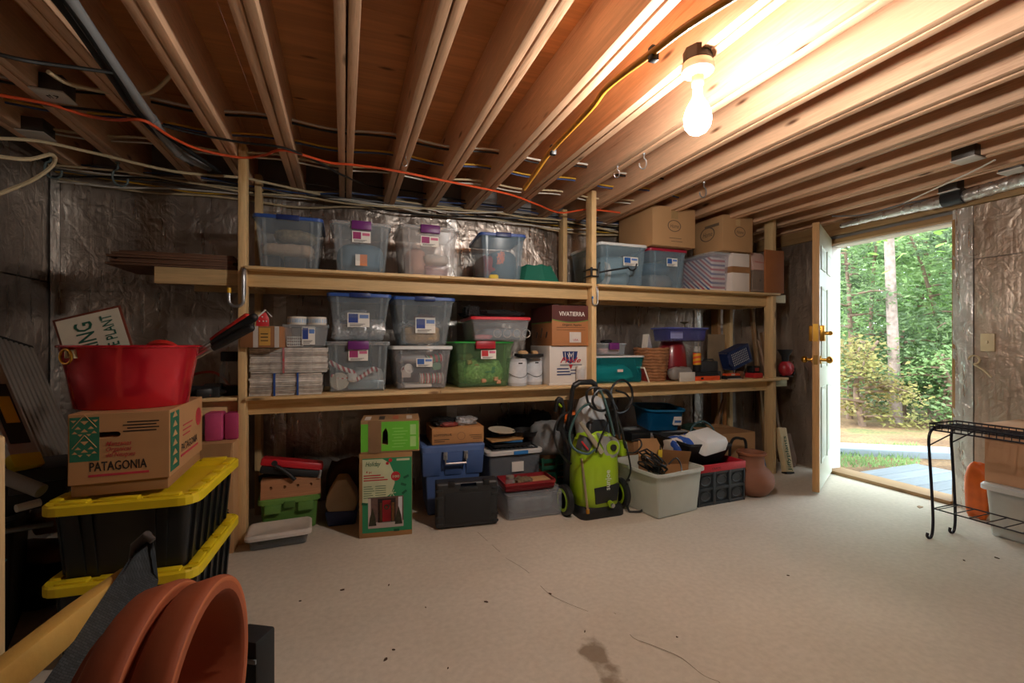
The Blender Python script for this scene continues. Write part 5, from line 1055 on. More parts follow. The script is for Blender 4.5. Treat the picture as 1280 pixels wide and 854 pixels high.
MB().loft([rr(.25, .12, .03, .06, 4, 0, .25), rr(.25, .12, .03, .5, 4, 0, .25), rr(.2, .1, .03, .62, 4, 0, .25)]).build('back_body', dk, pw, ang=50)
MB().loft([ov(.20, .16, .5, .09), ov(.215, .17, .58, .09), ov(.20, .16, .68, .10), ov(.15, .12, .755, .115), ov(.08, .06, .775, .14)]).build('tank', sil, pw, ang=60)
MB().loft([ov(.17, .05, .52, .055), ov(.16, .05, .60, .065), ov(.10, .04, .625, .075)]).build('collar', dk, pw, ang=50)
# badge: silver teardrop, green disc, black knob
c = lp(763, 558, .03)
pts = [(c.x + .062 * math.cos(a), .0, c.z + .07 * math.sin(a) - .005) for a in [i * 2 * math.pi / 24 for i in range(24)]]
pts = [(p[0] - (.045 if i in (9, 10) else 0) - (.025 if i in (8, 11) else 0), 0, p[2] + (.05 if i in (9, 10) else .02 if i in (8, 11) else 0)) for i, p in enumerate(pts)]
bd = MB().prism([(a, .012, z_) for a, _, z_ in pts], (0, .05, 0)).xf(Matrix.Translation((0, 0, 0))).build('badge', mat('b9bcbc', .3, metal=.6), pw, .004)
MB().tube([(c.x + .004, .004, c.z - .004), (c.x + .004, .03, c.z - .004)], .046, 24).build('disc', lime, bd); MB().tube([(c.x + .004, -.008, c.z - .002), (c.x + .004, .02, c.z - .002)], .021, 20).build('knob', dk, bd)
# black window and nozzle
MB().hexa([(-.065, -.004, .095), (.095, -.002, .105), (.095, .03, .105), (-.065, .03, .095)], [(-.075, -.004, .20), (.115, -.001, .215), (.115, .03, .215), (-.075, .03, .20)]).build('dark_panel', dk, pw, .004)
nz = lp(764, 630, -.02); MB().tube([(nz.x, .02, nz.z), (nz.x, -.03, nz.z - .004)], .02, 14).build('outlet', lime, pw); MB().tube([(nz.x, -.03, nz.z - .004), (nz.x, -.045, nz.z - .005)], .014, 12).build('outlet_nut', steel, pw)
lettering(pw, 'sunjoe', lp(761, 600, 0).x + .006, -.004, lp(761, 600, 0).z, .05, mat('dfe6d8', .5, bump=0), width=.13, rot=R(90))
# frame, handle, wheels
for sx_ in (-.085, .085): MB().tube([(sx_ * 1.25, .30, .08), (sx_ * 1.2, .30, .6), (sx_ * 1.1, .27, .80), (sx_, .26, .845)], .016, 10).build('frame_tube', dk, pw)
MB().tube([(-.085, .26, .84), (-.05, .25, .862), (.05, .25, .862), (.085, .26, .84)], .02, 10).build('handle', dk, pw)
MB().box(-.15, -.12, .19, .30, .0, .52).build('side_rail', dk, pw, .006)
for sx_ in (-1, 1):
    wl = MB().lathe([(.06, -.022), (.09, -.022), (.10, -.014), (.10, .014), (.09, .022), (.06, .022), (.06, -.022)], 28).xf(Matrix.Translation((sx_ * .215, .14, .10)) @ Matrix.Rotation(R(90), 4, 'Y')).build('wheel', dk, pw)
    MB().lathe([(.055, -.024), (.074, -.024), (.074, .024), (.055, .024), (.055, -.024)], 24, cap0=False, cap1=False).xf(Matrix.Translation((sx_ * .215, .14, .10)) @ Matrix.Rotation(R(90), 4, 'Y')).build('rim', lime, wl)
    MB().lathe([(.05, -.012), (.05, .012)], 20).xf(Matrix.Translation((sx_ * .215, .14, .10)) @ Matrix.Rotation(R(90), 4, 'Y')).build('hub', mat('6f8a1c', .45), wl)
    for k in range(3):
        a = R(120 * k); MB().tube([(sx_ * .228, .14 + .012 * math.cos(a), .10 + .012 * math.sin(a)), (sx_ * .228, .14 + .064 * math.cos(a), .10 + .064 * math.sin(a))], .009, 6).build('spoke', lime, wl)
MB().tube([(-.21, .14, .10), (.21, .14, .10)], .012, 8).build('axle', dk, pw)
# lance, spray gun
MB().tube([lp(727, 573, .06), lp(735, 641, -.01)], .008, 8).build('lance', mat('b9a988', .35, metal=.6), pw); MB().tube([lp(734.6, 637, -.01), lp(735, 642, -.012)], .012, 8).build('lance_tip', brass, pw)
g = [(-.018, 0, -.16), (.02, 0, -.16), (.03, 0, -.02), (.0, 0, .065), (-.025, 0, .075), (-.045, 0, .05), (-.05, 0, -.03), (-.035, 0, -.035), (-.03, 0, .03), (-.01, 0, .035), (.008, 0, -.01), (.0, 0, -.05)]
gp = lp(703, 510, .22); MB().prism(g, (0, .035, 0)).xf(Matrix.Translation(gp) @ Matrix.Rotation(R(6), 4, 'Y')).build('spray_gun', dk, pw, .004)
MB().tube([gp + Vector((-.034, .015, .04)), gp + Vector((.0, .015, .005))], .008, 8).build('trigger', lime, pw)
MB().tube([gp + Vector((-.0, .018, -.14)), lp(712, 560, .22), lp(716, 600, .24)], .02, 10).build('gun_barrel', dk, pw)
lv = lp(733, 540, .04); MB().tube([lp(722, 528, .02) + Vector((.02, 0, 0)), lp(752, 566, .0)], [.012, .018], 8).build('lever', mat('b9b29e', .4, metal=.4), pw)
MB().box(-.04, .05, 0, .08, -.04, .05).xf(Matrix.Translation(lp(735, 557, .03)) @ Matrix.Rotation(R(20), 4, 'Y')).build('control_box', mat('5c6062', .5), pw, .006)
MB().tube([lp(727, 552, .02), lp(735, 562, .015)], .006, 6).build('red_line', mat('d8343a', .4), pw)
MB().box(-.02, .025, -.01, .05, -.05, .05).xf(Matrix.Translation(lp(779, 561, .05))).build('hose_mount', lime, pw, .008)
hg_, hb_ = mat('3d5a58', .4, var=.06), mat('1a1b1c', .4)
def hose(nm, P, r, m, amp=.006, seed=1): MB().tube([Vector((p.x, p.y, max(p.z, r))) for p in wig([lp(*p) for p in P], amp, 7, seed)], r, 8).build(nm, m, pw)
hose('hose', [(782, 560, .04), (778, 540, .0), (770, 515, -.03), (760, 492, -.03), (745, 484, -.02), (734, 490, .0), (738, 507, .02), (755, 513, .0), (765, 500, -.03), (760, 488, -.04), (748, 488, -.03), (741, 500, -.03), (746, 512, -.03)], .0085, hb_)
hose('hose', [(738, 504, .02), (726, 512, .0), (716, 530, -.01), (712, 548, -.01), (718, 562, -.02), (734, 568, -.01), (744, 562, .0)], .008, hg_)
hose('hose', [(768, 545, -.03), (762, 520, -.05), (756, 500, -.05), (751, 488, -.05)], .0085, hg_)
hose('hose', [(775, 548, -.01), (771, 526, -.04), (767, 505, -.04), (761, 491, -.02)], .008, hb_)
hose('hose', [(772, 512, .02), (766, 500, .04), (764, 488, .06), (770, 478, .08), (780, 475, .09), (789, 485, .09), (790, 500, .08), (784, 512, .06), (774, 516, .03), (766, 512, .02)], .008, hb_)
hose('hose', [(782, 512, .08), (788, 502, .1), (782, 492, .1), (770, 488, .08)], .007, hb_)
hose('hose', [(712, 515, .2), (700, 522, .15), (693, 540, .12), (697, 560, .12), (708, 576, .14), (714, 580, .16)], .0075, hb_)
hose('power_cord', [(783, 600, .1), (796, 602, .08), (806, 615, .05), (807, 630, .0), (800, 640, .0), (789, 642, .02), (783, 632, .04)], .0075, hb_, .002)
hose('power_cord', [(745, 566, .0), (752, 545, -.02), (760, 528, -.02), (757, 518, .0)], .006, hb_)
hose('power_cord', [(782, 552, .02), (787, 575, .0), (788, 590, .02), (783, 602, .04)], .006, hb_)
hose('power_cord', [(784, 566, .0), (794, 566, .0), (802, 558, .02), (800, 550, .04), (790, 552, .06)], .006, hb_)

# ------------------------------------------------------------ frosted bin, crate and the heap behind
fb = thing('frosted_bin', 'large open frosted plastic bin full of cables and cardboard', 'bin', (2.075, 2.40, 0), R(8)); w, hh, dp = .44, .30, .47
shell(w, dp, hh, .04, .04, .005, .014).build('body', clear('d3d8cc', 1.15, .4), fb); MB().loft([ins(w, dp, .045, hh - .02, -.008), ins(w, dp, .045, hh, -.008), ins(w, dp, .045, hh, .006), ins(w, dp, .045, hh - .02, .006)], False, False, True).build('rim', clear('dfe3da', 1.1, .35), fb)
t = thing('cable_coil', 'thick tangled coil of black cable spilling over the frosted bin', 'cable', inside(fb, -.12, .14, hh - .05))
for k in range(11):
    a0 = rnd.uniform(0, 6); r_ = rnd.uniform(.05, .085); tl = Matrix.Rotation(R(rnd.uniform(-35, 35)), 4, 'X') @ Matrix.Rotation(R(rnd.uniform(20, 60)), 4, 'Y')
    MB().tube([(r_ * math.cos(i * .5 + a0) * 1.25, r_ * math.sin(i * .5 + a0), .004 * i * math.sin(k)) for i in range(12)], .0055, 6, True).xf(Matrix.Translation((rnd.uniform(-.03, .03), rnd.uniform(-.02, .03), .07 + rnd.uniform(-.05, .05))) @ tl).build('loop', hb_, t)
MB().tube(wig([(.08, -.05, .08), (.13, -.06, .12), (.17, -.06, .08), (.16, -.09, .02)], .004, 6), .005, 6).build('loose_end', hb_, t)
lump('grey_cloth', 'pale green grey cloth packed in the left of the frosted bin', 'cloth', inside(fb, -.10, .16, .02), .12, .13, .24, mat('9a9f86', .8), 110)
t = thing('open_carton', 'open brown carton with raised flaps sitting in the frosted bin', 'box', inside(fb, .06, .16, .02), R(-14)); cm = mat('a5764a', .75, var=.05)
MB().box(-.13, .13, .0, .004, 0, .28).box(-.13, .13, .24, .244, 0, .28).box(-.13, -.126, .004, .24, 0, .28).box(.126, .13, .004, .24, 0, .28).box(-.13, .13, 0, .244, 0, .004).build('body', cm, t)
MB().hexa([(-.125, .0, .28), (.13, .0, .28), (.13, .004, .28), (-.125, .004, .28)], [(-.115, -.06, .40), (.125, -.05, .375), (.125, -.046, .375), (-.115, -.056, .40)]).build('flap', cm, t)
MB().hexa([(-.13, .24, .28), (.13, .24, .28), (.13, .244, .28), (-.13, .244, .28)], [(-.12, .28, .4), (.12, .28, .4), (.12, .284, .4), (-.12, .284, .4)]).build('flap', mat('b58858', .75), t)
lb_ = thing('yellow_tag', 'small yellow tag with a clip on the open carton', 'tag', inside(t, -.1, -.055, .395), R(0)); MB().box(-.016, .016, -.006, .0, -.05, .0).build('tag', mat('dcb92c', .5), lb_, .002); MB().tube([(0, -.003, 0), (0, -.003, .03)], .004, 6).build('clip', rubber, lb_)
# boxes behind washer, right of it
t, w_, h_, z1 = carton('plain brown box behind the frosted bin supporting the black device', 792, 835, 551, 0, 3.0, .3, card_d, tape=False)
one('black_device', MB().box(-.09, .09, 0, .12, 0, .07), rubber, 'black rounded device on the brown box behind the washer', 'device', (onY(804, 550, 2.98).x, 3.0, z1 + .001), bev=.012)
t2, w_, h_, zz = bin_('low clear bin under the teal blue basin', 808, 862, 541, 0, 3.1, .36, body=SMOKE, lid='clear', ribs=False)
# teal blue basin
x, w = fit(803, 866, 3.08); bs = thing('blue_basin', 'deep teal blue plastic basin tilted in the heap under the rack', 'basin', (x, 3.10, zz + .001), rot=(R(5), R(2), R(-6))); w = .36
shell(w, .3, .185, .06, .045, .005, .01).build('basin', clear('0f5f90', 1.5, .25, (.3, .7, .95)), bs); MB().loft([ins(w, .3, .065, .178, -.012), ins(w, .3, .065, .19, -.012), ins(w, .3, .065, .19, .006), ins(w, .3, .065, .178, .006)], False, False, True).build('rim', mat('1a78a8', .35), bs)
MB().box(.07, .14, -.002, .02, .06, .13).xf(Matrix.Translation((.0, .012, 0))).build('sticker', paper, bs); MB().box(.075, .135, -.003, -.002, .08, .10).xf(Matrix.Translation((.0, .012, 0))).build('print', mat('3f74b8', .6), bs)
lump('dark_cloth', 'dark cloth showing inside the teal blue basin', 'cloth', inside(bs, .02, .16, .09), .22, .2, .08, mat('2c3c4c', .9), 112)
# crate, black with red top
cr = thing('folding_crate', 'black folding crate with a red rim and round embossed panels', 'crate', (2.51, 2.505, 0), R(2)); w, hh, dp = .44, .285, .34; ck = mat('2c3236', .45)
MB().box(-w / 2, w / 2, .012, .02, 0, hh - .05).box(-w / 2, w / 2, dp - .02, dp - .012, 0, hh - .05).box(-w / 2, -w / 2 + .008, .02, dp - .02, 0, hh - .05).box(w / 2 - .008, w / 2, .02, dp - .02, 0, hh - .05).box(-w / 2, w / 2, .012, dp - .012, 0, .008).build('walls', mat('23282b', .5), cr)
for k in range(4): MB().box(-w / 2 + k * w / 3 - (.012 if k else 0), -w / 2 + k * w / 3 + (.012 if k < 3 else 0), .0, .014, 0, hh - .05).build('rib', ck, cr, .002)
for z_ in (.0, .105, .215): MB().box(-w / 2, w / 2, .002, .014, z_, z_ + .022).build('rail', ck, cr, .002)
for k in range(3):
    for z_ in (.064, .17):
        MB().loft([[(-w / 3 + k * w / 3 + a * math.cos(q * math.pi / 10), y_, z_ + c_ * math.sin(q * math.pi / 10)) for q in range(20)] for a, c_, y_ in ((.05, .036, .013), (.05, .036, .006), (.043, .029, .005), (.038, .025, .010))]).build('embossed_disc', ck, cr)
MB().box(-w / 2 - .004, w / 2 + .004, -.004, .016, hh - .052, hh).box(-w / 2 - .004, w / 2 + .004, dp - .016, dp, hh - .052, hh).box(-w / 2 - .004, -w / 2 + .012, .016, dp - .016, hh - .052, hh).box(w / 2 - .012, w / 2 + .004, .016, dp - .016, hh - .052, hh).build('red_rim', mat('b81f2e', .45), cr, .004)
lettering(cr, 'folding crate' if False else 'CRATE', -.06, -.0055, hh - .035, .02, ink, width=.08)
# open black box on the crate with cloth and white device
ob = thing('black_box', 'open black plastic tray tilted on the red-rimmed crate', 'tray', (2.45, 2.56, hh - .02), rot=(R(4), R(5), R(8)))
shell(.46, .36, .15, .02, .05, .006, .006).build('tray', rubber, ob)
lump('white_cloth', 'white and blue cloth lying in the black tray', 'cloth', inside(ob, -.1, .16, .04), .24, .2, .15, stripes('d8d2c8', '2c57b0', (1, .4, .2), 9, .9), 115, .25)
wd = thing('white_device', 'white plastic appliance with a grey cord on the black tray', 'appliance', inside(ob, .04, -.02, .085), rot=(R(20), R(-4), R(10)))
MB().loft([rr(.26, .2, .025, 0, 4), rr(.26, .2, .025, .06, 4), ins(.26, .2, .03, .09, .018), ins(.26, .2, .03, .098, .04)]).build('body', mat('dfe0de', .35, var=.02), wd); MB().loft([ins(.24, .2, .03, -.012, .01), ins(.24, .2, .03, .0, .0)]).build('underside', mat('a9adb0', .4), wd)
MB().tube(wig([(-.06, .2, .03), (.02, .24, .09), (.1, .22, .12), (.14, .16, .09), (.13, .13, .04)], 0, 6), .0065, 8).build('cord', mat('3d5a60', .4), wd)
# big carton behind crate
bc = thing('cardboard_box', 'big brown carton behind the red-rimmed crate with sagging open top', 'box', (2.98, 2.88, 0), R(-2)); w = .50; hh = onY(930, 540, 2.9).z
MB().box(-w / 2, w / 2, 0, .005, 0, hh).box(-w / 2, w / 2, .4, .405, 0, hh).box(-w / 2, -w / 2 + .005, .005, .4, 0, hh).box(w / 2 - .005, w / 2, .005, .4, 0, hh).box(-w / 2, w / 2, 0, .405, 0, .005).build('body', mat('ac865e', .75, var=.05), bc)
MB().hexa([(-w / 2, 0, hh), (w / 2, 0, hh), (w / 2, .004, hh), (-w / 2, .004, hh)], [(-w / 2 + .02, .19, hh + .03), (w / 2 - .02, .19, hh + .0), (w / 2 - .02, .194, hh + .004), (-w / 2 + .02, .194, hh + .034)]).build('flap', mat('8f6a44', .75), bc)
lump('green_tinsel', 'dark green tinsel poking from the big brown carton', 'tinsel', inside(bc, -.12, .30, hh - .06), .2, .14, .10, mat('20382c', .9, bump=.9), 117, .3, fr=8)
# clay jug
jg = thing('clay_jug', 'round bellied brown clay jug on the concrete floor', 'jug', (2.885, 2.60, 0)); cl = mat('8a5a42', .7, var=.12, scale=6)
MB().lathe([(.075, 0), (.11, .012), (.148, .06), (.158, .11), (.15, .155), (.125, .19), (.098, .21), (.09, .225), (.088, .27), (.092, .30), (.098, .305), (.098, .318), (.088, .318), (.08, .30), (.078, .22), (.12, .17), (.13, .1), (.1, .03), (.002, .02)], 32).build('body', cl, jg, ang=60)
MB().lathe([(.096, .298), (.104, .302), (.104, .314), (.096, .318)], 32, cap0=False, cap1=False).build('rim_band', mat('8c5334', .7), jg)
MB().tube([(.09, -.02, .28), (.10, -.03, .2), (.095, -.03, .15)], .013, 8).build('blue_strap', mat('4f7090', .5), jg)
cable('black hose end curving up behind the clay jug', [(2.90, 2.80, .0), (2.88, 2.80, .25), (2.90, 2.79, .365), (2.97, 2.78, .375), (3.03, 2.78, .32), (3.04, 2.80, .0)], .011, rubber, .0, name='hose')
# tools leaning by the right post
q = onZ(988, 594); t = thing('garden_stake_box', 'long narrow box with dark green lettering leaning on the wall', 'box', (q.x + .03, q.y + .02, 0), rot=(R(-16), R(6), 0))
MB().box(-.045, .045, 0, .05, 0, .40).build('body', mat('c9b78f', .7, var=.06), t, .003); lettering(t, 'Jiffyplants', .017, -.0015, .18, .055, mat('1f4a2c', .6, bump=0), width=.30, rot=R(90)); MB().box(-.046, .046, -.001, .051, 0, .02).build('end', rubber, t)
t = thing('shovel', 'garden shovel with a pale taped handle leaning in the corner', 'shovel', (3.80, 3.02, .0), rot=(R(-14), R(-2), 0))
MB().tube([(0, 0, .36), (0, 0, .75), (0, 0, 1.2)], [.016, .016, .015], 10).build('handle', wood(2, '8a6a4e', '5f432d'), t); MB().tube([(0, 0, .5), (0, 0, .72)], .019, 10).build('tape', mat('c9c2b8', .6), t)
mb = MB(); mb.grid(lambda a, c: ((a - .5) * (.19 * (1 - .55 * max(0, .25 - c) * 4 * max(0, .25 - c) * 4)), .03 * math.cos((a - .5) * 3) - .03 + (c < .0) * 0, c * .30), 8, 10); mb.grid(lambda a, c: ((a - .5) * (.19 * (1 - .55 * max(0, .25 - c) * 4 * max(0, .25 - c) * 4)), .03 * math.cos((a - .5) * 3) - .026, c * .30), 8, 10)
mb.build('blade', mat('5c4434', .5, metal=.5, var=.3), t); MB().tube([(0, -.0, .24), (0, 0, .40)], [.012, .02], 10).build('socket', mat('5c4434', .5, metal=.5), t)
for k, (xx, yy, hh_, cc) in enumerate(((3.70, 2.98, 1.25, ('7a5a3c', '4a3220')), (3.93, 3.20, 1.75, ('6f5238', '452f1d')), (3.86, 3.30, 1.60, ('8a6a48', '5a4028')))):
    one('wood_stake', MB().box(-.016, .016, -.016, .016, 0, hh_), wood(2, *cc, knots=False), ['short brown wooden stake beside the lettered box', 'tall dark wooden stake in the corner by the door', 'tall tan wooden stake between shovel and dark stake'][k], 'stake', (xx, yy, 0), rot=(R(-8 if k == 0 else -4), R(-3), 0), bev=.002)
mb = MB().prism([(-.3, 0, 0), (-.26, 0, 0), (.02, 0, .26), (.02, 0, .30)], (0, .02, 0))
t = thing('wooden_rack', 'small wooden easel leg standing behind the big carton', 'easel', (3.33, 3.30, 0))
MB().hexa([(-.28, 0, 0), (-.25, 0, 0), (-.25, .02, 0), (-.28, .02, 0)], [(.0, 0, .62), (.03, 0, .62), (.03, .02, .62), (0, .02, .62)]).build('leg', wood(2, '8a5f3a', '5f3d22'), t); MB().box(.0, .03, 0, .02, 0, .68).build('leg', wood(2, 'a5713f', '70471f'), t, .002)

# ------------------------------------------------------------ right side: plant stand, boxes
st = thing('plant_stand', 'black wire plant stand with scrolled feet in front of the doorway', 'plant stand', (3.33, 1.64, 0)); wr = mat('1d1b26', .4, metal=.3); ZT = .665; LY = -.72
for y_ in (0.0, LY + .04):
    for sx_ in (-1, 1):
        s_ = .108 * sx_
        pts = [(s_ - .02 - .03, y_ - .0, .035), (s_ - .055, y_, .018), (s_ - .04, y_, .004), (s_ - .018, y_, .008), (s_ - .004, y_, .04), (s_, y_, .12), (s_ - .012, y_, .28), (s_ - .03, y_, .46), (s_ - .04, y_, .56), (s_ - .03, y_, .61), (s_ + .0, y_, ZT - .03), (s_ + .05 if sx_ < 0 else s_ + .02, y_, ZT - .018)]
        MB().tube(wig(pts, 0, 5), .0075, 8).build('leg', wr, st)
for z_ in (ZT, ZT - .035):
    MB().tube([(-.12, .01, z_), (.14, .01, z_), (.14, LY, z_), (-.12, LY, z_)], .005, 6, True).build('rail', wr, st)
for k in range(26): MB().tube([(-.12, .01 - k * .029, ZT), (-.12, .01 - k * .029, ZT - .035)], .0022, 4).tube([(.14, .01 - k * .029, ZT), (.14, .01 - k * .029, ZT - .035)], .0022, 4).tube([(-.12, .01 - k * .029, ZT - .018), (.14, .01 - k * .029, ZT - .018)], .0022, 4).build('grid_wire', wr, st)
for k in range(9): MB().tube([(-.12 + k * .0325, .01, ZT - .016), (-.12 + k * .0325, LY, ZT - .016)], .0022, 4).tube([(-.12 + k * .0325, .01, ZT), (-.12 + k * .0325, .01, ZT - .035)], .0022, 4).build('grid_wire', wr, st)
MB().tube([(-.105, .0, .17), (.105, .0, .17), (.105, LY + .04, .17), (-.105, LY + .04, .17)], .004, 6, True).build('lower_rail', wr, st)
for k in range(9): MB().tube([(-.105, -.07 * k - .02, .17), (.105, -.07 * k - .02, .17)], .003, 5).build('lower_wire', wr, st)
for sx_ in (-1, 1): MB().tube([(sx_ * .108 - .04, 0, .54), (sx_ * .108 - .01, -.1, ZT - .035)], .004, 6).build('brace', wr, st)
t = thing('clear_tote', 'long clear storage tote on the floor against the right wall', 'tote', (3.55, 1.24, 0), R(0)); wl_, dl = .40, .66
shell(wl_, dl, .30, .04, .03).xf(Matrix.Translation((.2, -.33, 0))).build('body', clear('d9dbd6', .7, .3), t); MB().loft([ins(wl_ + .03, dl + .03, .05, .275, 0), ins(wl_ + .03, dl + .03, .05, .30, 0), ins(wl_ + .03, dl + .03, .05, .312, .012), ins(wl_ + .03, dl + .03, .05, .312, .04)]).xf(Matrix.Translation((.2, -.345, 0))).build('lid', clear('e6e6e2', 1.1, .3), t)
one('tan_bundle', MB().box(-.13, .13, -.25, .25, 0, .2), mat('c09a74', .8), 'tan wrapped bundle inside the long clear tote', 'bundle', (3.75, 1.24, .015), bev=.03)
t = thing('cardboard_box', 'plain pinkish tan carton on the clear tote by the right wall', 'box', (3.58, 1.25, .314)); pt = mat('c79a76', .75, var=.04)
MB().box(0, .38, -.32, .32, 0, .33).build('body', pt, t, .004); MB().box(-.004, .384, -.324, .324, .29, .345).build('lid', mat('cfa480', .75, var=.04), t, .004)
lump('orange_bag', 'bright orange plastic bag standing beside the clear tote', 'bag', (3.86, 1.72, 0), .09, .13, .36, mat('d8641c', .4, var=.2), 120, .15)
# ------------------------------------------------------------ bits on the floor
for k, (u, v, s_) in enumerate(((428, 738, .009), (486, 732, .006), (608, 753, .008), (482, 825, .01), (688, 743, .007), (1150, 634, .03), (1246, 698, .01), (492, 813, .005), (731, 790, .005), (846, 797, .004), (560, 836, .004), (532, 760, .004), (375, 752, .005), (1205, 701, .006), (985, 720, .005))):
    q = onZ(u, v, .0); mb = MB(); n_ = 7
    mb.loft([[(s_ * (1 + .4 * math.sin(i * 2.3 + k)) * math.cos(2 * math.pi * i / n_), .5 * s_ * math.sin(2 * math.pi * i / n_), z_) for i in range(n_)] for z_ in (.0005, .004)])
    one('dry_leaf', mb, mat('4b3524' if k != 5 else 'a98a6c', .9), 'small dry brown leaf scrap on the bare concrete floor', 'leaf', q, k * 1.3, 'leaf scraps on the floor')
for k, pts in enumerate((((632, 697), (660, 715), (690, 745), (735, 765), (775, 772), (790, 795), (815, 806), (850, 822), (880, 845), (900, 854)), ((700, 752), (735, 745), (770, 768)), ((598, 665), (625, 690)))):
    mb = MB(); P = wig([onZ(u, v, .0) for u, v in pts], .012, 8, k)
    for i in range(len(P) - 1):
        d = (P[i + 1] - P[i]).normalized(); nn = Vector((-d.y, d.x, 0)) * .0012
        mb.add([P[i] - nn + Vector((0, 0, .0006)), P[i + 1] - nn + Vector((0, 0, .0006)), P[i + 1] + nn + Vector((0, 0, .0006)), P[i] + nn + Vector((0, 0, .0006))], [(0, 1, 2, 3)])
    mb.build('crack', mat('6e6252', .9), floor)
# ------------------------------------------------------------ left corner
tb = mat('17191b', .35, var=.08); yl = LIDM['yellow']
def tote(lb, loc, rz, z0, w=.47, d=.60, h=.318, body_h=.29):
    t = thing('yellow_lid_tote', lb, 'tote', (loc[0], loc[1], z0), rz)
    shell(w * .90, d * .92, h - .03, .05, .03).xf(Matrix.Translation((0, d * .04, 0))).build('body', tb, t, ang=50)
    for fx in (-.28, -.2, .2, .28): MB().hexa([(w * fx * .9 - .004, d * .04 + .026, .02), (w * fx * .9 + .004, d * .04 + .026, .02), (w * fx * .9 + .004, d * .04 + .036, .02), (w * fx * .9 - .004, d * .04 + .036, .02)], [(w * fx - .006, d * .04 - .002, h - .04), (w * fx + .006, d * .04 - .002, h - .04), (w * fx + .006, d * .04 + .012, h - .04), (w * fx - .006, d * .04 + .012, h - .04)]).build('rib', tb, t)
    for k in range(6):
        y_ = d * (.14 + .14 * k); xx = w * .45
        for sx_ in (-1, 1): MB().hexa([(sx_ * (xx - .028), y_ - .008, .02), (sx_ * (xx - .018), y_ - .008, .02), (sx_ * (xx - .018), y_ + .008, .02), (sx_ * (xx - .028), y_ + .008, .02)], [(sx_ * (xx - .008), y_ - .012, h - .04), (sx_ * (xx + .003), y_ - .012, h - .04), (sx_ * (xx + .003), y_ + .012, h - .04), (sx_ * (xx - .008), y_ + .012, h - .04)]).build('rib', tb, t)
    ld = MB().loft([ins(w, d, .06, h - .042, .003), ins(w, d, .06, h - .042, 0), ins(w, d, .06, h - .014, 0), ins(w, d, .06, h - .008, .006), ins(w, d, .06, h - .008, .05), ins(w, d, .06, h - .03, .058)]).build('lid', yl, t)
    cut = MB()
    for fx, ww in ((-.30, .09), (-.02, .12), (.27, .10)):
        for y0 in (.012, d - .046): MB().box(w * fx - ww / 2, w * fx + ww / 2, y0, y0 + .034, h - .012, h).build('bump', yl, ld, .004)
        cut.box(w * fx + ww / 2 + .008, w * fx + ww / 2 + .035, .018, .034, h - .034, h + .01)
    for k in range(4):
        y_ = d * (.17 + .22 * k)
        for sx_ in (-1, 1):
            MB().box(*sorted((sx_ * (w / 2 - .012), sx_ * (w / 2 - .046))), y_ - .045, y_ + .045, h - .012, h).build('bump', yl, ld, .004)
            cut.box(*sorted((sx_ * (w / 2 - .018), sx_ * (w / 2 - .036))), y_ + .052, y_ + .078, h - .034, h + .01)
    carve(ld, cut)
    return t
tote('black tote with a yellow lid, lower of the stack on the floor', (-.735, 1.955), R(-3), 0)
tote('black tote with a yellow lid stacked on another under the apple carton', (-.735, 1.955), R(-3), .300, h=.290)
ZB = .590
ab = thing('apple_carton', 'two-piece brown apple carton with green zigzag print on the yellow-lidded tote', 'box', (-.757, 2.03, ZB), R(2)); w, h, d = .295, .293, .48
cb = mat('b98a5c', .75, var=.05); gp_ = mat('256b50', .7, bump=0)
MB().box(-w / 2 + .007, w / 2 - .007, .007, d - .007, 0, .06).build('tray', mat('a5784d', .75, var=.05), ab, .002); sleeve = MB().box(-w / 2, w / 2, 0, d, .042, h).build('sleeve', cb, ab, .003)
y = -.0012
MB().box(-w / 2 + .006, -w / 2 + .088, y, 0, .125, h - .012).build('green_panel', gp_, ab)
cx_ = -w / 2 + .047; tan = mat('c39767', .75, bump=0)
def tri(cx, cz, s_, dn=False, nm='zigzag'): k = -1 if dn else 1; MB().add([(cx - s_, y - .0006, cz - k * s_ * .5), (cx + s_, y - .0006, cz - k * s_ * .5), (cx, y - .0006, cz + k * s_ * .6)], [(0, 1, 2)]).build(nm, tan, ab)
for k in range(2):
    zz_ = .15 + k * .072
    tri(cx_, zz_ + .04, .012, True); tri(cx_, zz_ + .012, .010)
    for sx_ in (-1, 1):
        tri(cx_ + sx_ * .018, zz_ + .022, .009); tri(cx_ + sx_ * .027, zz_ + .006, .008); tri(cx_ + sx_ * .012, zz_ - .004, .007, True)
        MB().tube([(cx_, y - .0006, zz_ + .068), (cx_ + sx_ * .034, y - .0006, zz_ + .022)], .0012, 4).build('zigzag_line', tan, ab)
for sx_ in (-1, 1): tri(cx_ + sx_ * .03, h - .026, .008, True)
carve(sleeve, MB().loft([[(-.035 + (.012 * math.cos(a) + (.024 if math.cos(a) > 0 else -.024)), yy, h - .078 + .0105 * math.sin(a)) for a in [i * 2 * math.pi / 16 + .01 for i in range(16)]] for yy in (-.02, .16)]))
for k, s_ in enumerate(('Manzanas', 'Organicas', 'del Neuquen')): lettering(ab, s_, -w / 2 + .105, y, h - .118 - .020 * k, .023, mat('c04a44', .7, bump=0), width=(.075, .073, .085)[k], shear=.35, align='LEFT')
for k in range(4): MB().box(.02 - .012 * (k % 2), .115 - .008 * (k % 2), y, 0, h - .038 - .011 * k, h - .034 - .011 * k).build('print_line', ink, ab)
lettering(ab, 'PATAGONIA', -.005, y, .088, .046, ink, width=.165); MB().box(-.09, .085, y, 0, .068, .076).build('red_bar', mat('c23648', .7, bump=0), ab)
xr = w / 2 + .0012
MB().box(xr - .001, xr, .006, .115, .06, h - .012).build('green_strip', gp_, ab)
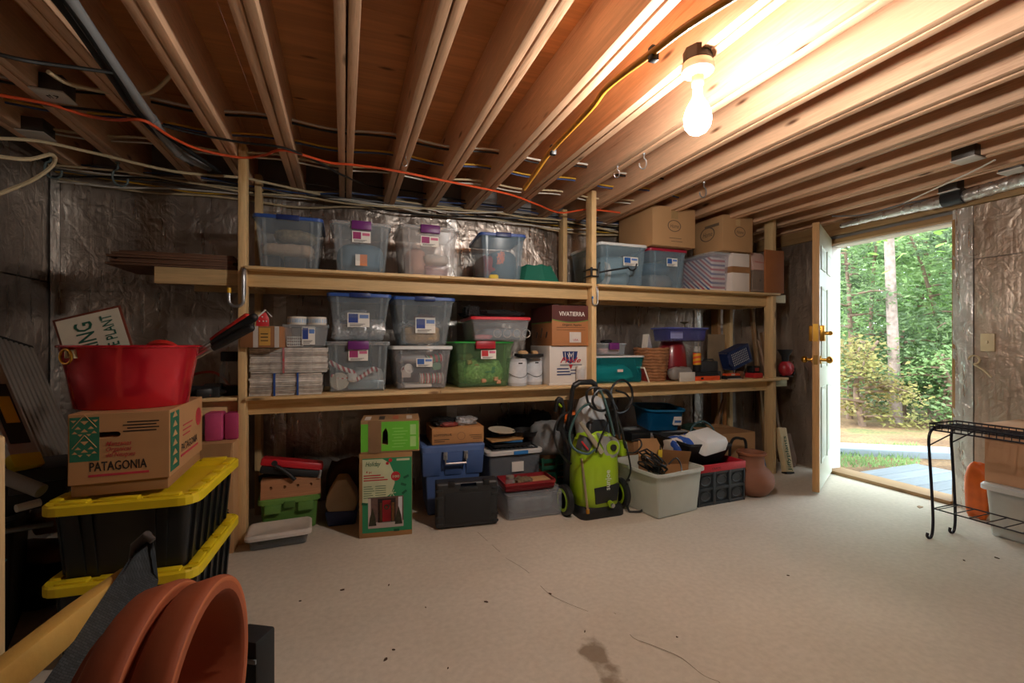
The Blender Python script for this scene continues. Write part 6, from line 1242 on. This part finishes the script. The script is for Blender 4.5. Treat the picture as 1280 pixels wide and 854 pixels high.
for k in range(6): MB().add([(xr + .0006, .03, .08 + k * .036), (xr + .0006, .09, .08 + k * .036), (xr + .0006, .06, .104 + k * .036)], [(0, 1, 2)]).build('zigzag', tan, ab)
lettering(ab, 'PATAGONIA', xr, .265, .105, .045, ink, face='R', width=.24); MB().box(xr - .001, xr, .14, .40, .085, .094).build('red_bar', mat('c23648', .7, bump=0), ab)
for k in range(3): MB().box(xr - .001, xr, .17, .27 + .02 * k, .165 + .02 * k, .17 + .02 * k).build('red_line', mat('c23648', .7, bump=0), ab)
MB().loft([[(xx, .41 + .045 * math.cos(a), .21 + .04 * math.sin(a)) for a in [i * math.pi / 10 for i in range(20)]] for xx in (xr - .001, xr)]).build('apple_print', mat('b8333c', .6, var=.25, scale=30, bump=0), ab)
# red tub
ZT_ = ZB + h + .001; tub = thing('party_tub', 'metallic red oval tub with brass ring handles on the apple carton', 'tub', (-.79, 2.235, ZT_), R(4)); rd = mat('d42434', .2, metal=.45, var=.05, coat=.5); tw, td, th_ = .222, .175, .238
prof = [(.80, 0), (.82, .004), (.90, .12), (1.0, th_ - .008), (1.02, th_ - .004), (1.02, th_), (1.0, th_), (.985, th_ - .01), (.89, .12), (.80, .012)]
MB().loft([[(tw * k * math.cos(a), td * k * math.sin(a), z_) for a in [i * 2 * math.pi / 48 for i in range(48)]] for k, z_ in prof]).build('body', rd, tub, ang=50)
MB().tube([(tw * 1.015 * math.cos(a), td * 1.015 * math.sin(a), th_ - .002) for a in [i * 2 * math.pi / 48 for i in range(48)]], .0055, 8, True).build('rolled_rim', rd, tub)
for sg in (-1, 1):
    a = R(-132) if sg < 0 else R(48); cx0, cy0 = tw * .98 * math.cos(a), td * .98 * math.sin(a); nx_, ny_ = math.cos(a) * .95, math.sin(a) * 1.05; tx, ty = -ny_, nx_
    hd = MB().tube([(cx0 + nx_ * .016 + tx * .029 * math.cos(q), cy0 + ny_ * .016 + ty * .029 * math.cos(q), th_ - .038 + .026 * math.sin(q)) for q in [i * 2 * math.pi / 20 for i in range(20)]], .0045, 8, True).build('ring_handle', brass, tub)
    for o_ in (-.018, .018): MB().box(-.008, .008, -.004, .012, -.016, .016).xf(Matrix.Translation((cx0 + tx * o_ * .9 + nx_ * .002, cy0 + ty * o_ * .9 + ny_ * .002, th_ - .028)) @ Matrix.Rotation(math.atan2(ny_, nx_) - R(90) + R(180), 4, 'Z')).build('lug', mat('d8cba0', .35, metal=.7), hd)
# things standing in the tub
sg = thing('metal_sign', 'rusty edged cream metal sign with green lettering standing in the red tub', 'sign', inside(tub, -.07, .03, .02), rot=(R(-6), R(-17), R(-2)))
MB().box(-.115, .115, 0, .004, 0, .37).build('plate', mat('6e2f1c', .6, var=.2), sg, .002); MB().box(-.106, .106, -.001, 0, .009, .361).build('face', mat('d9d2bd', .55, var=.06, scale=20), sg)
sgn = mat('1f5c4a', .6, bump=0)
lettering(sg, 'WATERING', .005, -.002, .19, .085, sgn, width=.29, rot=R(90)); lettering(sg, 'THE PLANT', .075, -.002, .255, .055, sgn, width=.175, rot=R(90))
one('teal_box', MB().box(-.15, .15, 0, .1, 0, .215), clear('4fa79a', .8, .2, (.6, .95, .9)), 'translucent teal box inside the red tub', 'box', inside(tub, .01, -.045, .022), bev=.004, rz=R(4))
one('red_plate', MB().lathe([(.07, 0), (.075, .004), (.075, .018), (.06, .022), (.002, .022)], 24), mat('c22a22', .4), 'round red plate leaning in the red tub', 'plate', inside(tub, .07, .1, .19), rot=(R(-60), 0, 0))
cable('thin brown twig poking from the red tub', [inside(tub, -.19, .08, .2), inside(tub, -.21, .10, .27), inside(tub, -.255, .12, .30)], .004, mat('7d5a36', .8), 0, name='twig')
def wand(lb, a, b_, r, m, tipm):
    t = thing('scraper', lb, 'scraper', a); d_ = b_ - a
    MB().tube([d_ * 0, d_ * .45], r * .55, 8).build('shaft', steel, t); MB().tube([d_ * .40, d_ * .5, d_ * 1.0], [r * .8, r, r * 1.05], 10).build('grip', m, t); MB().ball(d_ * 1.0, r * 1.1, 10, 8).build('end', tipm, t)
P0 = Vector(inside(tub, .16, .04, .17))
wand('long black handled ice scraper sticking out of the red tub', P0, onD(317, 397, 1.95), .017, rubber, rubber)
wand('second black handled ice scraper resting below the first', P0 + Vector((.02, -.035, -.0)), onD(313, 410, 1.93), .016, rubber, rubber)
wand('red handled brush lying above the black scrapers', P0 + Vector((0, .04, .02)), onD(308, 396, 2.02), .014, mat('c2281e', .45), mat('c2281e', .45))
# aluminium plank leaning in the corner
A0 = Vector((-1.00, 2.76, 0.0)); U = Vector((-.55, .36, 1.10)); W0 = Vector((0, -.34, 0)); W_ = W0 - U * (W0.dot(U) / U.dot(U)); Nn = U.cross(W_).normalized()
pk_ = thing('work_plank', 'ribbed aluminium work plank leaning against the left foil wall', 'plank', A0); al = mat('b4ada4', .35, metal=.75, var=.08)
def slab(p, u_, w_, n_): return MB().hexa([p, p + w_, p + w_ + n_, p + n_], [p + u_, p + u_ + w_, p + u_ + w_ + n_, p + u_ + n_])
if Nn.x < 0: Nn = -Nn
slab(Vector((0, 0, 0)), U, W_, Nn * .012).build('deck', al, pk_)
for k in range(10): slab(W_ * (k / 10 + .012) + Nn * .011, U, W_ * .055, Nn * .008).build('rib', al, pk_)
slab(U * 1.0 - W_ * .0, U.normalized() * .012, W_, Nn * .02).build('end_cap', rubber, pk_)
# ladder rail with yellow foot
B0 = onD(45, 577, 1.74); B1 = onD(-22, 420, 1.86); d_ = B1 - B0; ld = thing('step_ladder', 'folded aluminium step ladder with yellow feet and a warning label', 'ladder', B0 - d_ * 1.0)
Bb = B0 - d_ * 1.0; u_ = d_.normalized(); s_ = Vector((-.45, -.85, 0)).normalized(); s_ = (s_ - u_ * s_.dot(u_)).normalized(); n_ = u_.cross(s_).normalized()
ld.location = B0
slab(-s_ * .0, d_ * 1.6, s_ * .085, n_ * .028).build('rail', al, ld); slab(s_ * .012 - n_ * .002 if n_.x < 0 else s_ * .012 + n_ * .026, d_ * .45 + u_ * 0, s_ * .06, n_ * .004).xf(Matrix.Translation(u_ * .07)).build('warning_label', mat('1b1a18', .5), ld)
slab(s_ * .02 + (n_ * .03 if n_.x > 0 else -n_ * .004), d_ * .2, s_ * .04, n_ * .003).xf(Matrix.Translation(u_ * .16)).build('label_stripe', mat('e0a81c', .5), ld)
slab(-s_ * .004 - n_ * .004 - u_ * .03, u_ * .055, s_ * .093, n_ * .036).build('foot', mat('dcc21e', .45), ld, .004)
for k in range(3): slab(u_ * (.15 + .26 * k) + s_ * .01, u_ * .03, n_ * .02 + s_ * .04, Vector((-.25, .05, 0))).build('step', al, ld)
# dark stack behind the totes at far left
dt = thing('dark_tote', 'dark grey open tote with a blue rope handle at the left wall', 'tote', (-1.30, 2.10, 0), R(20)); shell(.40, .42, .50, .04, .03).build('body', mat('20262c', .5), dt)
MB().tube(wig([(.17, .0, .36), (.08, -.01, .26), (.0, -.01, .21), (-.08, -.005, .23)], 0, 6), .009, 8).build('rope_handle', mat('2f7f9c', .5), dt)
MB().loft([ins(.42, .44, .05, .49, 0), ins(.42, .44, .05, .505, 0), ins(.42, .44, .05, .505, .014), ins(.42, .44, .05, .49, .014)], False, False, True).build('rim', mat('4a5056', .5), dt)
tx_ = thing('tool_box', 'long black plastic tool box resting on the dark grey tote', 'tool box', (-1.24, 2.17, .506), R(20)); MB().box(-.28, .24, 0, .24, 0, .13).build('body', rubber, tx_, .012); MB().box(-.29, .25, -.01, .25, .10, .155).build('lid', mat('26282a', .45), tx_, .012); MB().tube([(-.1, .1, .15), (-.08, .1, .19), (.08, .1, .19), (.1, .1, .15)], .012, 8).build('handle', rubber, tx_)
for a_ in (-.15, .12): MB().box(a_ - .025, a_ + .025, -.018, -.005, .07, .125).build('latch', mat('3c3f42', .4), tx_, .004)
pipe('grey plastic pipe lying across the black tool box', onD(-30, 582, 1.60), onD(52, 614, 1.62), .024, mat('8f9290', .4), name='pipe')
pipe('white plastic rod beside the grey pipe', onD(20, 636, 1.62), onD(50, 628, 1.68), .014, white, name='rod')
pipe('flat grey metal strip under the white rod', onD(-20, 668, 1.58), onD(66, 655, 1.72), .010, mat('777b7e', .35, metal=.6), name='strip')
for k, (u, v) in enumerate(((58, 650), (52, 690))): 
    q = onD(u, v, 2.0); q = Vector((q.x, q.y, max(.0, q.z - .04))); lump('old_shoe', ['brown leather shoe heaped beside the yellow-lidded totes', 'tan leather shoe under the brown shoe by the totes'][k], 'shoe', q, .11, .26, .09, mat(['6f4229', '8a5a38'][k], .5), 130 + k, .15, R(30 + 40 * k))
lump('black_straps', 'heap of black straps under the shoes', 'straps', (onD(50, 690, 2.0).x, onD(50, 690, 2.0).y + .02, 0), .3, .3, onD(52, 690, 2.0).z - .045, rubber, 135, .2)
# board upright at the picture's left edge, standing near
q = onD(1, 545, 1.25); one('pine_upright', MB().box(-.038, .0, -.02, .069, 0, q.z), w_z, 'rough pine upright standing by the dark tote', 'timber', (onD(4, 700, 1.25).x, onD(4, 700, 1.25).y, 0), R(38), bev=.002)
lump('patterned_rug', 'rolled dark rug with a red and white pattern on the floor', 'rug', (-.84, 1.13, 0), .42, .36, .34, mat('4a3038', .95, var=.9, scale=70, bump=.8, bscale=150), 140, .12)
# sling chair: pale wooden frame, dark woven sling
P1, P2 = onD(170, 712, 1.22), onD(-12, 862, .80); ch = thing('sling_chair', 'folded sling chair with a pale wood frame and dark woven sling', 'chair', P2)
dd = P1 - P2; un = dd.normalized(); sd = Vector((0, 0, 1)).cross(un).normalized(); up_ = un.cross(sd)
yw = wood(0, 'c9a052', '9c7430', knots=False)
MB().loft([[p_ + sd * a * .020 * k + up_ * c_ * .034 * k for a, c_ in ((-1, -1), (1, -1), (1, 1), (-1, 1))] for p_, k in ((-dd * .6, 1.0), (dd * .0, 1.0), (dd * .5, .95), (dd * .9, .75), (dd * 1.0, .4))]).build('frame_rail', mat('c0964a', .55, var=.18, scale=6, bump=.1), ch, .006)
edge = [onD(168, 700, 1.20), onD(172, 684, 1.19), onD(182, 672, 1.18), onD(190, 672, 1.18), onD(194, 688, 1.18), onD(198, 725, 1.17), onD(192, 760, 1.12), onD(140, 830, .98), onD(95, 890, .86), onD(30, 890, .85), onD(78, 820, .97), onD(120, 765, 1.08), onD(150, 728, 1.15)]
m_wv, nt, b, N, L = nodes('woven'); tc = N('ShaderNodeTexCoord'); ck_ = N('ShaderNodeTexBrick', Scale=55.0); L(tc.outputs['Object'], ck_.inputs['Vector']); ck_.inputs['Color1'].default_value = lin('3a3f42'); ck_.inputs['Color2'].default_value = lin('4a5054'); ck_.inputs['Mortar'].default_value = lin('24282a'); L(ck_.outputs['Color'], b.inputs['Base Color']); b.inputs['Roughness'].default_value = .8
MB().prism([p_ - P2 for p_ in edge], Vector(ray(120, 780)).normalized() * .014).build('sling', m_wv, ch)
MB().tube([onD(166, 700, 1.20) - P2, onD(170, 682, 1.188) - P2, onD(184, 670, 1.178) - P2, onD(191, 676, 1.176) - P2], [.010, .013, .013, .008], 10).build('leather_cap', mat('453c38', .5, var=.15), ch)
for k in range(14):
    f = .25 + .045 * k; c_ = dd * f + up_ * -.0 ; MB().tube([dd * f + sd * .018 - up_ * .028, dd * f + sd * .03 - up_ * .045], .004, 5).build('lacing', mat('b99a6a', .7), ch)
MB().tube([dd * .9 + sd * .02, Vector((dd.x * .9 + .03, dd.y * .9 + .05, -P2.z + .0))], .016, 8).build('back_leg', yw, ch)
MB().tube([-dd * .55, Vector((-dd.x * .6, -dd.y * .6, -P2.z))], .016, 8).build('front_leg', yw, ch)
# terracotta pots lying nested, on a black crate
ax = Vector((.9946, -.10, 0)).normalized(); cc = onD(262, 886, .84); tc_m = mat('9a4d2c', .65, var=.10, scale=5, bump=.06)
sx3 = Vector((0, 0, 1)).cross(ax).normalized(); MX = Matrix.Translation(cc) @ Matrix((( sx3.x, 0, ax.x, 0), (sx3.y, 0, ax.y, 0), (0, 1, 0, 0), (0, 0, 0, 1)))
def pot(lb, off, r, dep=-.115, hole=False):
    t = thing('terracotta_planter', lb, 'planter', cc + ax * off)
    pr = [(r * .76, dep), (r * .88, -.062), (r * .93, -.06), (r * .955, -.055), (r, -.012), (r, -.004), (r * .985, .002), (r * .88, .002), (r * .85, -.006), (r * .84, -.07), (r * .72, dep + .02), (.002, dep + .02)]
    mx = Matrix.Translation(-(cc + ax * off)) @ MX @ Matrix.Translation((0, 0, off))
    if hole: pr = pr[:-2] + [(r * .82, dep), (r * .76, dep)]
    MB().lathe(([] if hole else [(.002, dep)]) + pr, 48, cap0=False, cap1=False).xf(mx).build('pot', tc_m, t, ang=50)
    MB().lathe([(r * .93, .001), (r * .965, .0035), (r * .98, .0025), (r * .985, .001)], 48, cap0=False, cap1=False).xf(mx).build('lip_bead', mat('b5643c', .65, var=.08, bump=.05), t)
pot('shallow terracotta planter standing on edge, opening toward the room', 0, .224, -.16)
pot('shallow terracotta planter standing on edge behind the other planter', -.072, .224, -.065, True)
bcx = thing('black_crate', 'black plastic crate under the terracotta planters', 'crate', (-.16, .78, 0), R(20)); zc_ = cc.z - .24
MB().box(-.36, .13, -.22, .2, 0, zc_ - .02).build('body', rubber, bcx, .01); MB().box(-.37, .14, -.23, .21, zc_ - .03, zc_).build('rim', mat('2b2e30', .45), bcx, .006)
q = onD(322, 822, 1.12); t = thing('camera_case', 'small black equipment case on the crate beside the planters', 'case', (q.x - .03, q.y + .02, zc_), R(-30)); hh = max(.1, onD(322, 805, 1.12).z - zc_)
MB().box(-.05, .03, 0, .07, 0, hh).build('body', rubber, t, .006); MB().box(-.05, .03, -.003, .001, hh * .7, hh * .76).build('trim', mat('7d8285', .4), t)
# ------------------------------------------------------------ outside the door
m_g, nt, b, N, L = nodes('yard'); tc = N('ShaderNodeTexCoord'); n1 = N('ShaderNodeTexNoise', Scale=1.3, Detail=6.0); n2 = N('ShaderNodeTexNoise', Scale=30.0, Detail=6.0)
for q in (n1, n2): L(tc.outputs['Object'], q.inputs['Vector'])
c1 = ramp(N, L, n1.outputs['Fac'], [(.40, lin('6d5238')), (.55, lin('8a6f50')), (.66, lin('6b7044'))]); c2 = ramp(N, L, n2.outputs['Fac'], [(.3, (.55, .55, .55, 1)), (.7, (1.25, 1.2, 1.1, 1))])
mm = N('ShaderNodeMix', data_type='RGBA', blend_type='MULTIPLY'); mm.inputs[0].default_value = 1; L(c1, mm.inputs[6]); L(c2, mm.inputs[7]); L(mm.outputs[2], b.inputs['Base Color']); b.inputs['Roughness'].default_value = .95
bp = N('ShaderNodeBump', Strength=.8, Distance=.03); L(n2.outputs['Fac'], bp.inputs['Height']); L(bp.outputs[0], b.inputs['Normal'])
gm_ = MB(); gm_.grid(lambda a, c: (4.18 + a * 36, -22 + c * 50, -.10 + .25 * noise.noise(Vector((a * 9, c * 12, 0))) * min(1, a * 5) + a * .6), 60, 60)
g = gm_.build('ground', m_g); g['kind'] = 'structure'
deck = thing('porch_deck', 'grey painted plank porch deck outside the doorway', 'deck', (4.17, 1.9, -.05)); pm = wood(0, '7c838a', '656b72', knots=False)
for k in range(13):
    MB().box(.0, .99 + (.005 if k % 2 else 0), .86 - .145 * (k + 1) + .004, .86 - .145 * k, -.03, .03).build('deck_plank', pm, deck, .003)
MB().box(.02, .96, -1.02, .85, -.12, -.031).build('joist_frame', mat('6d6a66', .8), deck)
cu = MB().box(-1.5, 1.6, -.16, .16, -.12, .05); o = one('concrete_edging', cu, mat('8d979f', .8, var=.06, bump=.2), 'pale grey concrete edging strip beyond the porch deck', 'edging', (5.45, 3.40, -.06), R(-33), bev=.02)
def leafmat(c1, c2):
    m, nt, b, N, L = nodes('leaf'); oi = N('ShaderNodeTexCoord'); n = N('ShaderNodeTexNoise', Scale=2.2, Detail=3.0); L(oi.outputs['Object'], n.inputs['Vector'])
    cr_ = ramp(N, L, n.outputs['Fac'], [(.35, lin(c1)), (.65, lin(c2))]); L(cr_, b.inputs['Base Color']); b.inputs['Roughness'].default_value = .5
    tr = N('ShaderNodeBsdfTranslucent'); L(cr_, tr.inputs[0]); mx = N('ShaderNodeMixShader'); mx.inputs[0].default_value = .45; L(b.outputs[0], mx.inputs[1]); L(tr.outputs[0], mx.inputs[2]); L(mx.outputs[0], nt.nodes['Material Output'].inputs['Surface']); return m
LM = [leafmat('5a7a44', '97b574'), leafmat('7d9c5c', 'bcd29a'), leafmat('4c6240', '7d9462'), leafmat('7d6a3c', '9c9a58'), leafmat('8fbf5c', 'c6e69a')]
bark = mat('7d6656', .9, var=.25, bump=.5); barkp = mat('a08d84', .9, var=.3, scale=14, bump=.6)
def tree(lb, cat, x, y, h, r, z0, n, lm, size, seed, trunk=.05, tm=bark, name='tree', flat=.6, branches=10):
    r2 = random.Random(seed); t = thing(name, lb, cat, (x, y, -.12))
    MB().tube(wig([(0, 0, -.1), (r2.uniform(-.1, .1), r2.uniform(-.1, .1), h * .5), (r2.uniform(-.2, .2), r2.uniform(-.2, .2), h)], .02, 6, seed), [trunk * (1 - .055 * k) for k in range(13)], 10).build('trunk', tm, t)
    ends = []
    for k in range(branches):
        a = r2.uniform(0, 6.28); z_ = z0 + (h - z0) * (k + .5) / branches; L_ = r * (1.0 - .5 * (z_ / h)) * r2.uniform(.7, 1.1)
        P = [Vector((0, 0, z_)), Vector((math.cos(a) * L_ * .5, math.sin(a) * L_ * .5, z_ + .06 * L_)), Vector((math.cos(a) * L_, math.sin(a) * L_, z_ - .08 * L_))]
        MB().tube(wig(P, .03, 5, k + seed), [.022 - .0016 * i for i in range(11)], 5).build('branch', bark, t); ends.append(P)
    vs, fs = [], []
    for i in range(n):
        P = ends[r2.randrange(len(ends))]; f = r2.random() ** .6; c = P[0].lerp(P[2], f) + Vector((r2.gauss(0, r * .17), r2.gauss(0, r * .17), r2.gauss(0, r * .10)))
        s_ = size * r2.uniform(.6, 1.3); d1 = Vector((r2.gauss(0, 1), r2.gauss(0, 1), r2.gauss(0, flat))).normalized(); d2 = d1.orthogonal().normalized(); d2 = (d2 + Vector((0, 0, .0))).normalized() * .5
        o_ = len(vs); vs += [c - d1 * s_, c + d2 * s_ - d1 * s_ * .2, c + d1 * s_, c - d2 * s_ - d1 * s_ * .2]; fs.append((o_, o_ + 1, o_ + 2, o_ + 3))
    fo = MB().add(vs, fs).build('foliage', lm, t); fo['kind'] = 'stuff'; return t
def away(u, D): d_ = ray(u, 430); return d_[0] * D, d_[1] * D
# the pale trunk that stands in the middle of the view
x, y = away(1121, 7.2); tree('tall tree with a pale pinkish trunk seen through the doorway', 'tree', x, y, 9.0, 2.0, 3.6, 3000, LM[1], .10, 1, .085, barkp)
specs = [(1062, 7.6, 3.2, 1.1, .4, 3600, 2, .045, 'dark twiggy shrub beside the open door'), (1095, 8.4, 3.6, 1.2, .3, 4200, 0, .05, 'mid green bushy shrub left of the pale trunk'), (1160, 8.0, 3.3, 1.2, .3, 4200, 0, .05, 'dense green conifer right of the pale trunk'), (1205, 7.4, 3.4, 1.1, .3, 3600, 2, .05, 'dark green shrub beside the doorway jamb'), (1130, 7.4, 1.5, .9, .1, 2600, 2, .04, 'low tangled shrub in front of the pale trunk'), (1080, 6.9, 1.3, .8, .1, 2200, 3, .035, 'low dry brown shrub near the concrete edging'), (1180, 6.8, 1.1, .8, .1, 2200, 0, .035, 'low leafy shrub right of the concrete edging'),
         (1070, 12.5, 8, 2.6, .5, 5200, 1, .12, 'tall light green tree far behind the dark shrub'), (1150, 13.0, 9, 2.8, .5, 5600, 4, .12, 'tall pale green tree far behind the conifer'), (1210, 12.0, 8, 2.6, .5, 5000, 1, .12, 'tall leafy tree far behind the doorway jamb'), (1110, 17.0, 11, 3.6, .5, 5600, 4, .17, 'bright sunlit tree farthest behind the pale trunk'), (1030, 14.0, 9, 3.0, .5, 4600, 0, .13, 'tall tree hidden partly by the open door'), (1185, 18.0, 11, 3.6, .5, 5200, 1, .17, 'wide sunlit tree farthest behind the shrubs'), (1290, 11.0, 8, 2.8, .4, 3600, 0, .12, 'tall tree beyond the right wall'), (960, 12.0, 8, 2.8, .4, 3000, 0, .12, 'tall tree beyond the back corner of the house')]
for k, (u, D, h, r, z0, n, li, s_, lb) in enumerate(specs):
    x, y = away(u, D); tree(lb, 'shrub' if h < 4 else 'tree', x, y, h, r, z0, n, LM[li], s_, 20 + k, .05 if h < 4 else .12, bark, 'shrub' if h < 4 else 'tree', branches=16 if h < 4 else 18)
# overhanging branch with big leaves
x, y = away(1118, 6.2); t = thing('leafy_branch', 'overhanging branch with large bright green leaves above the doorway view', 'branch', (x, y, 2.4)); brr = random.Random(5)
MB().tube(wig([(2.5, -2.5, -2.45), (2.2, -2.0, .3), (1.2, -1.2, .55), (.2, -.2, .35), (-.8, .8, .1)], .02, 6), [.05] * 9 + [.02] * 16, 6).build('stem', bark, t)
lf = MB(); lf.add([(0, 0, 0), (.05, .035, .006), (.11, .03, 0), (.16, 0, -.012), (.11, -.03, 0), (.05, -.035, .006)], [(0, 1, 2, 3), (0, 3, 4, 5)]); lme = lf.mesh('leaf', leafmat('7fb04c', 'a9d670'))
for k in range(150):
    f = brr.random(); c = Vector((2.2 - 3.2 * f, -2.2 + 3.2 * f, .25 + brr.gauss(0, .22))) + Vector((brr.gauss(0, .22), brr.gauss(0, .22), 0)); s_ = brr.uniform(.7, 1.3)
    share(lme, 'leaf', t, c, (brr.gauss(0, .4), brr.gauss(0, .4), brr.uniform(0, 6.28)), (s_, s_, s_))
# tufts of grass by the deck
r2 = random.Random(9); vs, fs = [], []
for i in range(1300):
    u, v = r2.uniform(1040, 1150), r2.uniform(556, 585); c = onZ(u, v, -.08)
    if c.x < 5.2 and c.y < 2.85: continue
    hh = r2.uniform(.02, .07); a = r2.uniform(0, 6.28); d = Vector((math.cos(a), math.sin(a), 0)) * .006; o_ = len(vs)
    vs += [c - d, c + d, c + Vector((r2.gauss(0, .02), r2.gauss(0, .02), hh))]; fs.append((o_, o_ + 1, o_ + 2))
gr = MB().add(vs, fs).build('grass', LM[0]); tag(gr, 'short green grass between the deck and the edging strip', 'grass', kind='stuff')
